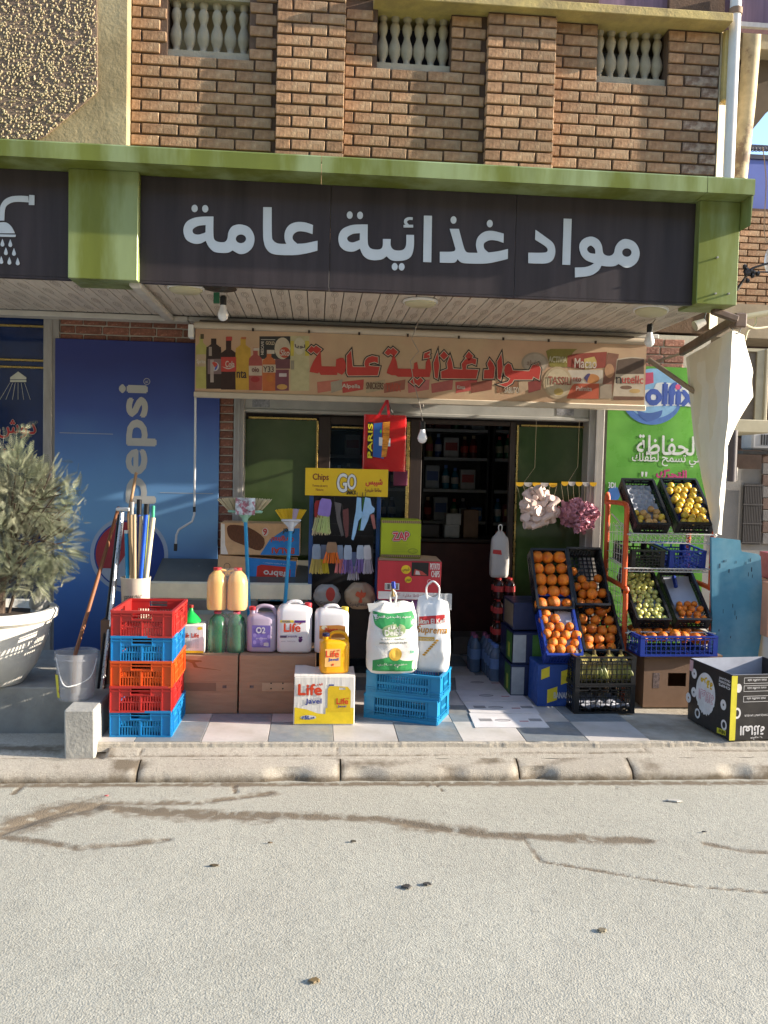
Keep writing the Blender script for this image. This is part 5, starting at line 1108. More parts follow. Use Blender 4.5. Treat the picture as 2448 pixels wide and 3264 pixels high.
# broom cartons on the freezer
zq = zbk+.002
M_fab = pc((.02,.20,.55)); M_br_ = pc((.58,.36,.19))
def lid_z(Y): return zr+(Y-yfz-.02)/(-.06-yfz-.02)*(zbk-zr)
def tilted_carton(label, cs, dep, m, Y):
    (ax, ay), (bx, by), (dx, dy) = cs   # bottom-left, bottom-right, top-left
    a, b, d = W(ax, ay, Y), W(bx, by, Y), W(dx, dy, Y); w = math.hypot(b.x-a.x, b.z-a.z); h = math.hypot(d.x-a.x, d.z-a.z); ang = math.atan2(b.z-a.z, b.x-a.x)
    t = thing('carton', label, 'carton', tuple(a), (0, -ang, 0)); mb = MB(); mb.box(0, 0, 0, w, dep, h, .004); mb.build('body', m, t); return t, w, h
YF = -.30
t, w, h = tilted_carton('blue and tan broom carton lying upside down on the freezer, under another', ((690, 1847), (940, 1866), (690, 1768)), .2, M_br_, YF)
flat_shape([[(w*.36, .003), (w-.003, .003), (w-.003, h-.003), (w*.36, h-.003)]], 'blue_print', M_fab, t, -.0006)
flat_shape([[(w*.5, h*.10), (w*.93, h*.06), (w*.93, h*.62), (w*.88, h*.72), (w*.55, h*.74), (w*.5, h*.66)]], 'label_sheet', pc((.50,.03,.02)), t, -.0012); flat_shape([[(w*.36, .003), (w-.003, .003), (w-.003, h*.06), (w*.36, h*.05)]], 'red_print', pc((.45,.03,.03)), t, -.0011)
text('fabro', pc((.6,.58,.55)), t, w*.87, h*.52, w*.28, h*.24, -.0022, ang=math.pi, bold=.0015); text('Pour le propre meilleur...', pc((.5,.55,.6)), t, w*.92, h*.86, w*.35, h*.07, -.0016, ang=math.pi)
flat_shape([ell(w*.12, h*.55, .020, .022), ell(w*.12, h*.55, .017, .019)], 'seal_print', M_wood, t, -.0008)
t, w, h = tilted_carton('broom carton with a brush picture, upside down on top of the freezer cartons', ((702, 1768), (955, 1772), (707, 1665)), .2, M_br_, YF-.01)
flat_shape([[(w*.5, .003), (w-.003, .003), (w-.003, h*.86), (w*.82, h*.84), (w*.62, h*.5)]], 'blue_print', M_fab, t, -.0006)
flat_shape([smooth_loop([(w*.08, h*.75), (w*.12, h*.93), (w*.35, h*.86), (w*.55, h*.52), (w*.5, h*.15), (w*.3, h*.3), (w*.13, h*.48)], 3)], 'brush_print', mat('brush picture', (.12,.045,.02), .6, var=.4, vs=50, stretch=(5,1,1)), t, -.0010)
flat_shape([[(.003, .003), (w*.1, .003), (w*.06, h*.3), (w*.05, h*.95), (.003, h*.97)]], 'white_print', pc((.70,.66,.60)), t, -.0008)
flat_shape([ell(w*.56, h*.73, .02, .026)], 'white_print', pc((.6,.55,.5)), t, -.0014); text('6', pc((.5,.03,.03)), t, w*.58, h*.83, w*.045, h*.2, -.0020, ang=math.pi, bold=.0015)
text('BALAI', pc((.5,.06,.02)), t, w*.93, h*.24, w*.28, h*.17, -.0018, ang=math.pi, bold=.002); text('Original', pc((.5,.06,.02)), t, w*.93, h*.62, w*.28, h*.2, -.0018, ang=math.pi, bold=.0012, slant=.2); text('Clef', pc((.04,.05,.03)), t, w*.93, h*.85, w*.15, h*.16, -.0018, ang=math.pi, bold=.0012)

# ================= BROOMS =================
M_bh = mat('sky blue broom handle', (.015,.26,.52), .35, var=.05); 
def broom(label, base, top, Yb, Yt, hw, c1_, headc, flag=None, up=.065):
    b = W(*base, Yb); tt = W(*top, Yt); b = tt+(b-tt)*((tt.z-.1305)/(tt.z-b.z)); t = thing('broom', label, 'broom', tuple(b), group=None)
    mb = MB(); mb.cyl(b, tt, .0115, n=12); mb.build('handle', M_bh, t, True, world=True)
    y = tt.y; mb = MB(); mb.box(tt.x-hw*.62, y-.022, tt.z+.01, tt.x+hw*.62, y+.022, tt.z+.026, .006); mb.cyl((tt.x, y, tt.z-.045), (tt.x, y, tt.z+.012), .016, .02, n=12)
    mb.add([(tt.x-.05, y-.01, tt.z+.01), (tt.x+.05, y-.01, tt.z+.01), (tt.x+.012, y-.01, tt.z-.03), (tt.x-.012, y-.01, tt.z-.03)], [(0,1,2,3)]); mb.build('head', headc, t, True, world=True)
    mb = MB(); r = random.Random(3)
    for i in range(190):
        u = r.uniform(-1, 1); v = r.uniform(-1, 1); p = Vector((tt.x+u*hw*.6, y+v*.018, tt.z+.024)); q = Vector((tt.x+u*hw*.98, y+v*.035, tt.z+.026+up*(1-.12*abs(u))*r.uniform(.93, 1.03)))
        m_ = [i2 for i2, (lo, hi) in enumerate(c1_[1]) if lo <= u < hi]; mb.m = m_[0] if m_ else 0; mb.cyl(p, q, .0016, .0028, n=4)
    mb.build('bristle_fan', c1_[0], t, world=True)
    if flag:
        mb = MB(); mb.grid(lambda u, v: (tt.x-.055+.115*u, y-.04-.006*math.sin(u*7+v*4), tt.z+.0+.10*v), 8, 6); mb.build('printed_wrap', mat('colourful wrap film', (.40,.46,.50), .25, var=.5, vs=30, col2=(.30,.12,.16), c2s=22, c2w=(.5,.56)), t, True, world=True)
    return t
broom('sky blue broom with cream bristles fanned out around a printed wrapper', (790, 1850), (782, 1640), -.457, -.457, .165, ([mat('cream bristles', (.52,.46,.30), .6), ], [(-2, 2)]), mat('pale green head', (.25,.48,.38), .35), True, .075)
broom('sky blue broom with yellow and lilac bristles standing among the canisters', (906, 1955), (928, 1668), -.457, -.457, .095, ([mat('gold bristles', (.62,.42,.01), .4), mat('lilac bristles', (.42,.36,.50), .5)], [(-2, .12), (.12, .5), (.5, 2)][:2]), mat('pale lilac head', (.45,.48,.52), .35), False, .062)
# ================= RED CARTONS, SACKS =================
Yr = -.60
t0 = carton('purple carton at floor level behind the flour sacks', .36, .26, .24, pc((.10,.04,.14)), (.56, -.45, .1305)); 
zr0 = W(1300, 1912, Yr).z
carton('purple and yellow carton directly beneath the red crisps carton', .34, .25, zr0-.1305-.245, pc((.16,.06,.20)), (.56, -.45, .1305+.243), R(-2))
a, b = W(1222, 1900, Yr), W(1405, 1908, Yr); w = b.x-a.x; h = W(1300, 1788, Yr).z-zr0
t = carton('red crisps carton with a torn window showing packets, white printed foot', w+.03, .25, h, mat('red printed carton', (.42,.03,.04), .5, var=.08, vs=4, bump=.4, bs=14, stretch=(5,1,.4)), ((a.x+b.x)/2-.012, Yr+.125, zr0), R(-3), open_=False, seam=False)
y_ = -.1255; w_ = w+.03
flat_shape([[(-w_/2+.003, .003), (w_/2-.003, .003), (w_/2-.003, h*.19), (-w_/2+.003, h*.21)]], 'white_print', pc((.60,.56,.54)), t, y_-.0008)
flat_shape([[(w_*.03, h*.62), (w_*.30, h*.62), (w_*.30, h*.97), (w_*.03, h*.97)]], 'torn_opening', M_black, t, y_-.0006); flat_shape([[(w_*.06, h*.64), (w_*.28, h*.64), (w_*.20, h*.74), (w_*.08, h*.80)]], 'packet', pc((.35,.05,.04)), t, y_-.0010); flat_shape([[(w_*.09, h*.66), (w_*.17, h*.65), (w_*.15, h*.74), (w_*.10, h*.76)]], 'packet', pc((.5,.45,.42)), t, y_-.0013)
for x, z, r in ((-.06, .78, .075), (-.02, .52, .055)): flat_shape([ell(w_*x, h*z, w_*r, h*r*1.5, 20)], 'emblem', pc((.62,.42,.02)), t, y_-.0012); text('شيبس', pc((.12,.10,.02)), t, w_*(x-r*.7), h*(z-.05), w_*r*1.4, h*.1, y_-.0020, bold=.0005)
text('POTATO', pc((.62,.58,.55)), t, w_*.325, h*.79, w_*.15, h*.16, y_-.0012, bold=.0008); text('CHIPS', pc((.62,.58,.55)), t, w_*.345, h*.60, w_*.13, h*.16, y_-.0012, bold=.0008)
for i in range(9): flat_shape([[(w_*(-.38+.022*i), h*.27), (w_*(-.38+.022*i+.006+.006*(i % 3)), h*.27), (w_*(-.38+.022*i+.006+.006*(i % 3)), h*.40), (w_*(-.38+.022*i), h*.40)]], 'barcode_line', M_black, t, y_-.0018)
flat_shape([[(-w_*.39, h*.25), (-w_*.16, h*.25), (-w_*.16, h*.42), (-w_*.39, h*.42)]], 'label_sheet', pc((.6,.58,.55)), t, y_-.0012)
flat_shape([ell(w_*.32, h*.47, .013, .016), ell(w_*.32, h*.47, .011, .014)], 'ring_print', pc((.6,.5,.5)), t, y_-.0012)
text('LISIC', pc((.4,.04,.04)), t, -w_*.22, h*.11, w_*.08, h*.06, y_-.0014); text('بطاطا مقلية', pc((.3,.05,.06)), t, -w_*.10, h*.06, w_*.3, h*.10, y_-.0014)
mb = MB(); mb.add([(-w_/2, -.124, h+.001), (w_/2, -.124, h+.001), (w_/2-.01, .125, h+.006), (-w_/2+.02, .125, h+.022)], [(0,1,2,3)]); mb.build('top_flap', M_card, t)
# lime carton with zig-zag border
Yz = -.50; a, b = W(1214, 1764, Yz), W(1342, 1766, Yz); w = b.x-a.x; h = W(1278, 1657, Yz).z-a.z
zz = zr0+W(1300, 1788, Yr).z-zr0+.006
t = carton('lime green snack carton with black zigzag borders on top of the red carton', w, .2, h+a.z-zz, mat('lime printed carton', (.30,.36,.012), .5, var=.05), ((a.x+b.x)/2, Yz+.1, zz), R(-1), seam=False); h = h+a.z-zz
for zb2 in (h*.02, h*.91):
    flat_shape([[(-w*.49, zb2), (w*.49, zb2), (w*.49, zb2+h*.07), (-w*.49, zb2+h*.07)]], 'border_print', pc((.05,.025,.015)), t, -.1005)
    for i in range(20): x = -w*.48+i*w*.0485; flat_shape([[(x, zb2+.001), (x+.004, zb2+.001), (x+.008, zb2+h*.035), (x+.004, zb2+h*.068), (x, zb2+h*.068), (x+.004, zb2+h*.035)]], 'zigzag_print', pc((.5,.36,.16)), t, -.1009)
text('ZAP', pc((.04,.01,.01)), t, -w*.2, h*.46, w*.40, h*.20, -.1008, bold=.009, ang=R(3)); text('ZAP', pc((.60,.55,.5)), t, -w*.2, h*.46, w*.40, h*.20, -.1016, bold=.0055, ang=R(3)); text('ZAP', pc((.50,.03,.05)), t, -w*.2, h*.46, w*.40, h*.20, -.1036, bold=.0016, ang=R(3))
for i in range(5): text('snack food biscuit', pc((.14,.15,.02)), t, -w*.22, h*(.36-.05*i), w*(.4-.05*(i % 2)), h*.022, -.1008)
flat_shape([ell(w*.30, h*.19, w*.12, h*.065, 16), ell(w*.30, h*.19, w*.11, h*.052, 16)], 'ring_print', pc((.05,.06,.02)), t, -.1008); text('زاب', pc((.05,.06,.02)), t, w*.22, h*.16, w*.15, h*.06, -.1010)

def sack(label, a, b, top, bot, Y, m, dep=.16, rot=0, z0=None, waist=.06, seedn=0, gather=None, name='flour_sack', cat='sack'):
    z = z0 if z0 is not None else W((a+b)/2, bot, Y).z; x0, x1 = W(a, (top+bot)/2, Y).x, W(b, (top+bot)/2, Y).x; h = W((a+b)/2, top, Y).z-z; w = x1-x0
    t = thing(name, label, cat, ((x0+x1)/2, Y+dep/2, z), rot)
    def f(u, v):
        an = 2*math.pi*u; s_ = 1-.20*max(0, (v-.75)/.25)**1.5-.12*(1-min(1, v/.08))**2
        dy = (1-.05*math.cos(v*9)) * (1-max(0, (v-.66)/.34)**1.3*.90)*(1-.25*(1-min(1, v/.08))**2); ct, st = math.cos(an), math.sin(an); q = (abs(ct)**3.2+abs(st)**3.2)**(-1/3.2)
        n_ = noise.noise(Vector((ct*2.2+seedn, st*2.2, v*5)))*.09+noise.noise(Vector((ct*6+seedn, st*6, v*11)))*.035
        x = w/2*ct*q*s_*(1+n_*.35)*(1+.05*math.sin(v*5.5)); y = dep/2*st*q*dy*(1+n_)
        if gather and v > .86: x = x*(1-gather*(v-.86)/.14)
        return (x, y, h*v+.006*math.sin(u*40)*(v > .93))
    mb = MB(); mb.grid(f, 64, 44); n = 64; mb.f.append(tuple(range(n, -1, -1))); mb.mi.append(0); mb.build('bag', m, t, True)
    tab = [sorted((f(k/64, j/60)[0], f(k/64, j/60)[1]) for k in range(34, 63)) for j in range(61)]
    tx = [[q[0] for q in r_] for r_ in tab]; ty = [[q[1] for q in r_] for r_ in tab]
    def ys(x, z_):   # front surface depth at local x,z
        v = min(max(z_/h, 0), .9999)*60; j = int(v); q = v-j
        return float(np.interp(x, tx[j], ty[j]))*(1-q)+float(np.interp(x, tx[j+1], ty[j+1]))*q
    return t, w, h, ys
def wrapped(o, ysf, off=.0015):   # lay a flat print on the curved cloth
    bm = bmesh.new(); bm.from_mesh(o.data); bmesh.ops.triangulate(bm, faces=bm.faces)
    for _ in range(3):
        es = [e for e in bm.edges if e.calc_length() > .014]
        if not es: break
        bmesh.ops.subdivide_edges(bm, edges=es, cuts=1); bmesh.ops.triangulate(bm, faces=bm.faces)
    for v in bm.verts: v.co.y = ysf(v.co.x, v.co.z)-off
    bm.to_mesh(o.data); bm.free(); return o
M_sk = mat('white woven sack', (.68,.66,.62), .5, var=.04, bump=.6, bs=160, sss=.05); M_sk2 = mat('glossy white sack', (.72,.72,.72), .3, var=.03, bump=.5, bs=12)
zs_ = .1305+.131+.136
t, w, h, ys = sack('white and green semolina sack on the upper blue crate, tied top with loop handle', 1175, 1336, 1925, 2160, -1.02, M_sk, dep=.17, rot=R(6), z0=zs_, seedn=1)
G = pc((.03,.24,.07)); GW = pc((.6,.6,.55))
def wtext(s, m, x0, z0, w0, h0, off, **k): return wrapped(text(s, m, t, x0, z0, w0, h0, 0, **k), ys, off)
wrapped(flat_shape([smooth_loop([(-w*.43, h*.88,1), (-w*.1, h*.85), (w*.36, h*.88,1), (w*.41, h*.78), (w*.38, h*.70), (w*.28, h*.64,1), (-w*.28, h*.64,1), (-w*.40, h*.70), (-w*.43, h*.8)])], 'green_print', G, t, 0), ys, .0016)
wrapped(flat_shape([smooth_loop([(-w*.44, h*.05,1), (w*.44, h*.03,1), (w*.44, h*.19,1), (w*.15, h*.20), (-w*.02, h*.27), (-w*.2, h*.24), (-w*.44, h*.20,1)])], 'green_print', G, t, 0), ys, .0016)
wrapped(flat_shape([smooth_loop([(-w*.25, h*.56), (-w*.25, h*.66), (-w*.05, h*.71), (w*.15, h*.70), (w*.20, h*.63), (w*.12, h*.55), (-w*.1, h*.53)])], 'badge', pc((.25,.33,.16)), t, 0), ys, .0024)
wrapped(flat_shape([ell(w*.0, h*.29, w*.13, w*.13, 20)], 'seal_print', pc((.58,.36,.05)), t, 0), ys, .0026); wtext('زرقاء', GW, -w*.16, h*.63, w*.25, h*.06, .0036, bold=.0012); wtext('Deibla', GW, -w*.22, h*.555, w*.38, h*.075, .0036, bold=.0012)
wtext('سميد رطب من القمح', GW, -w*.38, h*.78, w*.70, h*.045, .0030, bold=.0006); wtext('semoule extra de ble dur', pc((.15,.17,.15)), -w*.32, h*.44, w*.56, h*.03, .0030, bold=.0004); wtext('سميد رطب', pc((.2,.25,.2)), -w*.30, h*.49, w*.5, h*.04, .0030, bold=.0002)
wtext('منتوج جزائري', GW, -w*.35, h*.12, w*.6, h*.04, .0030, bold=.0003); wtext('12/L', pc((.1,.4,.25)), w*.30, h*.30, w*.10, h*.04, .003, bold=.0012)
mb = MB(); mb.tube(smooth3([(-.01, 0, h-.03), (-.022, -.01, h+.03), (-.005, -.015, h+.062), (.012, -.01, h+.03), (.004, 0, h-.03)]), .006, 8); mb.build('loop_handle', M_sk, t, True); mb = MB(); mb.tube([(-.005, -.012, h+.03), (-.012, -.014, h+.075), (-.002, -.014, h+.10)], .009, 6); mb.build('tie', pc((.35,.24,.10)), t, True); mb = MB(); mb.tube([(-.004, -.02, h+.075), (-.008, -.02, h+.112)], .011, 6); mb.build('blue_tag', pc((.03,.06,.35)), t, True)
mb = MB(); mb.add([(-w*.5, -.02, h*.86), (-w*.28, -.035, h*.90), (-w*.2, -.03, h*1.0), (-w*.54, -.015, h*.98)], [(0,1,2,3)]); mb.build('folded_ear', M_sk, t)
t, w, h, ys = sack('glossy white flour sack with red band and gold script, beside the green semolina sack', 1326, 1440, 1905, 2150, -.98, M_sk2, dep=.15, rot=R(-12), z0=zs_, seedn=5)
wrapped(flat_shape([[(-w*.46, h*.62), (w*.47, h*.68), (w*.47, h*.78), (-w*.46, h*.73)]], 'red_print', pc((.50,.03,.03)), t, 0), ys, .0018)
wtext('Sultan El Kef', GW, -w*.44, h*.645, w*.8, h*.06, .003, bold=.0008, ang=R(3)); wtext('Suprema', pc((.45,.20,.02)), -w*.42, h*.50, w*.86, h*.12, .003, bold=.0008, slant=.15)
wrapped(flat_shape([[(-w*.45, h*.42), (w*.10, h*.43), (w*.10, h*.48), (-w*.45, h*.47)]], 'gold_print', pc((.52,.32,.03)), t, 0), ys, .0022); wtext('PREMIERE EXTRACTION', GW, -w*.43, h*.435, w*.5, h*.025, .003)
for i in range(8): wrapped(flat_shape([ell(w*(-.18+.05*i), h*(.24+.028*i), .010, .006, 8)], 'wheat_print', pc((.50,.27,.03)), t, 0), ys, .0022)
mb = MB(); mb.tube(smooth3([(-.03, -.02, h-.02), (-.035, -.035, h+.05), (0, -.04, h+.085), (.035, -.035, h+.05), (.03, -.02, h-.02)]), .005, 8); mb.build('loop_handle', M_sk2, t, True)
mb = MB(); mb.grid(lambda u, v: (w*(.05+.48*u), -.012+.006*math.sin(u*9), h*(.82+.22*v)), 8, 6); mb.build('silver_flap', mat('grey silver film', (.40,.41,.43), .3, metal=.2), t, True)
# cardboard mats on the floor
M_mat = mat('trodden white card', (.60,.57,.56), .8, var=.12, vs=5, bump=.3)
cds = [((1450,2155),(1592,2153),(1645,2200),(1455,2200)), ((1452,2201),(1645,2201),(1692,2238),(1472,2236)), ((1474,2237),(1692,2239),(1720,2277),(1500,2273)), ((1495,2274),(1716,2278),(1752,2320),(1515,2320))]
mt = thing('cardboard_mat', 'flattened white printed carton laid as a doormat on the tiles of the doorway', 'doormat', (1.0, -.9, .1305))
for i, c in enumerate(cds):
    P = [WZ(x, y, .1315) for x, y in c]; mb = MB(); z = .1312; mb.add([(p.x, p.y, z) for p in P]+[(p.x, p.y, z+.0035) for p in P], [(0,3,2,1),(4,5,6,7),(0,1,5,4),(1,2,6,5),(2,3,7,6),(3,0,4,7)]); mb.build('sheet', M_mat, mt, world=True)
    cx = sum(p.x for p in P)/4; cy = sum(p.y for p in P)/4; mb = MB()
    ring(mb, cx-.03, cy, .045, .022, .004, z+.0039, 20)
    mb.build('ring_print', mat('faded print', (.10,.09,.10), .8, var=.4), mt, world=True)
    mb = MB(); mb.box(cx+.06, cy-.03, z+.0037, cx+.11, cy-.01, z+.0041); mb.build('stamp_print', mat('pink print', (.40,.20,.20), .8, var=.3), mt, world=True)
    if i > 1: mb = MB(); [mb.box(cx+.12+k*.1, cy-.02, z+.0037, cx+.19+k*.1, cy+.03, z+.0041) for k in (-2.8, 0)]; mb.build('grey_print', pc((.26,.25,.25)), mt, world=True)

# ================= SNACK STAND WITH BRUSHES =================
Yg = -.40
gs = thing('display_stand', 'blue wire display stand headed by a yellow crisps board, hung with brushes', 'display stand', (.18, Yg, .1305))
M_bp = mat('blue enamel post', (.015,.06,.20), .4); M_wire = mat('dark wire', (.02,.02,.025), .4)
gxa, gxb = W(991, 1700, Yg).x, W(1205, 1700, Yg).x
mb = MB(); ztop = W(990, 1495, Yg).z
for x in (gxa, gxb): mb.box(x-.012, Yg-.012, .131, x+.012, Yg+.012, ztop, .002)
mb.each('post', M_bp, gs, world=True)
mb = MB(); 
for y0, y1 in ((1672, 0), (1895, 0)): z = W(1100, y0, Yg).z; mb.box(gxa+.013, Yg-.003, z, gxb-.013, Yg+.001, z+.004); mb.box(gxa+.013, Yg+.0, z-.07, gxb-.013, Yg+.003, z-.067); [mb.box(x, Yg-.002, z-.067, x+.003, Yg+.001, z) for x in np.arange(gxa+.02, gxb-.02, .022)] if y0 > 1700 else None
mb.box(gxa+.013, Yg+.2, .3, gxb-.013, Yg+.205, ztop-.1); mb.build('wire_frame', M_wire, gs, world=True)
a, b = W(972, 1582, Yg-.03), W(1238, 1497, Yg-.03); ZI = gs.location
mb = MB(); mb.box(a.x, Yg-.030, a.z+.006, b.x, Yg-.016, b.z, .002); mb.build('header_board', mat('yellow header board', (.62,.40,.012), .45, var=.06), gs, world=True)
w = b.x-a.x; h = b.z-a.z; lx = a.x-ZI.x; lz = a.z-ZI.z
for k, (c, bo, dy) in enumerate(((M_black, .006, .0), (pc((.6,.6,.58)), .0025, -.001))):
    text('G', c, gs, lx+w*.385, lz+h*.18, w*.115, h*.64, -.0310+dy, bold=bo); text('O', c, gs, lx+w*.51, lz+h*.28, w*.10, h*.52, -.0318+dy, bold=bo)
text('SNACK', M_black, gs, lx+w*.50, lz+h*.10, w*.115, h*.14, -.0336, bold=.0012); DR = pc((.16,.03,.02)); text('Chips', DR, gs, lx+w*.09, lz+h*.52, w*.19, h*.28, -.0312, bold=.001); text('Pomme de terre', DR, gs, lx+w*.09, lz+h*.34, w*.18, h*.09, -.0312); text('Nature', DR, gs, lx+w*.13, lz+h*.20, w*.09, h*.09, -.0312)
text('شيبس', pc((.5,.04,.03)), gs, lx+w*.73, lz+h*.40, w*.20, h*.26, -.0312, bold=.0018); text('بطاطا طبيعية', DR, gs, lx+w*.72, lz+h*.18, w*.20, h*.16, -.0312, bold=.0004)
# hand brushes hanging from the stand
def hang_brush(label, px, top, pbot, Y, hc, bc, wpx=22, ang=0, headfrac=.5, grp='hand brushes hanging on the stand'):
    c = W(px, top, Y); e = W(px, pbot, Y); L = c.z-e.z; hw = wpx/FPX*(Y+5.54)/2; t = thing('hand_brush', label, 'brush', tuple(c), (0, ang, 0), grp)
    mb = MB(); mb.prism([(x*hw, z) for x, z in ((-.7,0),(.7,0),(.95,-.02),(1,-L*headfrac*.9),(.8,-L*headfrac),(-.8,-L*headfrac),(-1,-L*headfrac*.9),(-.95,-.02))], -.012, .012); mb.build('handle_block', hc, t)
    mb = MB(); r = random.Random(int(px))
    for i in range(42):
        u = r.uniform(-1, 1); y = r.uniform(-.01, .01); mb.cyl((u*hw*.85, y, -L*headfrac+.02), (u*hw*1.55, y*1.6, -L*r.uniform(.94, 1.02)), .0018, .0030, n=4)
    mb.build('bristle_fan', bc, t); return t
Bc = lambda n, c: mat(n+' bristles', c, .5, var=.1)
YB2 = Yg-.045
for a in [('red hand brush with cream bristles hanging under the yellow board', 1021, 1595, 1705, YB2+.0, pc((.30,.02,.02)), Bc('cream hand', (.50,.42,.28)), 40, R(-3)), ('lilac hand brush with lime bristles hanging beside the red one', 1040, 1590, 1700, YB2-.03, pc((.20,.14,.40)), Bc('lime', (.42,.52,.20)), 40, R(8)),
          ('pale blue brush block with yellow bristles, first in the lower row', 1009, 1735, 1828, YB2, pc((.20,.26,.34)), Bc('straw', (.48,.38,.10)), 28, 0), ('grey brush block with yellow bristles, second in the lower row', 1032, 1737, 1827, YB2+.01, pc((.12,.15,.22)), Bc('yellow', (.55,.44,.02)), 24, 0),
          ('orange round brush hanging over the lower row of brushes', 1058, 1728, 1795, YB2-.035, pc((.20,.12,.07)), Bc('orange', (.62,.14,.01)), 36, 0), ('pale blue brush block with pink bristles in the lower row', 1084, 1738, 1826, YB2, pc((.16,.22,.32)), Bc('pink', (.60,.18,.18)), 22, 0),
          ('pale blue brush block with violet bristles in the lower row', 1109, 1738, 1828, YB2-.005, pc((.25,.32,.42)), Bc('violet', (.18,.12,.34)), 26, 0), ('dark blue brush with long white bristles in the lower row', 1128, 1760, 1848, YB2+.01, pc((.08,.11,.20)), Bc('white', (.45,.45,.50)), 26, 0),
          ('grey blue brush block with dark violet bristles in the lower row', 1149, 1738, 1826, YB2, pc((.30,.36,.44)), Bc('violet', (.18,.12,.34)), 24, 0), ('translucent brush block with pale grey bristles, last in the lower row', 1170, 1738, 1828, YB2-.005, pc((.42,.42,.44)), Bc('grey', (.42,.40,.46)), 24, R(-4))]: hang_brush(*a)
# bristled dustpans / blue squeegees
def blade(label, pts, c, Y, name='window_squeegee', cat='squeegee'):
    P = [W(x, y, Y) for x, y in pts]; o = P[0]; t = thing(name, label, cat, tuple(o), 0); mb = MB(); mb.prism([(p.x-o.x, p.z-o.z) for p in P], -.012, .012); mb.build('blade', c, t)
    mb = MB(); q = P[len(P)//2]; mb.cyl((0, 0, -.004), (0, 0, .03), .002, n=6); mb.build('hook', M_wire, t); return t
blade('pale blue plastic squeegee hanging slanted under the crisps board', [(1138,1585),(1151,1587),(1152,1628),(1160,1640),(1142,1660),(1134,1700),(1126,1722),(1120,1718),(1130,1650),(1134,1632)], pc((.22,.40,.60)), YB2-.02); blade('pale blue forked squeegee hanging against the blue post', [(1164,1585),(1180,1588),(1184,1610),(1194,1620),(1192,1632),(1178,1640),(1172,1660),(1158,1690),(1148,1690),(1154,1640)], pc((.25,.42,.62)), YB2-.01)
blade('green handled tool hanging between the two blue squeegees', [(1156,1585),(1163,1588),(1160,1640),(1152,1692),(1142,1690),(1150,1640)], pc((.07,.20,.04)), YB2+.01, 'scraper', 'scraper'); blade('grey plastic spatula hanging in the middle of the stand', [(1066,1600),(1088,1605),(1084,1640),(1096,1705),(1088,1710),(1074,1660)], pc((.10,.09,.09)), YB2, 'spatula', 'spatula'); blade('brown wooden spatula with yellow tip hanging in the middle of the stand', [(1092,1625),(1110,1620),(1112,1660),(1110,1708),(1102,1714),(1094,1670)], pc((.10,.03,.03)), YB2-.01, 'spatula', 'spatula'); blade('pinkish plastic scraper beside the forked squeegee', [(1180,1640),(1192,1640),(1198,1684),(1190,1686)], pc((.28,.10,.09)), YB2-.01, 'scraper', 'scraper')
def soft_bag(label, a, b, top, bot, Y, m, name='bag', cat='bag', d=.05, prt=None, seed=1, group=None, lump=.12, pw=2.4):
    c = W((a+b)/2, bot, Y); x0, x1 = W(a, (top+bot)/2, Y).x, W(b, (top+bot)/2, Y).x; hh = W((a+b)/2, top, Y).z-c.z; w = x1-x0; t = thing(name, label, cat, ((x0+x1)/2, Y, c.z), 0, group)
    def f(u, v):
        an = 2*math.pi*u; s = math.sin(math.pi*min(max(v*.92+.05, .02), .99))**.42; ct, st = math.cos(an), math.sin(an); n_ = noise.noise(Vector((ct*2+seed, st*2, v*4)))*lump+noise.noise(Vector((ct*5+seed, st*5, v*10)))*lump*.4
        return (w/2*ct*s*(1+n_), d*st*s*(1+n_*1.5), hh*v)
    mb = MB(); mb.grid(f, 40, 26); mb.build('skin', m, t, True); return t, w, hh
t, w, h = soft_bag('white round bag of macaroni with a red cap picture, low on the stand', 1000, 1085, 1862, 1935, YB2+.02, mat('dim white film', (.30,.29,.27), .35, var=.1), 'pasta_bag', seed=2)
flat_shape([ell(w*.12, h*.62, w*.17, h*.3, 20)], 'red_print', pc((.36,.04,.03)), t, -.055); text('Guuvole', pc((.05,.04,.04)), t, -w*.28, h*.16, w*.55, h*.16, -.056, bold=.0004)
t, w, h = soft_bag('cream round bag with a red flower print, low on the stand', 1098, 1196, 1856, 1940, YB2+.02, mat('dim cream film', (.36,.27,.18), .35, var=.1), 'pasta_bag', seed=5)
flat_shape([smooth_loop([(-w*.06,h*.3),(-w*.02,h*.45),(-w*.16,h*.55),(-w*.10,h*.70),(0,h*.66),(w*.02,h*.78),(w*.08,h*.66),(w*.18,h*.66),(w*.14,h*.50),(w*.05,h*.44),(w*.06,h*.28)])], 'red_print', pc((.42,.07,.03)), t, -.055); text('Spaghettini', pc((.05,.04,.04)), t, -w*.33, h*.12, w*.66, h*.16, -.056, bold=.0004)

# ================= RED SHOPPING BAG, NET BAGS, DOORWAY GOODS =================
YR = -.26
p0, p1 = W(1154, 1500, YR), W(1297, 1325, YR); w = p1.x-p0.x; h = p1.z-p0.z
t = thing('shopping_bag', 'glossy red plastic shopping bag with a city tower print hanging from the banner', 'bag', ((p0.x+p1.x)/2, YR, p0.z), 0)
M_rb = mat('glossy red plastic', (.48,.010,.012), .18, var=.08, vs=4, bump=1.2, bs=7, spec=.4)
def fb(u, v):
    an = 2*math.pi*u; ct, st = math.cos(an), math.sin(an); q = (abs(ct)**6+abs(st)**6)**(-1/6); k = noise.noise(Vector((ct*2, st*2, v*4)))
    return (w/2*ct*q*(1-.03*v+.02*k), .035*st*q*(1+.25*k)*(1-.35*v), h*v*1.0)
mb = MB(); mb.grid(fb, 60, 24); mb.f.append(tuple(range(60, -1, -1))); mb.mi.append(0); mb.build('body', M_rb, t, True)
ztp = W(1235, 1275, YR).z-p0.z
for x0 in (-.10, .06): pass
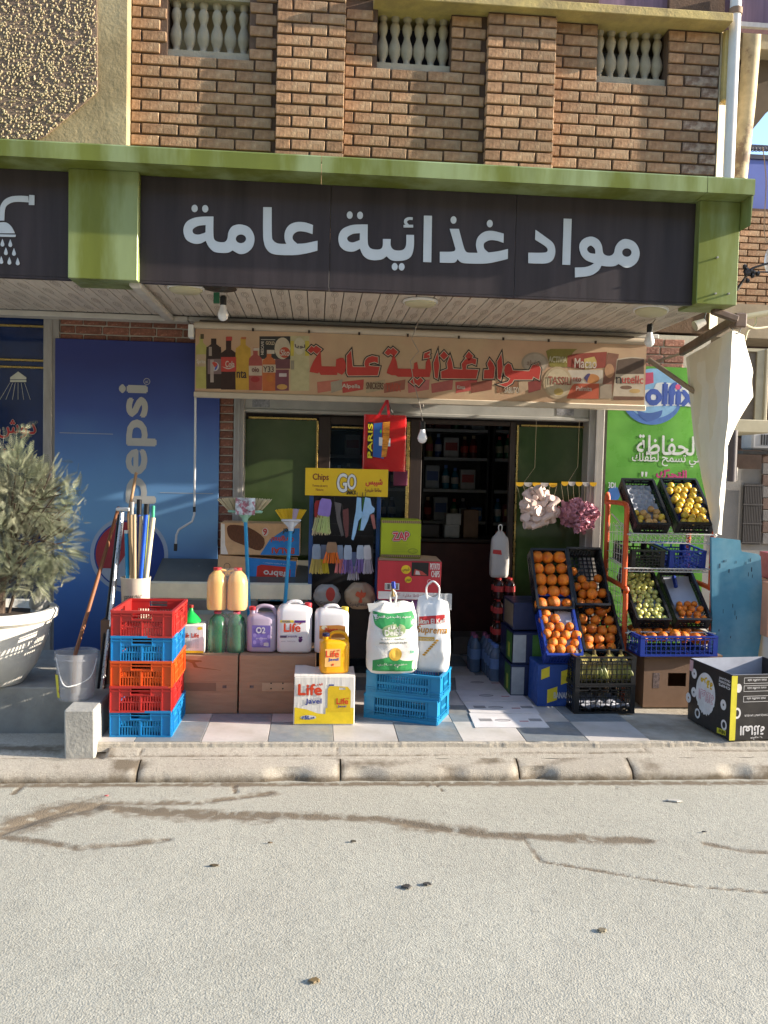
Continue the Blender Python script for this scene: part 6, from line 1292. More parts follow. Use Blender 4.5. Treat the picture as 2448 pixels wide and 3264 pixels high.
mb = MB(); mb.grid(lambda u, v: ((-.06+.02*v if v < 2 else 0)+.018*u+.04*v, -.03+.02*v, h-.02+(ztp-h+.02)*v), 1, 8); mb.grid(lambda u, v: (.015+.018*u-.015*v, -.03+.02*v, h-.02+(ztp-h+.02)*v), 1, 8); mb.build('handle', M_rb, t)
mb = MB(); mb.tube([(.055, -.02, h-.01), (.03, -.02, h+.04), (.01, 0, ztp)], .003, 6); mb.build('cord', M_black, t)
yb_ = -.045
flat_shape([[(-w*.40, h*.22), (-w*.28, h*.22), (-w*.28, h*.86), (-w*.40, h*.86)]], 'black_print', M_black, t, yb_); text('PARIS', pc((.75,.60,.02)), t, -w*.29, h*.23, h*.60, w*.10, yb_-.001, ang=math.pi/2, bold=.0016)
flat_shape([[(-w*.27, h*.25), (-w*.02, h*.22), (-w*.08, h*.5), (-w*.07, h*.86), (-w*.27, h*.84)]], 'blue_print', pc((.02,.09,.30)), t, yb_); flat_shape([[(-w*.14, h*.45), (w*.12, h*.44), (w*.12, h*.58), (-w*.14, h*.60)]], 'white_print', pc((.6,.6,.6)), t, yb_-.0006); flat_shape([[(-w*.08, h*.24), (w*.03, h*.26), (w*.09, h*.55), (w*.10, h*.88), (-w*.06, h*.86), (-w*.06, h*.5)]], 'orange_print', mat('tower print', (.55,.20,.02), .4, var=.5, vs=30, stretch=(1,1,3)), t, yb_-.0012)
flat_shape([[(-w*.13, h*.70), (-w*.10, h*.74), (-w*.08, h*.70), (-w*.10, h*.66)]], 'green_print', pc((.1,.6,.05)), t, yb_-.0018)
# hanging nets
def net_bag(label, a, b, top, mid, bot, Y, grp=None):
    x0, x1 = W(a, mid, Y).x, W(b, mid, Y).x; zt2, zm, zb2 = W(a, top, Y).z, W(a, mid, Y).z, W((a+b)/2, bot, Y).z; t = thing('hanging_net', label, 'net bag', ((x0+x1)/2, Y, zt2), 0)
    mb = MB(); n = 5; ww = (x1-x0)
    for i in range(n):
        cx = x0+ww*(i+.5)/n; pts = [(cx-ww/n*.49, zt2)]+[(cx-ww/n*.49*math.cos(R(180)*k/8), zt2-.006-.022*math.sin(R(180)*k/8)) for k in range(9)]+[(cx+ww/n*.49, zt2)]; mb.m = i % 2; mb.prism(pts, Y-.004+.003*(i % 2), Y-.002+.003*(i % 2))
    mb.build('scalloped_card', [mat('gold header card', (.58,.33,.02), .3), mat('silver header card', (.45,.42,.40), .3)], t, world=True)
    mb = MB(); r = random.Random(3)
    for i in range(7):
        xa_ = x0+ww*i/6; mb.tube([(xa_, Y, zt2-.01), (x0+ww*.5+(xa_-x0-ww*.5)*.9, Y-.02, zm), (x0+ww*.5+(xa_-x0-ww*.5)*.5, Y-.03, zb2)], .0009, 4)
    mb.tube([(x0+ww*.2, Y, zt2), (x0+ww*.45, Y, zt2+.10)], .0009, 4); mb.tube([(x0+ww*.45, Y, zt2+.10), (x0+ww*.45, Y, 1.86)], .0009, 4); mb.build('net_string', mat('gold thread', (.4,.32,.2), .4), t, world=True)
    return t, x0, x1, zt2, zm, zb2
YN = -.05
t, x0, x1, zt2, zm, zb2 = net_bag('net of rolled pinkish white cup packs hanging in front of the green glass', 1643, 1775, 1537, 1560, 1680, YN)
M_cup = mat('milky plastic cups', (.66,.50,.44), .3, var=.12); r = random.Random(5); cx, cz = (x0+x1)/2, (zm+zb2)/2-.0
cup = MB(); cup.lathe([(.020, -.045), (.027, .035), (.0285, .04), (.0285, .045), (.024, .045), (.022, .043), (.001, .043)], 14); cme = cup.mesh('cup', M_cup, True)
for i in range(56):
    a = r.uniform(0, 6.28); q = r.uniform(0, 1)**.6; o = put('cup', cme, t, (cx+.112*q*math.cos(a)-t.location.x, r.uniform(-.06, .0), cz+.112*q*math.sin(a)-t.location.z), (r.uniform(-1.9, 1.9), r.uniform(-1.2, 1.2), r.uniform(0, 3)))
t, x0, x1, zt2, zm, zb2 = net_bag('net of crumpled mauve foil packets hanging beside the aluminium door frame', 1787, 1900, 1535, 1590, 1685, YN-.01)
M_mv = mat('mauve foil', (.52,.24,.30), .35, var=.2, vs=20); cx, cz = (x0+x1)/2, (zm+zb2)/2-.005
for k in range(3):
    mb = MB(); mb.grid(lambda u, v: (0, 0, 0), 1, 1); mb = MB()
    def fp(u, v, s=k*3.7):
        x = (u-.5)*.085; z = (v-.5)*.065; return (x, noise.noise(Vector((u*4+s, v*4, s)))*.035-.012, z+noise.noise(Vector((u*5, v*3+s, 1)))*.016)
    mb.grid(fp, 10, 8); me_ = mb.mesh('foil_packet', M_mv)
    for i in range(16): a = r.uniform(0, 6.28); q = r.uniform(0, 1)**.55; put('foil_packet', me_, t, (cx+.098*q*math.cos(a)-t.location.x, r.uniform(-.065, -.0), cz+.088*q*math.sin(a)-t.location.z), (r.uniform(-.9, .9), r.uniform(-1.6, 1.6), r.uniform(-.9, .9)))
plainbox('purse', 'dim purple pouch hanging behind the yellow crisps board', 'pouch', W(1255,1500,-.15).x, -.15, W(1255,1548,-.15).z, .09, .02, .10, (.16,.02,.06))
# bottle packs and sack at the inner edge of the doorway
Yd = .0; zf = .1305
M_cola = mat('dark cola bottle', (.03,.012,.010), .15); M_wat = mat('bluish water bottle', (.10,.16,.26), .12, var=.2)
def pack6(label, px, py, Y, m, capc, lab, z, rot=0, grp=None, n=(3,2), h=.24, r_=.038):
    p = W(px, py, Y); t = thing('bottle_pack', label, 'bottle pack', (p.x, Y, z), rot, grp)
    mb = MB(); mb.lathe([(r_*.85,0),(r_,.012),(r_,h*.35)], 12); mb.m = 1; mb.lathe([(r_*1.01,h*.35),(r_*1.01,h*.62)], 12, caps=False); mb.m = 0; mb.lathe([(r_,h*.62),(r_*.9,h*.74),(r_*.38,h*.90)], 12, caps=False); mb.m = 2; mb.lathe([(r_*.42,h*.90),(r_*.42,h*.99),(.001,h)], 8)
    me_ = mb.mesh('bottle', [m, pc(lab), pc(capc)], True)
    for i in range(n[0]):
        for j in range(n[1]): put('bottle', me_, t, ((i-(n[0]-1)/2)*r_*2.05, (j-(n[1]-1)/2)*r_*2.05, 0))
    return t
for i in range(3): pack6('six pack of dark cola bottles in the doorway, %s in its stack' % ('lowest', 'middle', 'topmost')[i], 1600, 2000, .02, M_cola, (.4,.02,.02), (.40,.04,.04), zf+.25+i*.143, 0, 'cola packs stacked in the doorway', n=(2,2), h=.141, r_=.036)
pack6('pack of large blue water bottles supporting the cola packs by the doorway', 1592, 2080, .0, M_wat, (.10,.2,.5), (.12,.22,.45), zf, 0, 'water packs in the doorway', n=(2,3), h=.248, r_=.042); pack6('pack of blue water bottles at the foot of the doorway next to the counter side', 1530, 2060, .22, M_wat, (.3,.1,.2), (.14,.24,.45), zf, 0, 'water packs in the doorway', n=(2,2), h=.26, r_=.04)
t, w, h, ys = sack('white carrier bag with a small red print standing on the cola packs', 1568, 1625, 1695, 1862, -.04, mat('dull white bag', (.45,.42,.40), .5, var=.08), dep=.09, z0=zf+.25+.143*3, gather=.75, seedn=8, name='carrier_bag', cat='bag')
wrapped(flat_shape([[(-w*.45, h*.52), (w*.05, h*.50), (w*.0, h*.60), (-w*.42, h*.61)]], 'red_print', pc((.42,.03,.03)), t, 0), ys, .0018); mb = MB(); mb.tube(smooth3([(-.006, 0, h-.01), (-.012, 0, h+.03), (0, 0, h+.045), (.012, 0, h+.03), (.006, 0, h-.01)]), .004, 6); mb.build('loop_handle', M_sk, t, True)
# ================= FRUIT DISPLAY =================
M_or = mat('orange peel', (.72,.20,.012), .42, var=.08, vs=20, bump=.6, bs=260, rv=.20, col2=(.58,.12,.01), c2s=.9); M_ye = mat('yellow apple skin', (.66,.46,.05), .3, var=.08, vs=25, rv=.2, col2=(.55,.25,.04), c2s=1.1, c2w=(.5,.68)); M_gr = mat('pale green apple skin', (.50,.50,.14), .3, var=.06, vs=25, rv=.18, col2=(.40,.30,.10), c2s=1.2, c2w=(.5,.68))
M_ra = mat('blushed apple skin', (.50,.22,.10), .3, var=.1, vs=18, rv=.2, col2=(.55,.42,.10), c2s=9); M_stem = mat('fruit stem', (.10,.07,.02), .8)
def fruit_mesh(m, apple):
    mb = MB(); n = 14
    prof = [(.001,-.88),(.2,-.93),(.42,-.87),(.68,-.66),(.90,-.28),(.98,.08),(.92,.42),(.72,.72),(.48,.86),(.25,.84),(.10,.72),(.001,.66)] if apple else [(.001,-.97),(.25,-.95),(.5,-.84),(.75,-.64),(.94,-.32),(1,0),(.95,.32),(.77,.62),(.5,.85),(.22,.955),(.06,.94),(.001,.93)]
    mb.lathe(prof, n); mb.m = 1
    if apple: mb.cyl((0,0,.66), (.04,.02,1.0), .03, n=5)
    else: mb.cyl((0,0,.93), (0,0,.965), .06, n=6)
    return mb.mesh('fruit', [m, M_stem], True)
FM = {'orange': fruit_mesh(M_or, 0), 'yellow apple': fruit_mesh(M_ye, 1), 'green apple': fruit_mesh(M_gr, 1), 'blushed apple': fruit_mesh(M_ra, 1)}
def fruit(kind, p, r, label, group):
    o = put('orange' if kind == 'orange' else 'apple', FM[kind], None, tuple(p), (rnd.uniform(-1.2, 1.2), rnd.uniform(-1.2, 1.2), rnd.uniform(0, 6))); o.scale = (r, r, r*rnd.uniform(.92, 1.0)); tag(o, label, 'orange' if kind == 'orange' else 'apple', group); return o
def tray_crate(label, pbl, pbr, Yf, tilt, d, h, m, fr=None, st='lattice', back=None, rz=0, lift=0, paper=None):
    """tilted crate: lower front edge between two pixels at depth Yf"""
    a, b = W(*pbl, Yf), W(*pbr, Yf); w = b.x-a.x; mid = (a+b)/2; rx = R(tilt)
    # crate origin is bottom centre; put its lower front edge at mid
    E_ = Euler((rx, 0, rz)); off = E_.to_matrix() @ Vector((0, -d/2, 0)); loc = mid-off
    t = crate(label, w, d, h, m, st, tuple(loc), (rx, 0, rz), back=back)
    M_ = Matrix.Translation(loc) @ E_.to_matrix().to_4x4()
    return t, M_, w
def fill(M_, kind, rows, r, label, group, z0, alt=None, jitter=.008):
    for ri, (y, xs, zz) in enumerate(rows):
        for xi, x in enumerate(xs):
            k = kind if not alt or rnd.random() > .45 else alt
            fruit(k, M_ @ Vector((x+rnd.uniform(-jitter, jitter), y+rnd.uniform(-jitter, jitter), z0+zz+rnd.uniform(-.004, .004))), r*rnd.uniform(.87, 1.10), '%s, %s row up, %s along' % (label, ORD[ri], ORD[xi]), group)
def rows_full(w, d, r, y0, y1, stag=True, zz=0):
    out = []; n = int((w-.03)/(2*r*.98)); y = y0; i = 0
    while y <= y1:
        m = n if not stag or i % 2 == 0 else n-1; out.append((y, [(-(m-1)/2+k)*2*r*1.0 for k in range(m)], zz)); y += 2*r*.90; i += 1
    return out
M_paper = mat('bluish liner paper', (.46,.48,.56), .7, var=.08, vs=8, bump=.6, bs=12)
M_pulp = mat('moulded tray', (.40,.42,.47), .8, var=.06)
def liner(t, w, d, z, x0=-.5, x1=.5, dimples=False):
    mb = MB()
    if dimples:
        def f(u, v):
            x = (x0+(x1-x0)*u)*w; y = (v-.5)*d; px_ = .046; py_ = .042; j = round(y/py_); xo = (px_/2 if j % 2 else 0); dd = math.hypot((x+xo+px_*50) % px_-px_/2, y-j*py_); return (x, y, z-.020*math.exp(-(dd/.015)**2))
        mb.grid(f, 70, 90)
    else: mb.grid(lambda u, v: ((x0+(x1-x0)*u)*w, (v-.5)*d, z+.004*noise.noise(Vector((u*3+z*9, v*4, 2)))+(.03*max(0, v-.9)*5)), 14, 20)
    mb.build('tray_liner' if dimples else 'paper_liner', M_pulp if dimples else M_paper, t, True)
# rack, top shelf
YT = -.56
t, M_, w = tray_crate('black crate with a dimpled grey tray and few apples atop the orange rack', (2020, 1700), (2126, 1702), YT, 42, .40, .085, M_black, back=.085)
liner(t, w-.03, .37, .042, dimples=True); fill(M_, 'yellow apple', [(-.165, [-.07, -.025, .022, .068], 0), (-.125, [-.06, -.012, .04, .078], 0), (-.085, [-.075, -.03, .062], 0), (-.06, [.015], .0)], .0225, 'small apple on the dimpled grey tray', 'apples on the dimpled tray', .062, 'blushed apple')
t, M_, w = tray_crate('black crate full of yellow apples, second on the top shelf of the orange rack', (2148, 1698), (2268, 1700), YT, 42, .40, .085, M_black)
mb = MB(); mb.grid(lambda u, v: ((u-.5)*(w-.025), (v-.5)*.37, .028+.10*abs(u-.5)**3*8*.25), 10, 12); mb.build('liner_bag', M_cdb, t, True); fill(M_, 'yellow apple', rows_full(w+.012, .38, .0255, -.17, .165, zz=0), .0258, 'yellow apple filling the top rack crate', 'yellow apples in the top crate', .062)
# rack, lower shelf
YL_ = -.60
t, M_, w = tray_crate('black crate of pale green apples on the lower shelf of the orange rack', (2020, 2003), (2128, 2003), YL_, 40, .42, .085, M_black)
liner(t, w-.03, .39, .035); fill(M_, 'green apple', rows_full(w+.012, .40, .0195, -.185, .175), .0197, 'pale green apple on the lower shelf', 'green apples on the lower shelf', .062)
t, M_, w = tray_crate('black crate with blue liner paper and small oranges on the lower rack shelf', (2146, 2003), (2256, 2003), YL_, 40, .40, .085, M_black)
liner(t, w-.03, .37, .035, -.5, .5); fill(M_, 'orange', rows_full(w+.01, .40, .022, -.175, -.03), .0222, 'small orange on blue liner paper', 'small oranges on blue paper', .058)
mb = MB(); mb.tube([(-.01, .17, .06), (-.02, .09, .055)], .014, 6); mb.build('dark_strap', M_cdb, t)
# crates stacked by the doorway
t, M_, w = tray_crate('black crate with large oranges in rows, nearest the doorway', (1702, 1958), (1818, 1958), -.47, 58, .40, .10, M_black)
RO = .0385
fill(M_, 'orange', [(-.155+.077*i, [-.072, .0, .074] if i < 5 else [-.04, .04], 0) for i in range(5)], RO*1.02, 'large orange nearest the doorway', 'large oranges by the doorway', .062)
t, M_, w = tray_crate('black crate half filled with oranges, second from the doorway', (1822, 1950), (1932, 1950), -.45, 55, .40, .10, M_black)
fill(M_, 'orange', [(-.165, [-.07, -.01, .052], 0), (-.105, [-.045, .022, .078], 0), (-.048, [-.078, -.02, .03], 0), (.0, [-.03, .07], 0), (.055, [-.07], 0), (-.13, [.0], .045)], .032, 'orange in the half filled crate', 'oranges in the half filled crate', .052)
t, M_, w = tray_crate('dark blue crate lined with white card, full of oranges, above the fruit cartons', (1732, 2112), (1846, 2116), -.68, 48, .42, .10, M_cdb)
liner(t, w-.02, .40, .045, -.5, -.05); liner(t, w-.02, .40, .052, .0, .5); fill(M_, 'orange', [(-.17, [-.08, -.02, .045], 0), (-.118, [-.055, .005, .068], 0), (-.064, [-.085, -.028, .035, .09], 0), (-.01, [-.055, .008, .07], 0), (.045, [-.085, -.022], 0), (.09, [-.055], 0)], .031, 'orange on white card in blue crate', 'oranges in the dark blue crate', .078)
t, M_, w = tray_crate('black crate of oranges standing tilted behind the bananas', (1850, 2100), (1976, 2100), -.62, 48, .42, .10, M_black)
fill(M_, 'orange', [(-.17, [-.08, -.012, .058], 0), (-.105, [-.075, -.005, .065], 0), (-.04, [-.092, -.03, .035, .095], 0), (.03, [-.075, .0, .085], 0), (.09, [-.03, .05], 0), (.12, [.085], 0)], .034, 'orange in crate behind the bananas', 'oranges behind the bananas', .055)
# fruit cartons under the blue crate
def fcart(label, x0, x1, y0, d, z0, h, c1_, rot=0):
    t = carton(label, x1-x0, d, h, c1_, ((x0+x1)/2, y0+d/2, z0), rot, name='fruit_carton', seam=False); return t
M_bb = mat('navy printed carton', (.012,.02,.065), .45, var=.1, bump=.3); M_gc = mat('green printed carton', (.05,.14,.03), .5, var=.3, vs=14)
xq = WZ(1645, 2160, .13).x
for i in range(2):
    t = fcart('navy and green fruit carton in the low stack by the doorway, %s' % ('bottom one', 'second one')[i], 1.215+.01*i, 1.465, -.46, .36, .1305+i*.20, .195, M_bb)
    flat_shape([[(-.12, .01), (-.04, .01), (-.04, .18), (-.12, .18)]], 'white_print', pc((.30,.32,.34)), t, -.1806); mb = MB()
    mb.box(-.1262, -.17, .01, -.1256, -.02, .185); mb.m = 1; mb.box(-.1266, -.12, .03, -.1263, -.07, .12); mb.build('side_print', [M_gc, pc((.40,.44,.05))], t); mb = MB(); mb.box(.0, -.1812, .01, .123, -.1807, .18); mb.build('green_print', M_gc, t)
t = fcart('upper navy fruit carton with a striped side leaning by the doorway', 1.23, 1.45, -.42, .30, .5325, .17, M_bb)
mb = MB(); [mb.box(-.112, -.14+.03*i, .02, -.1106, -.125+.03*i, .16) for i in range(8)]; mb.build('striped_print', pc((.28,.22,.14)), t)
t = fcart('blue banana carton with yellow print supporting the dark blue crate', 1.325, 1.56, -.69, .22, .1305, .25, mat('royal blue carton', (.015,.055,.24), .45, var=.1))
for q, (x0, z0, x1, z1) in enumerate([(-.06, .02, .0, .12), (.02, .13, .08, .23), (-.10, .16, -.05, .24)]): flat_shape([[(x0, z0), (x1, z0+.02), (x1, z1), (x0, z1-.02)]], 'yellow_print', pc((.60,.48,.03)), t, -.1106-.0003*q)
text('BANANA', pc((.5,.5,.5)), t, -.02, .05, .11, .035, -.1108, bold=.0008)
t = fcart('brown carton wedged above the blue banana carton', 1.42, 1.56, -.66, .2, .3815, .09, M_card)
fcart('brown carton supporting the tilted black orange crate', 1.57, 1.85, -.38, .30, .1305, .36, M_card2)
fcart('brown carton holding up the half filled orange crate', 1.50, 1.83, -.36+.31, .04, .1305, .5, M_card2) if 0 else None
# banana crates
bw = .36; Bc_ = (1.676, -.617)
t = crate('lower black crate, empty but for grey packing, by the tile edge', bw, .34, .165, M_black, 'open', (Bc_[0], Bc_[1]-.05, .1305), (0, 0, R(1.5)), 'banana crates'); mb = MB(); mb.grid(lambda u, v: ((u-.5)*(bw-.03), (v-.5)*.27, .03+.025*noise.noise(Vector((u*6, v*6, 0)))), 16, 12); mb.build('grey_packing', M_paper, t, True)
t = crate('upper black crate filled with bananas in front of the oranges', bw, .34, .165, M_black, 'open', (Bc_[0], Bc_[1]-.05, .1305+.166), (0, 0, R(1.5)), 'banana crates')
M_ban2 = mat('greenish yellow banana peel', (.36,.29,.08), .45, var=.15, vs=12, rv=.1, col2=(.22,.22,.06), c2s=6)
def bunch(loc, rz, n, label):
    t = thing('banana_bunch', label, 'bananas', loc, rz, 'banana bunches in the black crate')
    for i in range(n):
        q = (i-(n-1)/2)*.30; P = []
        for k in range(9):
            s = k/8; P.append(Vector((math.sin(q*1.5)*.085*s*1.0+(i-(n-1)/2)*.004, -.02-.075*math.sin(s*2.6)*1.0, .145-.155*s**1.15)))
        mb = MB(); mb.tube(P, .01, 8, rr=[.004, .006, .0125, .0165, .0175, .0172, .015, .009, .003]); mb.build('banana', M_ban2, t, True)
    mb = MB(); mb.tube([(0, -.02, .138), (0, -.012, .172)], .010, 7); mb.build('stem', M_stem, t, True)
for i, (x, y, rz) in enumerate([(-.12, -.05, .3), (-.035, -.06, -.1), (.05, -.055, .1), (.13, -.05, -.2), (-.08, .02, .4), (.09, .02, -.3)]):
    bunch((Bc_[0]+x, Bc_[1]-.05+y, .1305+.166+.012), rz, 5, ('bunch of bananas in the upper black crate, %s' % ['nearest the doorway side, by the front bars', 'second along the front bars', 'third along the front bars', 'at the rack end of the front bars', 'deeper in, towards the doorway', 'deeper in, towards the rack'][i]))
# brown carton with a hole + blue crate of oranges
xa2, xb2 = W(2052, 2170, -.705).x, W(2300, 2170, -.705).x; hb = W(2150, 2088, -.705).z-.131; hw_ = xb2-xa2
t = thing('carton', 'brown carton with a cut square hand hole under the blue orange crate', 'carton', ((xa2+xb2)/2, -.705+.16, .1305)); w = hw_
hx0, hz1 = Fr(2130, 2145, -.705, t); hx1, hz0 = Fr(2186, 2188, -.705, t)
mb = MB(); y0 = -.16
for (x0, z0, x1, z1) in ((-w/2, 0, hx0, hb), (hx1, 0, w/2, hb), (hx0, 0, hx1, hz0), (hx0, hz1, hx1, hb)): mb.box(x0, y0, z0, x1, y0+.005, z1)
mb.box(-w/2, y0+.0055, 0, -w/2+.005, .155, hb); mb.box(w/2-.005, y0+.0055, 0, w/2, .155, hb); mb.box(-w/2, .1555, 0, hx0-.02, .16, hb); mb.box(hx1+.02, .1555, 0, w/2, .16, hb); mb.box(-w/2+.006, y0+.006, hb-.005, w/2-.006, .155, hb); mb.build('body', M_card2, t)
mb = MB(); mb.box(-w*.38, y0-.001, hz0-.01, -w*.3, y0-.0004, hz1+.0); mb.build('stamp_print', mat('stamp ink', (.14,.10,.09)), t)
xc0, xc1 = W(2036, 2060, -.74).x, W(2286, 2060, -.74).x
t = crate('low dark blue crate of oranges standing on the brown carton', xc1-xc0, .33, .12, M_cdb, 'open', ((xc0+xc1)/2, -.58, .1305+hb+.001), (0, 0, R(2)))
for i in range(21):
    gxp = (i % 7)/6; gy = (i//7)/2; fruit('orange', ((xc0+.05)+(xc1-xc0-.10)*gxp+rnd.uniform(-.008, .008), -.68+.19*gy, .1305+hb+.075+.032*(1-abs(gxp-.42)*1.3)+rnd.uniform(0, .012)+.018*gy), .033*rnd.uniform(.85, 1.08), 'orange in the low blue crate, %s row back, %s along' % (ORD[i//7], ORD[i % 7]), 'oranges in the low blue crate')
# orange tubular rack with wire shelves
rk = thing('display_rack', 'orange tube rack with white wire shelves holding the fruit crates', 'rack', (2.2, -.5, .1305))
M_ot = mat('orange enamel tube', (.50,.075,.015), .4, var=.1); M_ww = mat('white wire', (.50,.50,.48), .4)
mb = MB()
for s, (pf, pb) in enumerate((((1990, 1610), (1935, 1620)), ((2262, 1640), (2235, 1612)))):
    xf_ = W(1992, 1800, -.54).x if s == 0 else W(2268, 1800, -.54).x; yf_, yb2 = -.54, -.20; zt3 = W(1990, 1606, -.54).z if s == 0 else W(2262, 1612, -.54).z; zm_ = W(1990, 1878, -.54).z
    mb.tube(smooth3([(xf_, yb2, .131), (xf_, yb2, zt3-.05), (xf_, yb2+.02, zt3-.01), (xf_, yb2-.05, zt3), (xf_, yf_+.06, zt3), (xf_, yf_+.01, zt3-.02), (xf_, yf_, zt3-.07), (xf_, yf_, zm_+.08), (xf_, yf_, zm_)]), .016, 10)
    mb.tube(smooth3([(xf_, yb2-.03, zm_+.03), (xf_, yf_-.02, zm_+.01), (xf_, yf_-.025, zm_-.02), (xf_, yf_-.03, zm_-.08), (xf_, yf_-.03, zm_-.25), (xf_, yf_-.03, .131)]), .016, 10)
mb.build('tube_frame', M_ot, rk, True, world=True)
XL, XR = W(1992, 1800, -.54).x+.02, W(2268, 1800, -.54).x-.02
def wshelf(zf_, yf_, yb2, rise, pitch=.028, drop=.055):
    mb = MB(); z1 = zf_+rise; rr = .0022
    mb.tube(smooth3([(XL, yb2, z1), (XL, yf_, zf_), (XL+.01, yf_-.02, zf_), (XR-.01, yf_-.02, zf_), (XR, yf_, zf_), (XR, yb2, z1)], 3), .004, 6)
    mb.tube([(XL, yf_-.012, zf_-drop), (XR, yf_-.012, zf_-drop)], .0035, 6)
    x = XL+.012
    while x < XR: mb.tube([(x, yf_-.020, zf_), (x-.006, yf_-.010, zf_-drop), (x, yb2, z1-drop)], rr, 4); x += pitch
    for k in range(5): y = yf_+(yb2-yf_)*(k+1)/6; mb.tube([(XL, y, zf_-drop+rise*(k+1)/6), (XR, y, zf_-drop+rise*(k+1)/6)], rr, 4)
    mb.build('wire_shelf', M_ww, rk, world=True)
wshelf(W(2130, 1702, -.56).z, -.56, -.22, .10); wshelf(W(2130, 1812, -.54).z, -.53, -.22, .03, drop=.02); wshelf(W(2130, 2014, -.60).z, -.59, -.22, .10)
mb = MB(); 
for z in np.arange(.3, 1.2, .06): mb.tube([(XL-.02, -.20, z), (XL-.02, -.54, z)], .0018, 4); mb.tube([(XL-.02, -.18, z), (XR+.02, -.18, z)], .0016, 4)
for y in np.arange(-.53, -.20, .045): mb.tube([(XL-.02, y, .3), (XL-.02, y, 1.2)], .0018, 4)
for x in np.arange(XL, XR, .05): mb.tube([(x, -.18, .3), (x, -.18, 1.2)], .0016, 4)
mb.build('side_mesh', M_ww, rk, world=True)
# empty black and blue crates lying on the middle shelf
for i, (pa, pb, mm, lb) in enumerate((((2005, 1800), (2110, 1800), M_black, 'empty black crate lying on the middle shelf of the orange rack'), ((2125, 1803), (2240, 1803), M_cdb, 'empty dark blue crate lying on the middle shelf of the orange rack'))):
    a, b = W(*pa, -.50), W(*pb, -.50); crate(lb, b.x-a.x, .33, .12, mm, 'lattice', ((a.x+b.x)/2, -.37, W(2130, 1812, -.54).z+.006), (R(5), 0, 0))
mb = MB(); p = W(2266, 1801, -.56); mb.ball((p.x, -.556, p.z), .008); mb.build('green_tag', pc((.1,.5,.03)), rk, True, world=True)
# blue plywood board
YP = -.60
poly = [W(x, y, YP) for x, y in ((2268,1712),(2360,1722),(2362,1752),(2365,1758),(2416,1766),(2425,1774),(2431,1900),(2430,2005),(2412,2120),(2402,2260),(2255,2260),(2270,2000))]
t = thing('plywood_board', 'blue painted board with a stepped top edge standing behind the black carton', 'board', (2.45, YP, .1305)); mb = MB(); mb.prism([(p.x-2.45, max(p.z-.1305, 0)) for p in poly], 0, .022); mb.build('board', mat('worn blue paint', (.055,.20,.30), .5, var=.15, vs=4, col2=(.12,.27,.36), c2s=2.5), t)
mb = MB(); rr_ = random.Random(4)
for i in range(16): p = W(rr_.uniform(2285, 2405), rr_.uniform(1785, 1850) if i < 10 else rr_.uniform(1900, 2080), YP-.001); l_ = rr_.uniform(.006, .03); mb.box(p.x, YP-.0016, p.z, p.x+rr_.uniform(.002, .006), YP-.0008, p.z+l_)
mb.build('paint_chip', pc((.015,.03,.05)), t, world=True)
# black crisps carton, open, upside-down print
Fc, Lc = WZ(2325, 2362, .131), WZ(2191, 2290, .131); dv = (Lc-Fc); dep = dv.length; ang = math.atan2(-dv.x, dv.y)
hk = W(2328, 2152, Fc.y).z-.131; wk = .46
t = carton('open black and white printed crisps carton standing on the edge of the tiles', wk, dep, hk, [mat('black printed carton', (.022,.020,.020), .4, var=.15, bump=.5, bs=10)], tuple(Vector((Fc.x, Fc.y, .1305))+Matrix.Rotation(ang, 3, 'Z') @ Vector((wk/2, dep/2, 0))), ang, open_=True)
mb = MB(); mb.box(-wk/2+.0055, -dep/2+.0055, .008, -wk/2+.0065, dep/2-.0055, hk+.001); mb.box(-wk/2+.007, dep/2-.0065, .008, wk/2-.0055, dep/2-.0055, hk+.001); mb.box(-wk/2+.007, -dep/2+.0055, .008, wk/2-.0055, -dep/2+.0065, hk+.001); mb.build('pale_lining', mat('pale carton lining', (.34,.36,.42), .8), t)
T2 = Matrix.Translation((-wk/2-.001, 0, 0)) @ Matrix.Rotation(-math.pi/2, 4, 'Z')   # left side face: local x runs from back to front
U = lambda u: (u-.5)*dep
WH = pc((.56,.55,.56)); kw = dict(T=T2)
spl = [(U(.42+.23*math.cos(R(a))*(1+.05*math.sin(a*7) if 200 < a < 340 else 1)), hk*(.54+.33*math.sin(R(a))*(1+.06*math.cos(a*9) if 200 < a < 340 else 1))) for a in range(0, 360, 6)]
flat_shape([spl], 'white_splash', WH, t, -.0004, **kw)
for u, z in ((.12, .78), (.13, .48), (.83, .50), (.24, .17), (.86, .20), (.0, .35)): flat_shape([ell(U(u)+.004, hk*z, .026, .028), ell(U(u)+.004, hk*z, .006 if z > .3 else .015, .007 if z > .3 else .017)], 'ring_print', WH, t, -.0006, **kw)
text('العائلة', pc((.50,.08,.15)), t, U(.61), hk*.58, dep*.35, hk*.16, -.0012, ang=math.pi, bold=.0035, **kw); text('العائلة', WH, t, U(.61), hk*.58, dep*.35, hk*.16, -.0020, ang=math.pi, bold=.001, **kw)
text('مرقة', pc((.60,.38,.02)), t, U(.58), hk*.80, dep*.28, hk*.15, -.0012, ang=math.pi, bold=.003, **kw)
for i, s in enumerate(('CHIPS', 'MAIS SOUFFLE', 'CRAQUANT')): text(s, WH, t, U(.97), hk*(.80+.055*i), dep*.25, hk*.035, -.0006, ang=math.pi, bold=.0006, **kw)
flat_shape([[(U(.01), hk*.80), (U(.10), hk*.80), (U(.10), hk*.98), (U(.01), hk*.98)]], 'pink_label', pc((.45,.28,.30)), t, -.0006, **kw); flat_shape([[(U(.72), hk*.03), (U(.92), hk*.05), (U(.92), hk*.13), (U(.72), hk*.11)]], 'yellow_print', pc((.55,.50,.03)), t, -.0006, **kw); text('NEW', M_black, t, U(.90), hk*.11, dep*.14, hk*.05, -.0012, ang=math.pi, bold=.001, **kw)
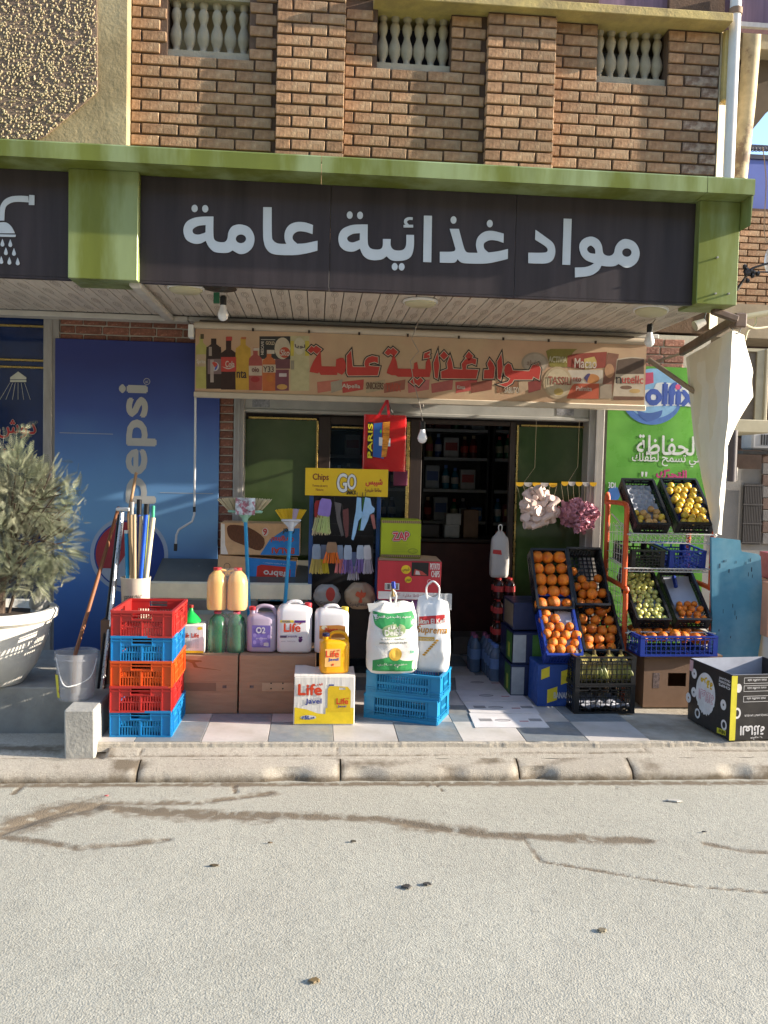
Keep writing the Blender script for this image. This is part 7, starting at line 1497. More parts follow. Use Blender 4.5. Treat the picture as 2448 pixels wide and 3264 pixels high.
mb = MB(); mb.box(-wk/2-.003, -dep/2-.003, .004, -wk/2+.030, -dep/2-.0006, hk-.004); mb.build('yellow_edge', pc((.52,.46,.03)), t)
yk = -dep/2-.0008
text('العائلة', WH, t, -wk/2+.20, hk*.22, .14, hk*.14, yk, ang=math.pi, bold=.002); text('حليب', WH, t, -wk/2+.19, hk*.06, .07, .02, yk, ang=math.pi)
for i, z in enumerate((.62, .78, .90)): flat_shape([[(-wk/2+.07, hk*z-.012), (-wk/2+.22, hk*z-.012), (-wk/2+.22, hk*z+.02), (-wk/2+.07, hk*z+.02)], [(-wk/2+.072, hk*z-.010), (-wk/2+.218, hk*z-.010), (-wk/2+.218, hk*z+.018), (-wk/2+.072, hk*z+.018)]], 'frame_print', WH, t, yk+.0002); text('mais souffle sale', WH, t, -wk/2+.20, hk*z+.012, .11, .013, yk-.0002, ang=math.pi)
text('CRAQUANT SAVEUR', WH, t, -wk/2+.22, hk*.40, .14, .012, yk, ang=math.pi); flat_shape([ell(-wk/2+.037, hk*.42, .022, .03), ell(-wk/2+.037, hk*.42, .012, .018)], 'ring_print', WH, t, yk+.0002); flat_shape([ell(-wk/2+.04, hk*.80, .018, .024)], 'ring_print', WH, t, yk+.0002)
# stacked cartons cut by the picture edge
xk = W(2405, 2100, -.75).x+.065
carton('white carton at the end of the shop front beyond the blue board', .45, .35, .42, M_wc, (xk+.30, -.52, .1305), R(-4)); t = carton('pinkish brown carton with a white label above the white corner carton', .42, .32, .33, mat('pink brown card', (.42,.22,.14), .7, var=.1), (xk+.26, -.55, .1305+.422), R(-5))
flat_shape([[(-.19, .12), (-.12, .12), (-.12, .20), (-.19, .20)]], 'label_sheet', pc((.5,.5,.52)), t, -.1606); carton('dark pink carton on top of the pinkish brown carton', .36, .28, .16, pc((.25,.05,.08)), (xk+.31, -.52, .1305+.755), R(-5))

# ================= WHITE TARP, AWNING ARM =================
t = thing('folding_arm', 'brown metal folding awning arm with a ring bracket above the white tarp', 'awning arm', tuple(W(2340, 1030, -1.0)))
M_am = mat('rusty brown arm', (.12,.08,.06), .5, var=.3, vs=14)
a, b = W(2172, 1122, -.30), W(2338, 1022, -1.0); 
def beam(mb, a, b, w=.022, h=.03):
    d = (b-a); L = d.length; m = d.to_track_quat('Y', 'Z').to_matrix().to_4x4(); m.translation = a; T0 = mb.T; mb.T = m; mb.box(-w, 0, -h, w, L, h, .006); mb.T = T0
mb = MB(); beam(mb, a, b, .016, .026); beam(mb, W(2270, 990, -1.05), W(2350, 1018, -1.05), .02, .018); c = W(2352, 1018, -1.0); mb.box(c.x-.035, -1.04, c.z-.05, c.x+.035, -.97, c.z+.03, .008); mb.build('arm', M_am, t, world=True)
c = W(2348, 1048, -1.0); mb = MB(); mb.tube([c+Vector((.022*math.cos(k/9*5.6+2), 0, .028*math.sin(k/9*5.6+2))) for k in range(10)], .004, 6); mb.build('ring', mat('steel ring', (.5,.5,.48), .3, metal=.8), t, True, world=True)
mb = MB(); beam(mb, W(2066, 1145, -.22), W(2215, 1250, -.45), .010, .015); beam(mb, W(2066, 1160, -.15), W(2210, 1115, -.25), .006, .008); mb.build('brace', mat('dusty brown tube', (.26,.20,.14), .5, var=.15), t, world=True)
for (px_, py_) in ((2230, 1035),): 
    t2 = thing('spot_lamp', 'small grey spot lamp hanging under the canopy beside the white tarp', 'lamp', tuple(W(px_, py_, -.5))); c = W(px_, py_, -.5); mb = MB(); mb.cyl(c+Vector((-.03, 0, -.01)), c+Vector((.03, 0, .02)), .032, .02, n=14); mb.build('shade', mat('grey lamp', (.3,.28,.25), .4), t2, True, world=True); mb = MB(); mb.tube([c+Vector((.03, 0, .02)), W(2246, 1010, -.5), W(2258, 970, -.5)], .004, 6); mb.build('cord', M_black, t2, True, world=True)
tp = thing('white_tarp', 'large white tarp hung from the awning arm, brightly sunlit on its outer fold', 'tarp', tuple(W(2300, 1700, -.7)))
Lk = [(2186,1140,-.33),(2196,1250,-.36),(2212,1400,-.42),(2236,1520,-.50),(2262,1640,-.58),(2276,1712,-.62)]
Ck = [(2336,1052,-1.03),(2330,1180,-1.04),(2322,1320,-1.03),(2306,1480,-.98),(2296,1610,-.93),(2288,1700,-.88)]
Rk = [(2372,1068,-.90),(2400,1190,-.76),(2398,1265,-.72),(2322,1400,-.86),(2312,1550,-.84),(2300,1705,-.80)]
def lerpk(K, v):
    x = v*(len(K)-1); i = min(int(x), len(K)-2); q = x-i; q2 = q*q*(3-2*q)*.4+q*.6; return tuple(K[i][j]+(K[i+1][j]-K[i][j])*q2 for j in range(3))
def tarp(u, v):
    l, c, r = lerpk(Lk, v), lerpk(Ck, v), lerpk(Rk, v)
    if u < .62: s = u/.62; p = [l[j]+(c[j]-l[j])*s for j in range(3)]
    else: s = (u-.62)/.38; p = [c[j]+(r[j]-c[j])*s for j in range(3)]
    q = W(p[0], p[1], p[2]); q.y += .014*math.sin(u*26+v*3)*min(1, u*3)*(u < .58)+.012*noise.noise(Vector((u*5, v*6, 1))); q.x += .006*noise.noise(Vector((u*6, v*9, 4))); return q-tp.location
mb = MB(); mb.grid(tarp, 50, 60); m_t = mat('white tarpaulin', (.72,.68,.58), .6, var=.06, vs=5, bump=.8, bs=9); mb.build('cloth', m_t, tp, True)
# torn off-white patch hanging over its shaded side
def flap(u, v):
    p = tarp(.02+.56*u*(1-.35*max(0, v-.5)), v*(.50+.03*math.sin(u*6)-.06*u)); return p+Vector((-.002, -.022-.006*math.sin(u*8), 0))
mb = MB(); mb.grid(flap, 24, 24); mb.build('torn_patch', mat('cream tarp', (.68,.62,.48), .6, var=.06), tp, True)

# ================= PLANT, POT, BUCKET, POLES =================
pc_ = WZ(45, 2205, zl); PY = -.84; px_c = W(-18, 2100, PY)
t = thing('plant_pot', 'big white flared concrete plant pot on the low ledge', 'plant pot', (px_c.x, PY, zl)); hP = W(60, 1968, PY-.3).z-zl
mb = MB(); mb.lathe([(.0, 0), (.16, 0), (.175, .02), (.235, hP*.25), (.285, hP*.55), (.315, hP*.83), (.345, hP*.88), (.352, hP*.97), (.34, hP), (.30, hP*.99), (.285, hP*.9), (.001, hP*.86)], 48); mb.v = [(x*.93, y*.93, z) for x, y, z in mb.v]
mb.build('bowl', mat('whitewashed concrete', (.70,.67,.60), .8, var=.12, vs=5, bump=.6, bs=30), t, True)
mb = MB(); mb.lathe([(.284, hP*.895), (.15, hP*.92), (.001, hP*.93)], 24); mb.v = [(x*.93, y*.93, z) for x, y, z in mb.v]; mb.build('soil', mat('dark soil', (.05,.035,.025), .95, bump=2), t, True)
pot = t; print('pot', px_c, PY, hP, zl)
zt5 = zl+hP*.92; tr = thing('conifer_shrub', 'grey green conifer bush growing in the big white pot', 'shrub', (px_c.x+.03, PY, zt5))
M_bk = mat('conifer bark', (.10,.07,.05), .9, bump=1)
mb = MB(); r = random.Random(11); ctr = Vector((W(88, 1645, PY).x-tr.location.x, 0, W(88, 1645, PY).z-zt5)); ra = Vector((.27, .25, .43))
mb.tube([(0, 0, -.02), (.01, 0, .15), (.05, .0, .35), (.06, 0, .6)], .02, 8, rr=[.026, .022, .018, .008])
mb.tube([(.04, .01, 0), (.09, .02, .18), (.12, 0, .4)], .01, 6); mb.tube([(-.03, 0, 0), (-.08, -.02, .2), (-.1, 0, .45)], .01, 6)
for i in range(60):
    d = Vector((r.gauss(0, 1), r.gauss(0, 1), r.gauss(.2, .8))).normalized(); e = ctr+Vector((d.x*ra.x, d.y*ra.y, d.z*ra.z))*.8; s = Vector((.05, 0, .15+.4*r.random())); mb.tube([s, (s+e)/2+Vector((0, 0, .03)), e], .004, 4)
mb.build('stem', M_bk, tr, True)
def frond(L=.11, n=8):
    mb = MB(); mb.add([(0, -.0011, 0), (L, 0, .006), (0, .0011, 0)], [(0,1,2)])
    for i in range(n):
        s = (i+.4)/n; x = L*s; wl = L*.46*(1-s*.78)*(.55+.45*min(1, s*4))
        for sg in (-1, 1):
            dx = wl*.78; dy = sg*wl*.62
            mb.add([(x, 0, 0), (x+L*.045, 0, .001), (x+dx, dy, wl*.15)], [(0,1,2)])
            for k in (.3, .6): mb.add([(x+dx*k, dy*k, .001), (x+dx*k+L*.03, dy*k, .001), (x+dx*k+wl*.34, dy*k+sg*wl*.02, .004)], [(0,1,2)]); mb.add([(x+dx*k, dy*k, .001), (x+dx*k+L*.022, dy*k, .001), (x+dx*k+wl*.12, dy*k+sg*wl*.24, .004)], [(0,1,2)])
    return mb
fr_ = frond(); fv = np.array(fr_.v); ff = fr_.f
M_fol = mat('conifer foliage', (.15,.17,.10), .75, var=.35, vs=14, col2=(.25,.25,.17), c2s=5, c2w=(.42,.6), spec=.3)
def add_sprays(N, mats, name, seed, zmin=-9):
    r = random.Random(seed); V = []; F_ = []
    lobes = [(Vector((r.gauss(0, .55), r.gauss(0, .55), r.gauss(0, .5))), r.uniform(.28, .5)) for _ in range(26)]
    while len(V) < N*len(fv):
        lc, lr = lobes[r.randrange(26)]; d = Vector((r.gauss(0, 1), r.gauss(0, 1), r.gauss(0, 1))).normalized(); q = lc+d*lr*r.uniform(.65, 1.05)
        if q.length > 1.12 or q.z < -.95: continue
        p = ctr+Vector((q.x*ra.x, q.y*ra.y, q.z*ra.z*(1 if q.z < 0 else 1.0)))
        if q.z > .75 and abs(q.x-.0) > .35: continue
        out = (d*1.1+q.normalized()*.6+Vector((r.gauss(0, .45), r.gauss(0, .45), .25+r.gauss(0, .4)))).normalized()
        m3 = out.to_track_quat('X', 'Z').to_matrix() @ Matrix.Rotation(r.uniform(0, 6.28), 3, 'X'); s = r.uniform(.45, .85); A = np.array(m3)*s
        b = len(V); P = fv @ A.T + np.array(p); P[:, 2] -= .12*(np.linalg.norm(P[:, :2]-np.array(p)[:2], axis=1)**2)*8
        V.extend(map(tuple, P)); F_.extend([tuple(i+b for i in f) for f in ff])
    me = bpy.data.meshes.new(name); me.from_pydata(V, [], F_); me.materials.append(mats); return put(name, me, tr)
o = add_sprays(3300, M_fol, 'crown', 2)
# mossy lump in the pot
t = thing('cement_ornament', 'weathered round cement ornament sitting in the soil behind the bush stems', 'ornament', (W(125, 1900, PY+.1).x, PY+.1, zl+hP*.9)); mb = MB(); mb.ball((0, 0, .05), .055); mb.lathe([(.05, -.02), (.045, .02), (.025, .06)], 12); mb.ball((0, 0, .10), .035); mb.build('body', M_ledge, t, True)
# clear plastic tub
Yb_ = -1.16; a, b = W(172, 2170, Yb_), W(314, 2170, Yb_); rb = (b.x-a.x)/2*.94; hB = W(243, 2090, Yb_-.1).z-zl
t = thing('clear_bucket', 'translucent plastic bucket with a torn yellow label on the concrete ledge', 'bucket', ((a.x+b.x)/2, Yb_, zl+.001)); M_cb = mat('milky clear plastic', (.50,.50,.52), .22, var=.05, alpha=.27)
mb = MB(); mb.lathe([(.001, .003), (rb*.84, 0), (rb*.86, .005), (rb*.97, hB*.84), (rb*1.05, hB*.86), (rb*1.05, hB*.89), (rb*.98, hB*.90), (rb, hB*.985), (rb*1.04, hB*.99), (rb*1.04, hB), (rb*.97, hB), (rb*.95, hB*.9), (rb*.93, hB*.84), (rb*.82, .009), (.001, .009)], 36, caps=False); mb.build('tub', M_cb, t, True)
mb = MB(); mb.grid(lambda u, v: (rb*1.012*(.86+.10*v)*math.cos(R(188+38*u)), rb*1.012*(.86+.10*v)*math.sin(R(188+38*u)), hB*(.05+.50*v)), 8, 6); mb.build('yellow_label', mat('yellow torn label', (.60,.52,.04), .5, col2=(.35,.03,.05), c2s=16, c2w=(.56,.6)), t, True)
mb = MB(); mb.tube(smooth3([(rb*.98, 0, hB*.86), (rb*.8, -rb*.5, hB*.5), (rb*.1, -rb*.9, hB*.35), (-rb*.4, -rb*.88, hB*.4), (-rb*.98, 0, hB*.86)]), .003, 6); mb.build('wire_handle', M_white, t, True)
# leaning poles and ladder
def pole(label, pts, r_, m, name='pole', cat='pole', extra=None):
    t = thing(name, label, cat, tuple(pts[0])); mb = MB(); mb.tube(pts, r_, 10); mb.build('shaft', m, t, True, world=True)
    if extra: mm, q0, q1, rr = extra; mb = MB(); mb.cyl(q0, q1, rr, n=10); mb.build('grip', mm, t, True, world=True)
    return t
M_st1 = mat('weathered brown stick', (.22,.085,.035), .6, var=.25, stretch=(1,1,.3)); M_st2 = mat('pale broom stick', (.40,.29,.17), .6, var=.12, stretch=(1,1,.3)); M_st3 = mat('cream wood stick', (.62,.55,.38), .55, var=.08)
yq = -.95
pole('brown weathered stick leaning across the blue board, standing in the clear bucket', [Vector(((a.x+b.x)/2-.02, Yb_+.02, zl+.015)), W(240, 2085, -1.10), W(378, 1618, -.45)], .0105, M_st1)
# pail holding handles: stands on a plain box behind the crates
Yp2 = -.76; pa, pb = W(386, 1900, Yp2), W(478, 1900, Yp2); zpb = W(430, 1965, Yp2).z; 
carton('brown carton hidden behind the tall crate stack, carrying the pail of sticks', .30, .26, zpb-.131, M_card2, ((pa.x+pb.x)/2-.01, Yp2+.01, .1305), seam=False)
rp = (pb.x-pa.x)/2; hp = W(430, 1846, Yp2-.08).z-zpb
t = thing('paint_pail', 'cream cement pail with faded black print holding mop and broom handles', 'pail', ((pa.x+pb.x)/2, Yp2, zpb+.001)); mb = MB(); mb.lathe([(.001, .002), (rp*.92, 0), (rp*.95, .01), (rp*1.0, hp*.9), (rp*1.05, hp), (rp*1.0, hp+.001), (rp*.93, hp*.9), (rp*.85, .012), (.001, .012)], 30, caps=False); mb.build('pail', mat('cream pail plastic', (.50,.44,.36), .6, var=.1), t, True)
TT = lambda s, x, z, ww, hh: wrapped(text(s, mat('faded black print', (.12,.10,.09), .7, var=.4, vs=60), t, x, z, ww, hh, 0, ang=R(5), bold=.0004), lambda X, Z_: -math.sqrt(max((rp*(.94+.06*Z_/hp))**2-X*X, 0))-.0008, .0005)
TT('RERENNE CRAC', -rp*.62, hp*.42, rp*1.25, hp*.14)
bx_ = Vector(((pa.x+pb.x)/2, Yp2, zpb+.015))
for lb, dx, dy, top, Yt, m, ex, rr in [('sky blue handle with a white collar in the pail', -.035, -.02, (403, 1700), -.72, M_bh, (M_white, (403, 1700), (403, 1690), .013), .011), ('tall pale stick with a grey collar in the pail', -.012, -.03, (418, 1640), -.72, M_st2, (M_alu, (420, 1640), (421, 1600), .0125), .012), ('shorter pale wooden stick in the pail', .002, -.045, (428, 1640), -.75, M_st2, None, .010), ('dark blue mop handle with a black grip in the pail', .01, .03, (443, 1640), -.68, mat('navy tube', (.01,.03,.22), .35), (M_black, (443, 1640), (444, 1592), .014), .010), ('white stick leaning in the middle of the pail', .012, -.01, (450, 1645), -.70, M_st3, None, .009), ('bright blue tube handle with a black hooked grip in the pail', .018, -.05, (466, 1640), -.72, mat('bright blue tube', (.015,.09,.55), .3), (M_black, (466, 1640), (468, 1606), .015), .0125), ('olive green thin handle in the pail', .03, .01, (472, 1640), -.68, mat('olive tube', (.16,.19,.03), .4), None, .008), ('thick cream wooden handle with a green capped tip in the pail', .04, -.035, (488, 1650), -.72, M_st3, (mat('mint tube', (.08,.42,.25), .3), (488, 1650), (489, 1612), .009), .0135)]:
    ex2 = (ex[0], W(*ex[1], Yt), W(*ex[2], Yt), ex[3]) if ex else None
    b0 = bx_+Vector((dx, dy, 0)); b0.y = Yp2+dy*.6; pole(lb, [b0, W(*top, Yt)], rr, m, 'tool_handle', 'handle', ex2)
pole('slim long brown cane rising from the pail in front of the white lettering', [bx_+Vector((-.02, .02, 0)), W(410, 1640, -.60), W(434, 1508, -.42)], .009, mat('tan cane', (.33,.19,.09), .5))
t = thing('aluminium_ladder', 'folded aluminium rail with dark rubber strip leaning behind the crate stack', 'ladder rail', tuple(W(325, 2230, -1.0)))
mb = MB(); beam(mb, W(322, 2235, -1.0), W(390, 1632, -.62), .010, .018); beam(mb, W(352, 2000, -.93), W(372, 1760, -.72), .006, .010); mb.build('rail', mat('bright aluminium', (.55,.55,.55), .3, metal=.7, var=.15, vs=20), t, world=True)
mb = MB(); beam(mb, W(309, 2240, -1.0), W(380, 1640, -.62), .007, .016); beam(mb, W(330, 2245, -1.0), W(383, 1635, -.60), .004, .02) ; mb.build('rubber_strip', M_black, t, world=True)
mb = MB(); q = W(398, 1624, -.63); mb.box(q.x-.045, -.66, q.z-.008, q.x+.03, -.61, q.z+.01, .004); mb.build('cap_plate', M_white, t, world=True)

# ================= FAR RIGHT: SIDE STREET =================
Yw = 3.6
back = thing('neighbour_building', 'brown brick building across the side street with a cream ledge and barred opening', 'building', (4.6, Yw, 0))
def bp(x, y, Y=Yw): return W(x, y, Y)
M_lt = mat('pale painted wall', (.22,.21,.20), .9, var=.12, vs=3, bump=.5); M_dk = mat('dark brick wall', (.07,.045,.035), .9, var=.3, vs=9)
X0, X1 = bp(2250, 900).x, 8.5; zc1, zc2, zc3, zc4 = bp(2400, 985).z, bp(2400, 1090).z, bp(2400, 1378).z, bp(2400, 1495).z; ztb = bp(2400, 662).z
mb = MB(); mb.box(X0, Yw+.02, zc1, X1, Yw+3, ztb); mb.build('brick_backing', M_mortar, back, world=True)
z = zc1+.01
r_ = 0
while z < ztb-.06: brick_run(X0, bp(2448, 800).x+.6, z, Yw, .1*(r_ % 2), back, M_br, D=.03); z += PITCH; r_ += 1
mb = MB(); mb.box(X0, Yw-.25, zc2, X1, Yw+3, zc1-.001); mb.build('concrete_beam', mat('ochre concrete', (.30,.24,.16), .9, var=.15, bump=.6), back, world=True)
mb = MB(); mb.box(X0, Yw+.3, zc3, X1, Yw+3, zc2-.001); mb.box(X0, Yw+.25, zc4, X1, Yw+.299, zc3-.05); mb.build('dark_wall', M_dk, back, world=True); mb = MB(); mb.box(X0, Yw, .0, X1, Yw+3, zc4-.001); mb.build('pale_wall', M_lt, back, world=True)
wf = thing('window', None, None); wf.parent = back; wf.location = (0, 0, 0); a, b = bp(2352, 1350, 2.6), bp(2446, 1112, 2.6)
M_cf = mat('cream frame', (.40,.36,.25), .6, var=.08); mb = MB(); y = 2.6
mb.box(a.x-.4, y, a.z-.02, b.x, y+.06, a.z+.03); mb.box(a.x-.4, y, b.z-.03, b.x, y+.06, b.z); mb.box(b.x-.10, y-.002, a.z+.031, b.x, y+.06, b.z-.031); mb.box(b.x-.02, y-.02, a.z-.02, b.x+.02, y+.4, b.z, .01)
mb.build('frame', M_cf, wf, world=False); wf.location = (-back.location.x, -back.location.y, 0)
mb = MB(); mb.box(a.x-.4, y+.02, a.z+.031, b.x-.101, y+.03, b.z-.031); mb.build('pane', mat('brownish pane', (.16,.13,.10), .3, var=.3, vs=3), wf)
mb = MB(); a, b = bp(2300, 1378, 2.5), bp(2446, 1340, 2.5); mb.box(a.x, 2.45, a.z, b.x, 3.2, b.z, .01); mb.build('cream_ledge', M_cf, back, world=True)
# barred opening and quoins on the pale wall
wg = thing('window', None, None); wg.parent = back; wg.location = (-back.location.x, -back.location.y, 0)
a, b = bp(2362, 1728), bp(2422, 1548); mb = MB(); mb.box(a.x, Yw-.004, a.z, b.x, Yw-.001, b.z); mb.build('dark_opening', M_black, wg)
mb = MB(); n = 11
for i in range(n): x = a.x+(b.x-a.x)*i/(n-1); mb.box(x-.006, Yw-.05, a.z-.02, x+.006, Yw-.03, b.z+.02)
for k in range(4): z = a.z+(b.z-a.z)*k/3; mb.box(a.x-.02, Yw-.055, z-.008, b.x+.02, Yw-.051, z+.008)
mb.build('window_bars', mat('iron bars', (.05,.045,.045), .5), wg)
M_qn = mat('brown stone block', (.12,.08,.065), .9, var=.2, bump=.8); M_qn2 = mat('grey stone block', (.15,.14,.135), .9, var=.2, bump=.8)
for i in range(9):
    a = bp(2426, 1735-i*37); b = bp(2426, 1735-(i+1)*37); mb = MB(); mb.box(a.x, Yw-.03, a.z+.004, a.x+.35, Yw-.0005, b.z-.004, .005); mb.build('stone_block', M_qn if i % 2 else M_qn2, back, world=True)
t = thing('air_conditioner', 'white outdoor air conditioner on a dark bracket across the side street', 'air conditioner', tuple(bp(2430, 1435, 3.3))); a, b = bp(2396, 1432, 3.3), bp(2500, 1372, 3.3); mb = MB(); mb.box(a.x, 3.3, a.z, b.x, 3.55, b.z, .02); mb.build('casing', mat('dim grey casing', (.35,.35,.36), .5), t, world=True)
mb = MB(); [mb.box(a.x+.1+.03*i, 3.292, a.z+.05, a.x+.112+.03*i, 3.2995, b.z-.05) for i in range(8)]; mb.build('grille', M_black, t, world=True); mb = MB(); mb.box(a.x-.12, 3.25, a.z-.05, b.x, 3.6, a.z-.02); mb.build('bracket', M_black, t, world=True)
def pipe(label, pts, r_, m, name='downpipe'):
    t = thing(name, label, 'pipe', tuple(pts[0])); mb = MB(); mb.tube(pts, r_, 14); mb.build('pipe', m, t, True, world=True); return t
pipe('dark drainpipe seen beside the lit edge of the white tarp', [bp(2337, 1372, 2.4), bp(2330, 1535, 2.4)], .045, mat('dark pipe', (.07,.06,.065), .5)); pipe('thin grey hooked pipe below the dark drainpipe', [bp(2348, 1490, 2.4), bp(2346, 1530, 2.4), bp(2330, 1533, 2.4)], .012, M_alu, 'pipe')
t = pipe('white plastic drainpipe running down the corner of the brick wall', [W(2347, -30, -.04), W(2321, 572, -.04)], .036, mat('white plastic pipe', (.66,.64,.60), .4, var=.05), 'drainpipe')
mb = MB(); p = W(2345, 38, -.04); mb.cyl(p-Vector((0, 0, .02)), p+Vector((0, 0, .02)), .042, n=14); mb.build('clamp', mat('rusty clamp', (.25,.16,.10), .7), t, True, world=True)
t = pipe('thick rusty cream pipe behind the white drainpipe', [W(2404, -30, .55), W(2395, 150, .55), W(2380, 330, .55), W(2353, 575, .55)], .062, mat('rusty cream pipe', (.45,.37,.22), .7, var=.25, vs=10, col2=(.20,.14,.09), c2s=7, c2w=(.55,.65)), 'drainpipe')
# side wall overhang
Xo = W(2448, 355, .3).x; zo = W(2448, 355, .3).z
mb = MB(); mb.prism([(W(x, y, .75).x, W(x, y, .75).z) for x, y in ((2366, 150), (2560, 150), (2560, 215), (2375, 442), (2366, 442))], .75, 2.2); mb.build('side_bracket', mat('dark brown render', (.10,.075,.05), .95, var=.2, vs=3), shop, world=True)  # bracket in a dark brown tone
mb = MB(); mb.box(2.66, .60, W(2448, 158, .6).z, 3.8, 4.2, 5.2, .004); mb.box(2.66, .55, W(2448, 62, .55).z, 3.8, .599, W(2448, 30, .55).z); mb.build('side_balcony', mat('dull ochre render', (.30,.25,.16), .9, var=.15, vs=3, bump=.6), shop, world=True)  # balcony block in plain ochre render
mb = MB(); mb.box(2.621, .15, .1, W(2378, 520, .9).x, .9, zo-.001); mb.build('side_pier', mat('stained render', (.26,.21,.15), .9, var=.25, vs=3), shop, world=True) if 0 else None
# blue metal sheet and rail over the neighbour's wall
t = thing('sheet_metal_screen', 'faded violet blue metal screen with dark rails above the neighbouring brick wall', 'metal screen', (5, Yw+.2, ztb)); mb = MB(); z1 = bp(2400, 508, Yw+.2).z
mb.box(X0+.1, Yw+.2, ztb+.001, X1, Yw+.22, z1); mb.build('sheet', mat('violet blue sheet', (.10,.13,.36), .5, var=.1, vs=2), t, world=True)
mb = MB(); z2 = bp(2400, 470, Yw+.2).z; mb.box(X0+.1, Yw+.18, z1+.001, X1, Yw+.24, z1+.05); mb.box(X0+.1, Yw+.19, z2-.02, X1, Yw+.23, z2+.03)
for x in np.arange(bp(2376, 490, Yw+.2).x-1.2, X1, 1.2): mb.box(x, Yw+.195, z1+.05, x+.04, Yw+.225, z2-.02)
for i in range(6):
    c = bp(2385+i*11, 470, Yw+.15); mb.tube([c+Vector((.04*math.cos(k*.8), -.02, .03*math.sin(k*.8)-.02)) for k in range(9)], .005, 5)
mb.build('rail', mat('dark rail', (.04,.04,.06), .5), t, world=True)
def cable(label, pts, r_=.004, m=None): 
    t = thing('cable', label, 'cable', tuple(pts[0])); mb = MB(); mb.tube(smooth3(pts), r_, 5); mb.build('wire', m or M_black, t, True, world=True)
cable('thin tan wire looping down to the street lamp', [W(2432, 470, 2.2), W(2442, 580, 2.2), W(2436, 720, 2.2), W(2444, 775, 2.2)], .005, mat('tan wire', (.4,.28,.18)))
cable('dark cable bundle crossing the neighbouring bricks', [W(2350, 925, 1.5), W(2385, 870, 1.5), W(2400, 855, 1.5), W(2448, 840, 1.5)], .010); cable('second dark cable by the cable bundle', [W(2352, 915, 1.5), W(2380, 880, 1.5), W(2410, 868, 1.5), W(2460, 868, 1.5)], .007)
t = thing('junction_clamp', 'black clump of cable clamps against the neighbouring bricks', 'cable clamp', tuple(W(2390, 868, 1.5))); mb = MB(); r = random.Random(2); c = W(2390, 865, 1.5)
for i in range(14): mb.ball(c+Vector((r.gauss(0, .03), 0, r.gauss(0, .025))), .022, n=6, m=4)
mb.build('clamp', M_black, t, True, world=True)
cable('cream cable hanging from the awning bracket', [W(2358, 1020, -.95), W(2400, 1045, -.8), W(2448, 1042, -.7)], .0055, M_cf); cable('short cream cable curling beside the tarp', [W(2410, 1012, -.8), W(2408, 1035, -.8), W(2385, 1055, -.8), W(2376, 1085, -.85)], .0055, M_cf)
t = thing('street_lamp', 'white oval street lamp cut by the edge beside the brick wall', 'street lamp', tuple(W(2462, 830, 1.8))); mb = MB(); c = W(2466, 830, 1.8); mb.ball(c, .078, sz=1.75, n=20, m=14); mb.build('lens', M_bulb, t, True, world=True)
mb = MB(); p = W(2454, 830, 1.8); mb.tube([c+Vector((0, .08, .1)), c+Vector((.4, .3, .25))], .02, 8); mb.build('arm', M_alu, t, True, world=True)
t = thing('awning_pole', 'white horizontal pole with a hook crossing behind the awning bracket', 'pole', tuple(W(2365, 1010, -.6))); mb = MB(); mb.tube([W(2362, 1012, -.6), W(2470, 994, -.6)], .018, 10); mb.build('pole', M_cf, t, True, world=True)

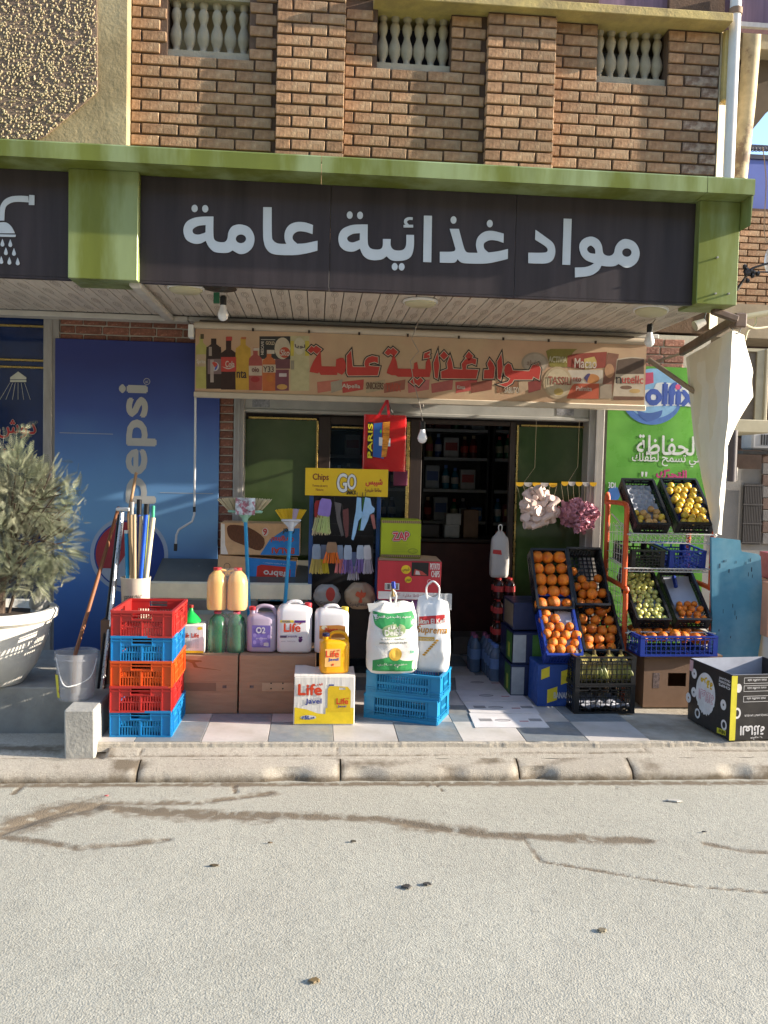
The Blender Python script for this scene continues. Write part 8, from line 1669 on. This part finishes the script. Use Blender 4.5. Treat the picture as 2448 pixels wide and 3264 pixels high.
# ================= STREET LITTER =================
M_leaf = mat('dry litter', (.10,.075,.045), .8); M_wet = mat('dark wet spot', (.05,.045,.04), .6)
def blob(label, px, py, r_, m, name, cat, z=.002, el=1.6, sd=1, group=None):
    p = WZ(px, py, 0); t = MB(); r = random.Random(sd); pts = [(r_*el*math.cos(R(a))*r.uniform(.6, 1.15), r_*math.sin(R(a))*r.uniform(.6, 1.15)) for a in range(0, 360, 24)]
    t.add([(x, y, 0) for x, y in pts]+[(x*.8, y*.8, .0035) for x, y in pts], [tuple(range(14, -1, -1)), tuple(range(15, 30))]+[(i, (i+1) % 15, 15+(i+1) % 15, 15+i) for i in range(15)]); o = t.build(name, m); o.location = (p.x, p.y, z+.003); return tag(o, label, cat, group)
blob('ragged black tar spot on the road, the bigger of the pair', 1296, 2830, .020, M_wet, 'tar_spot', 'tar spot', sd=2, el=1.0); blob('ragged black tar spot on the road, the smaller of the pair', 1362, 2822, .013, M_wet, 'tar_spot', 'tar spot', sd=3, el=1.4)
blob('flattened brown bottle cap on the road towards the camera', 1002, 3130, .016, mat('rusty cap', (.16,.11,.05), .6), 'crown_cork', 'crown cork', sd=4, el=1.3); blob('round brown spot pressed in the road on the side of the black carton', 1918, 2970, .016, mat('brown spot', (.17,.14,.09), .7), 'crown_cork', 'crown cork', sd=5, el=1.2)
for i, (x, y, lb) in enumerate([(683, 2762, 'dry twig on the road below the brown cartons'), (340, 2540, 'pink scrap of paper near the gutter under the concrete stub'), (30, 2468, 'orange brown scrap lying on the kerb by the picture edge'), (1430, 2478, 'small purple wrapper in the gutter below the doormat'), (2150, 2555, 'pale flat stone chip in the asphalt below the banana crates'), (2245, 2655, 'dark pebble on the road beyond the long crack'), (860, 2690, 'brown leaf bit on the road under the bleach carton'), (1125, 2685, 'dark oval leaf lying beside the dirt streak')]):
    p = WZ(x, y, 0); mb = MB(); c = [(.10,.075,.045), (.55,.12,.12), (.32,.16,.05), (.20,.14,.40), (.45,.42,.36), (.06,.06,.06), (.14,.10,.06), (.07,.06,.045)][i]; s = [.02, .012, .018, .016, .045, .012, .012, .018][i]; r = random.Random(i)
    if i == 3: mb.grid(lambda u, v: ((u-.5)*.05, (v-.5)*.03, .008+.012*noise.noise(Vector((u*5, v*5, 9)))), 6, 6)
    else: pts = [(s*math.cos(R(a))*r.uniform(.6, 1.1), s*.4*math.sin(R(a))*r.uniform(.6, 1.1)) for a in range(0, 360, 40)]; mb.add([(x_, y_, 0) for x_, y_ in pts]+[(x_*.8, y_*.8, .004) for x_, y_ in pts], [tuple(range(8, -1, -1)), tuple(range(9, 18))]+[(k, (k+1) % 9, 9+(k+1) % 9, 9+k) for k in range(9)])
    o = mb.build('litter_scrap', pc(c)); o.location = (p.x, p.y, .0045 if i != 2 else .06); tag(o, lb, 'litter')
print('objects', len(bpy.data.objects))
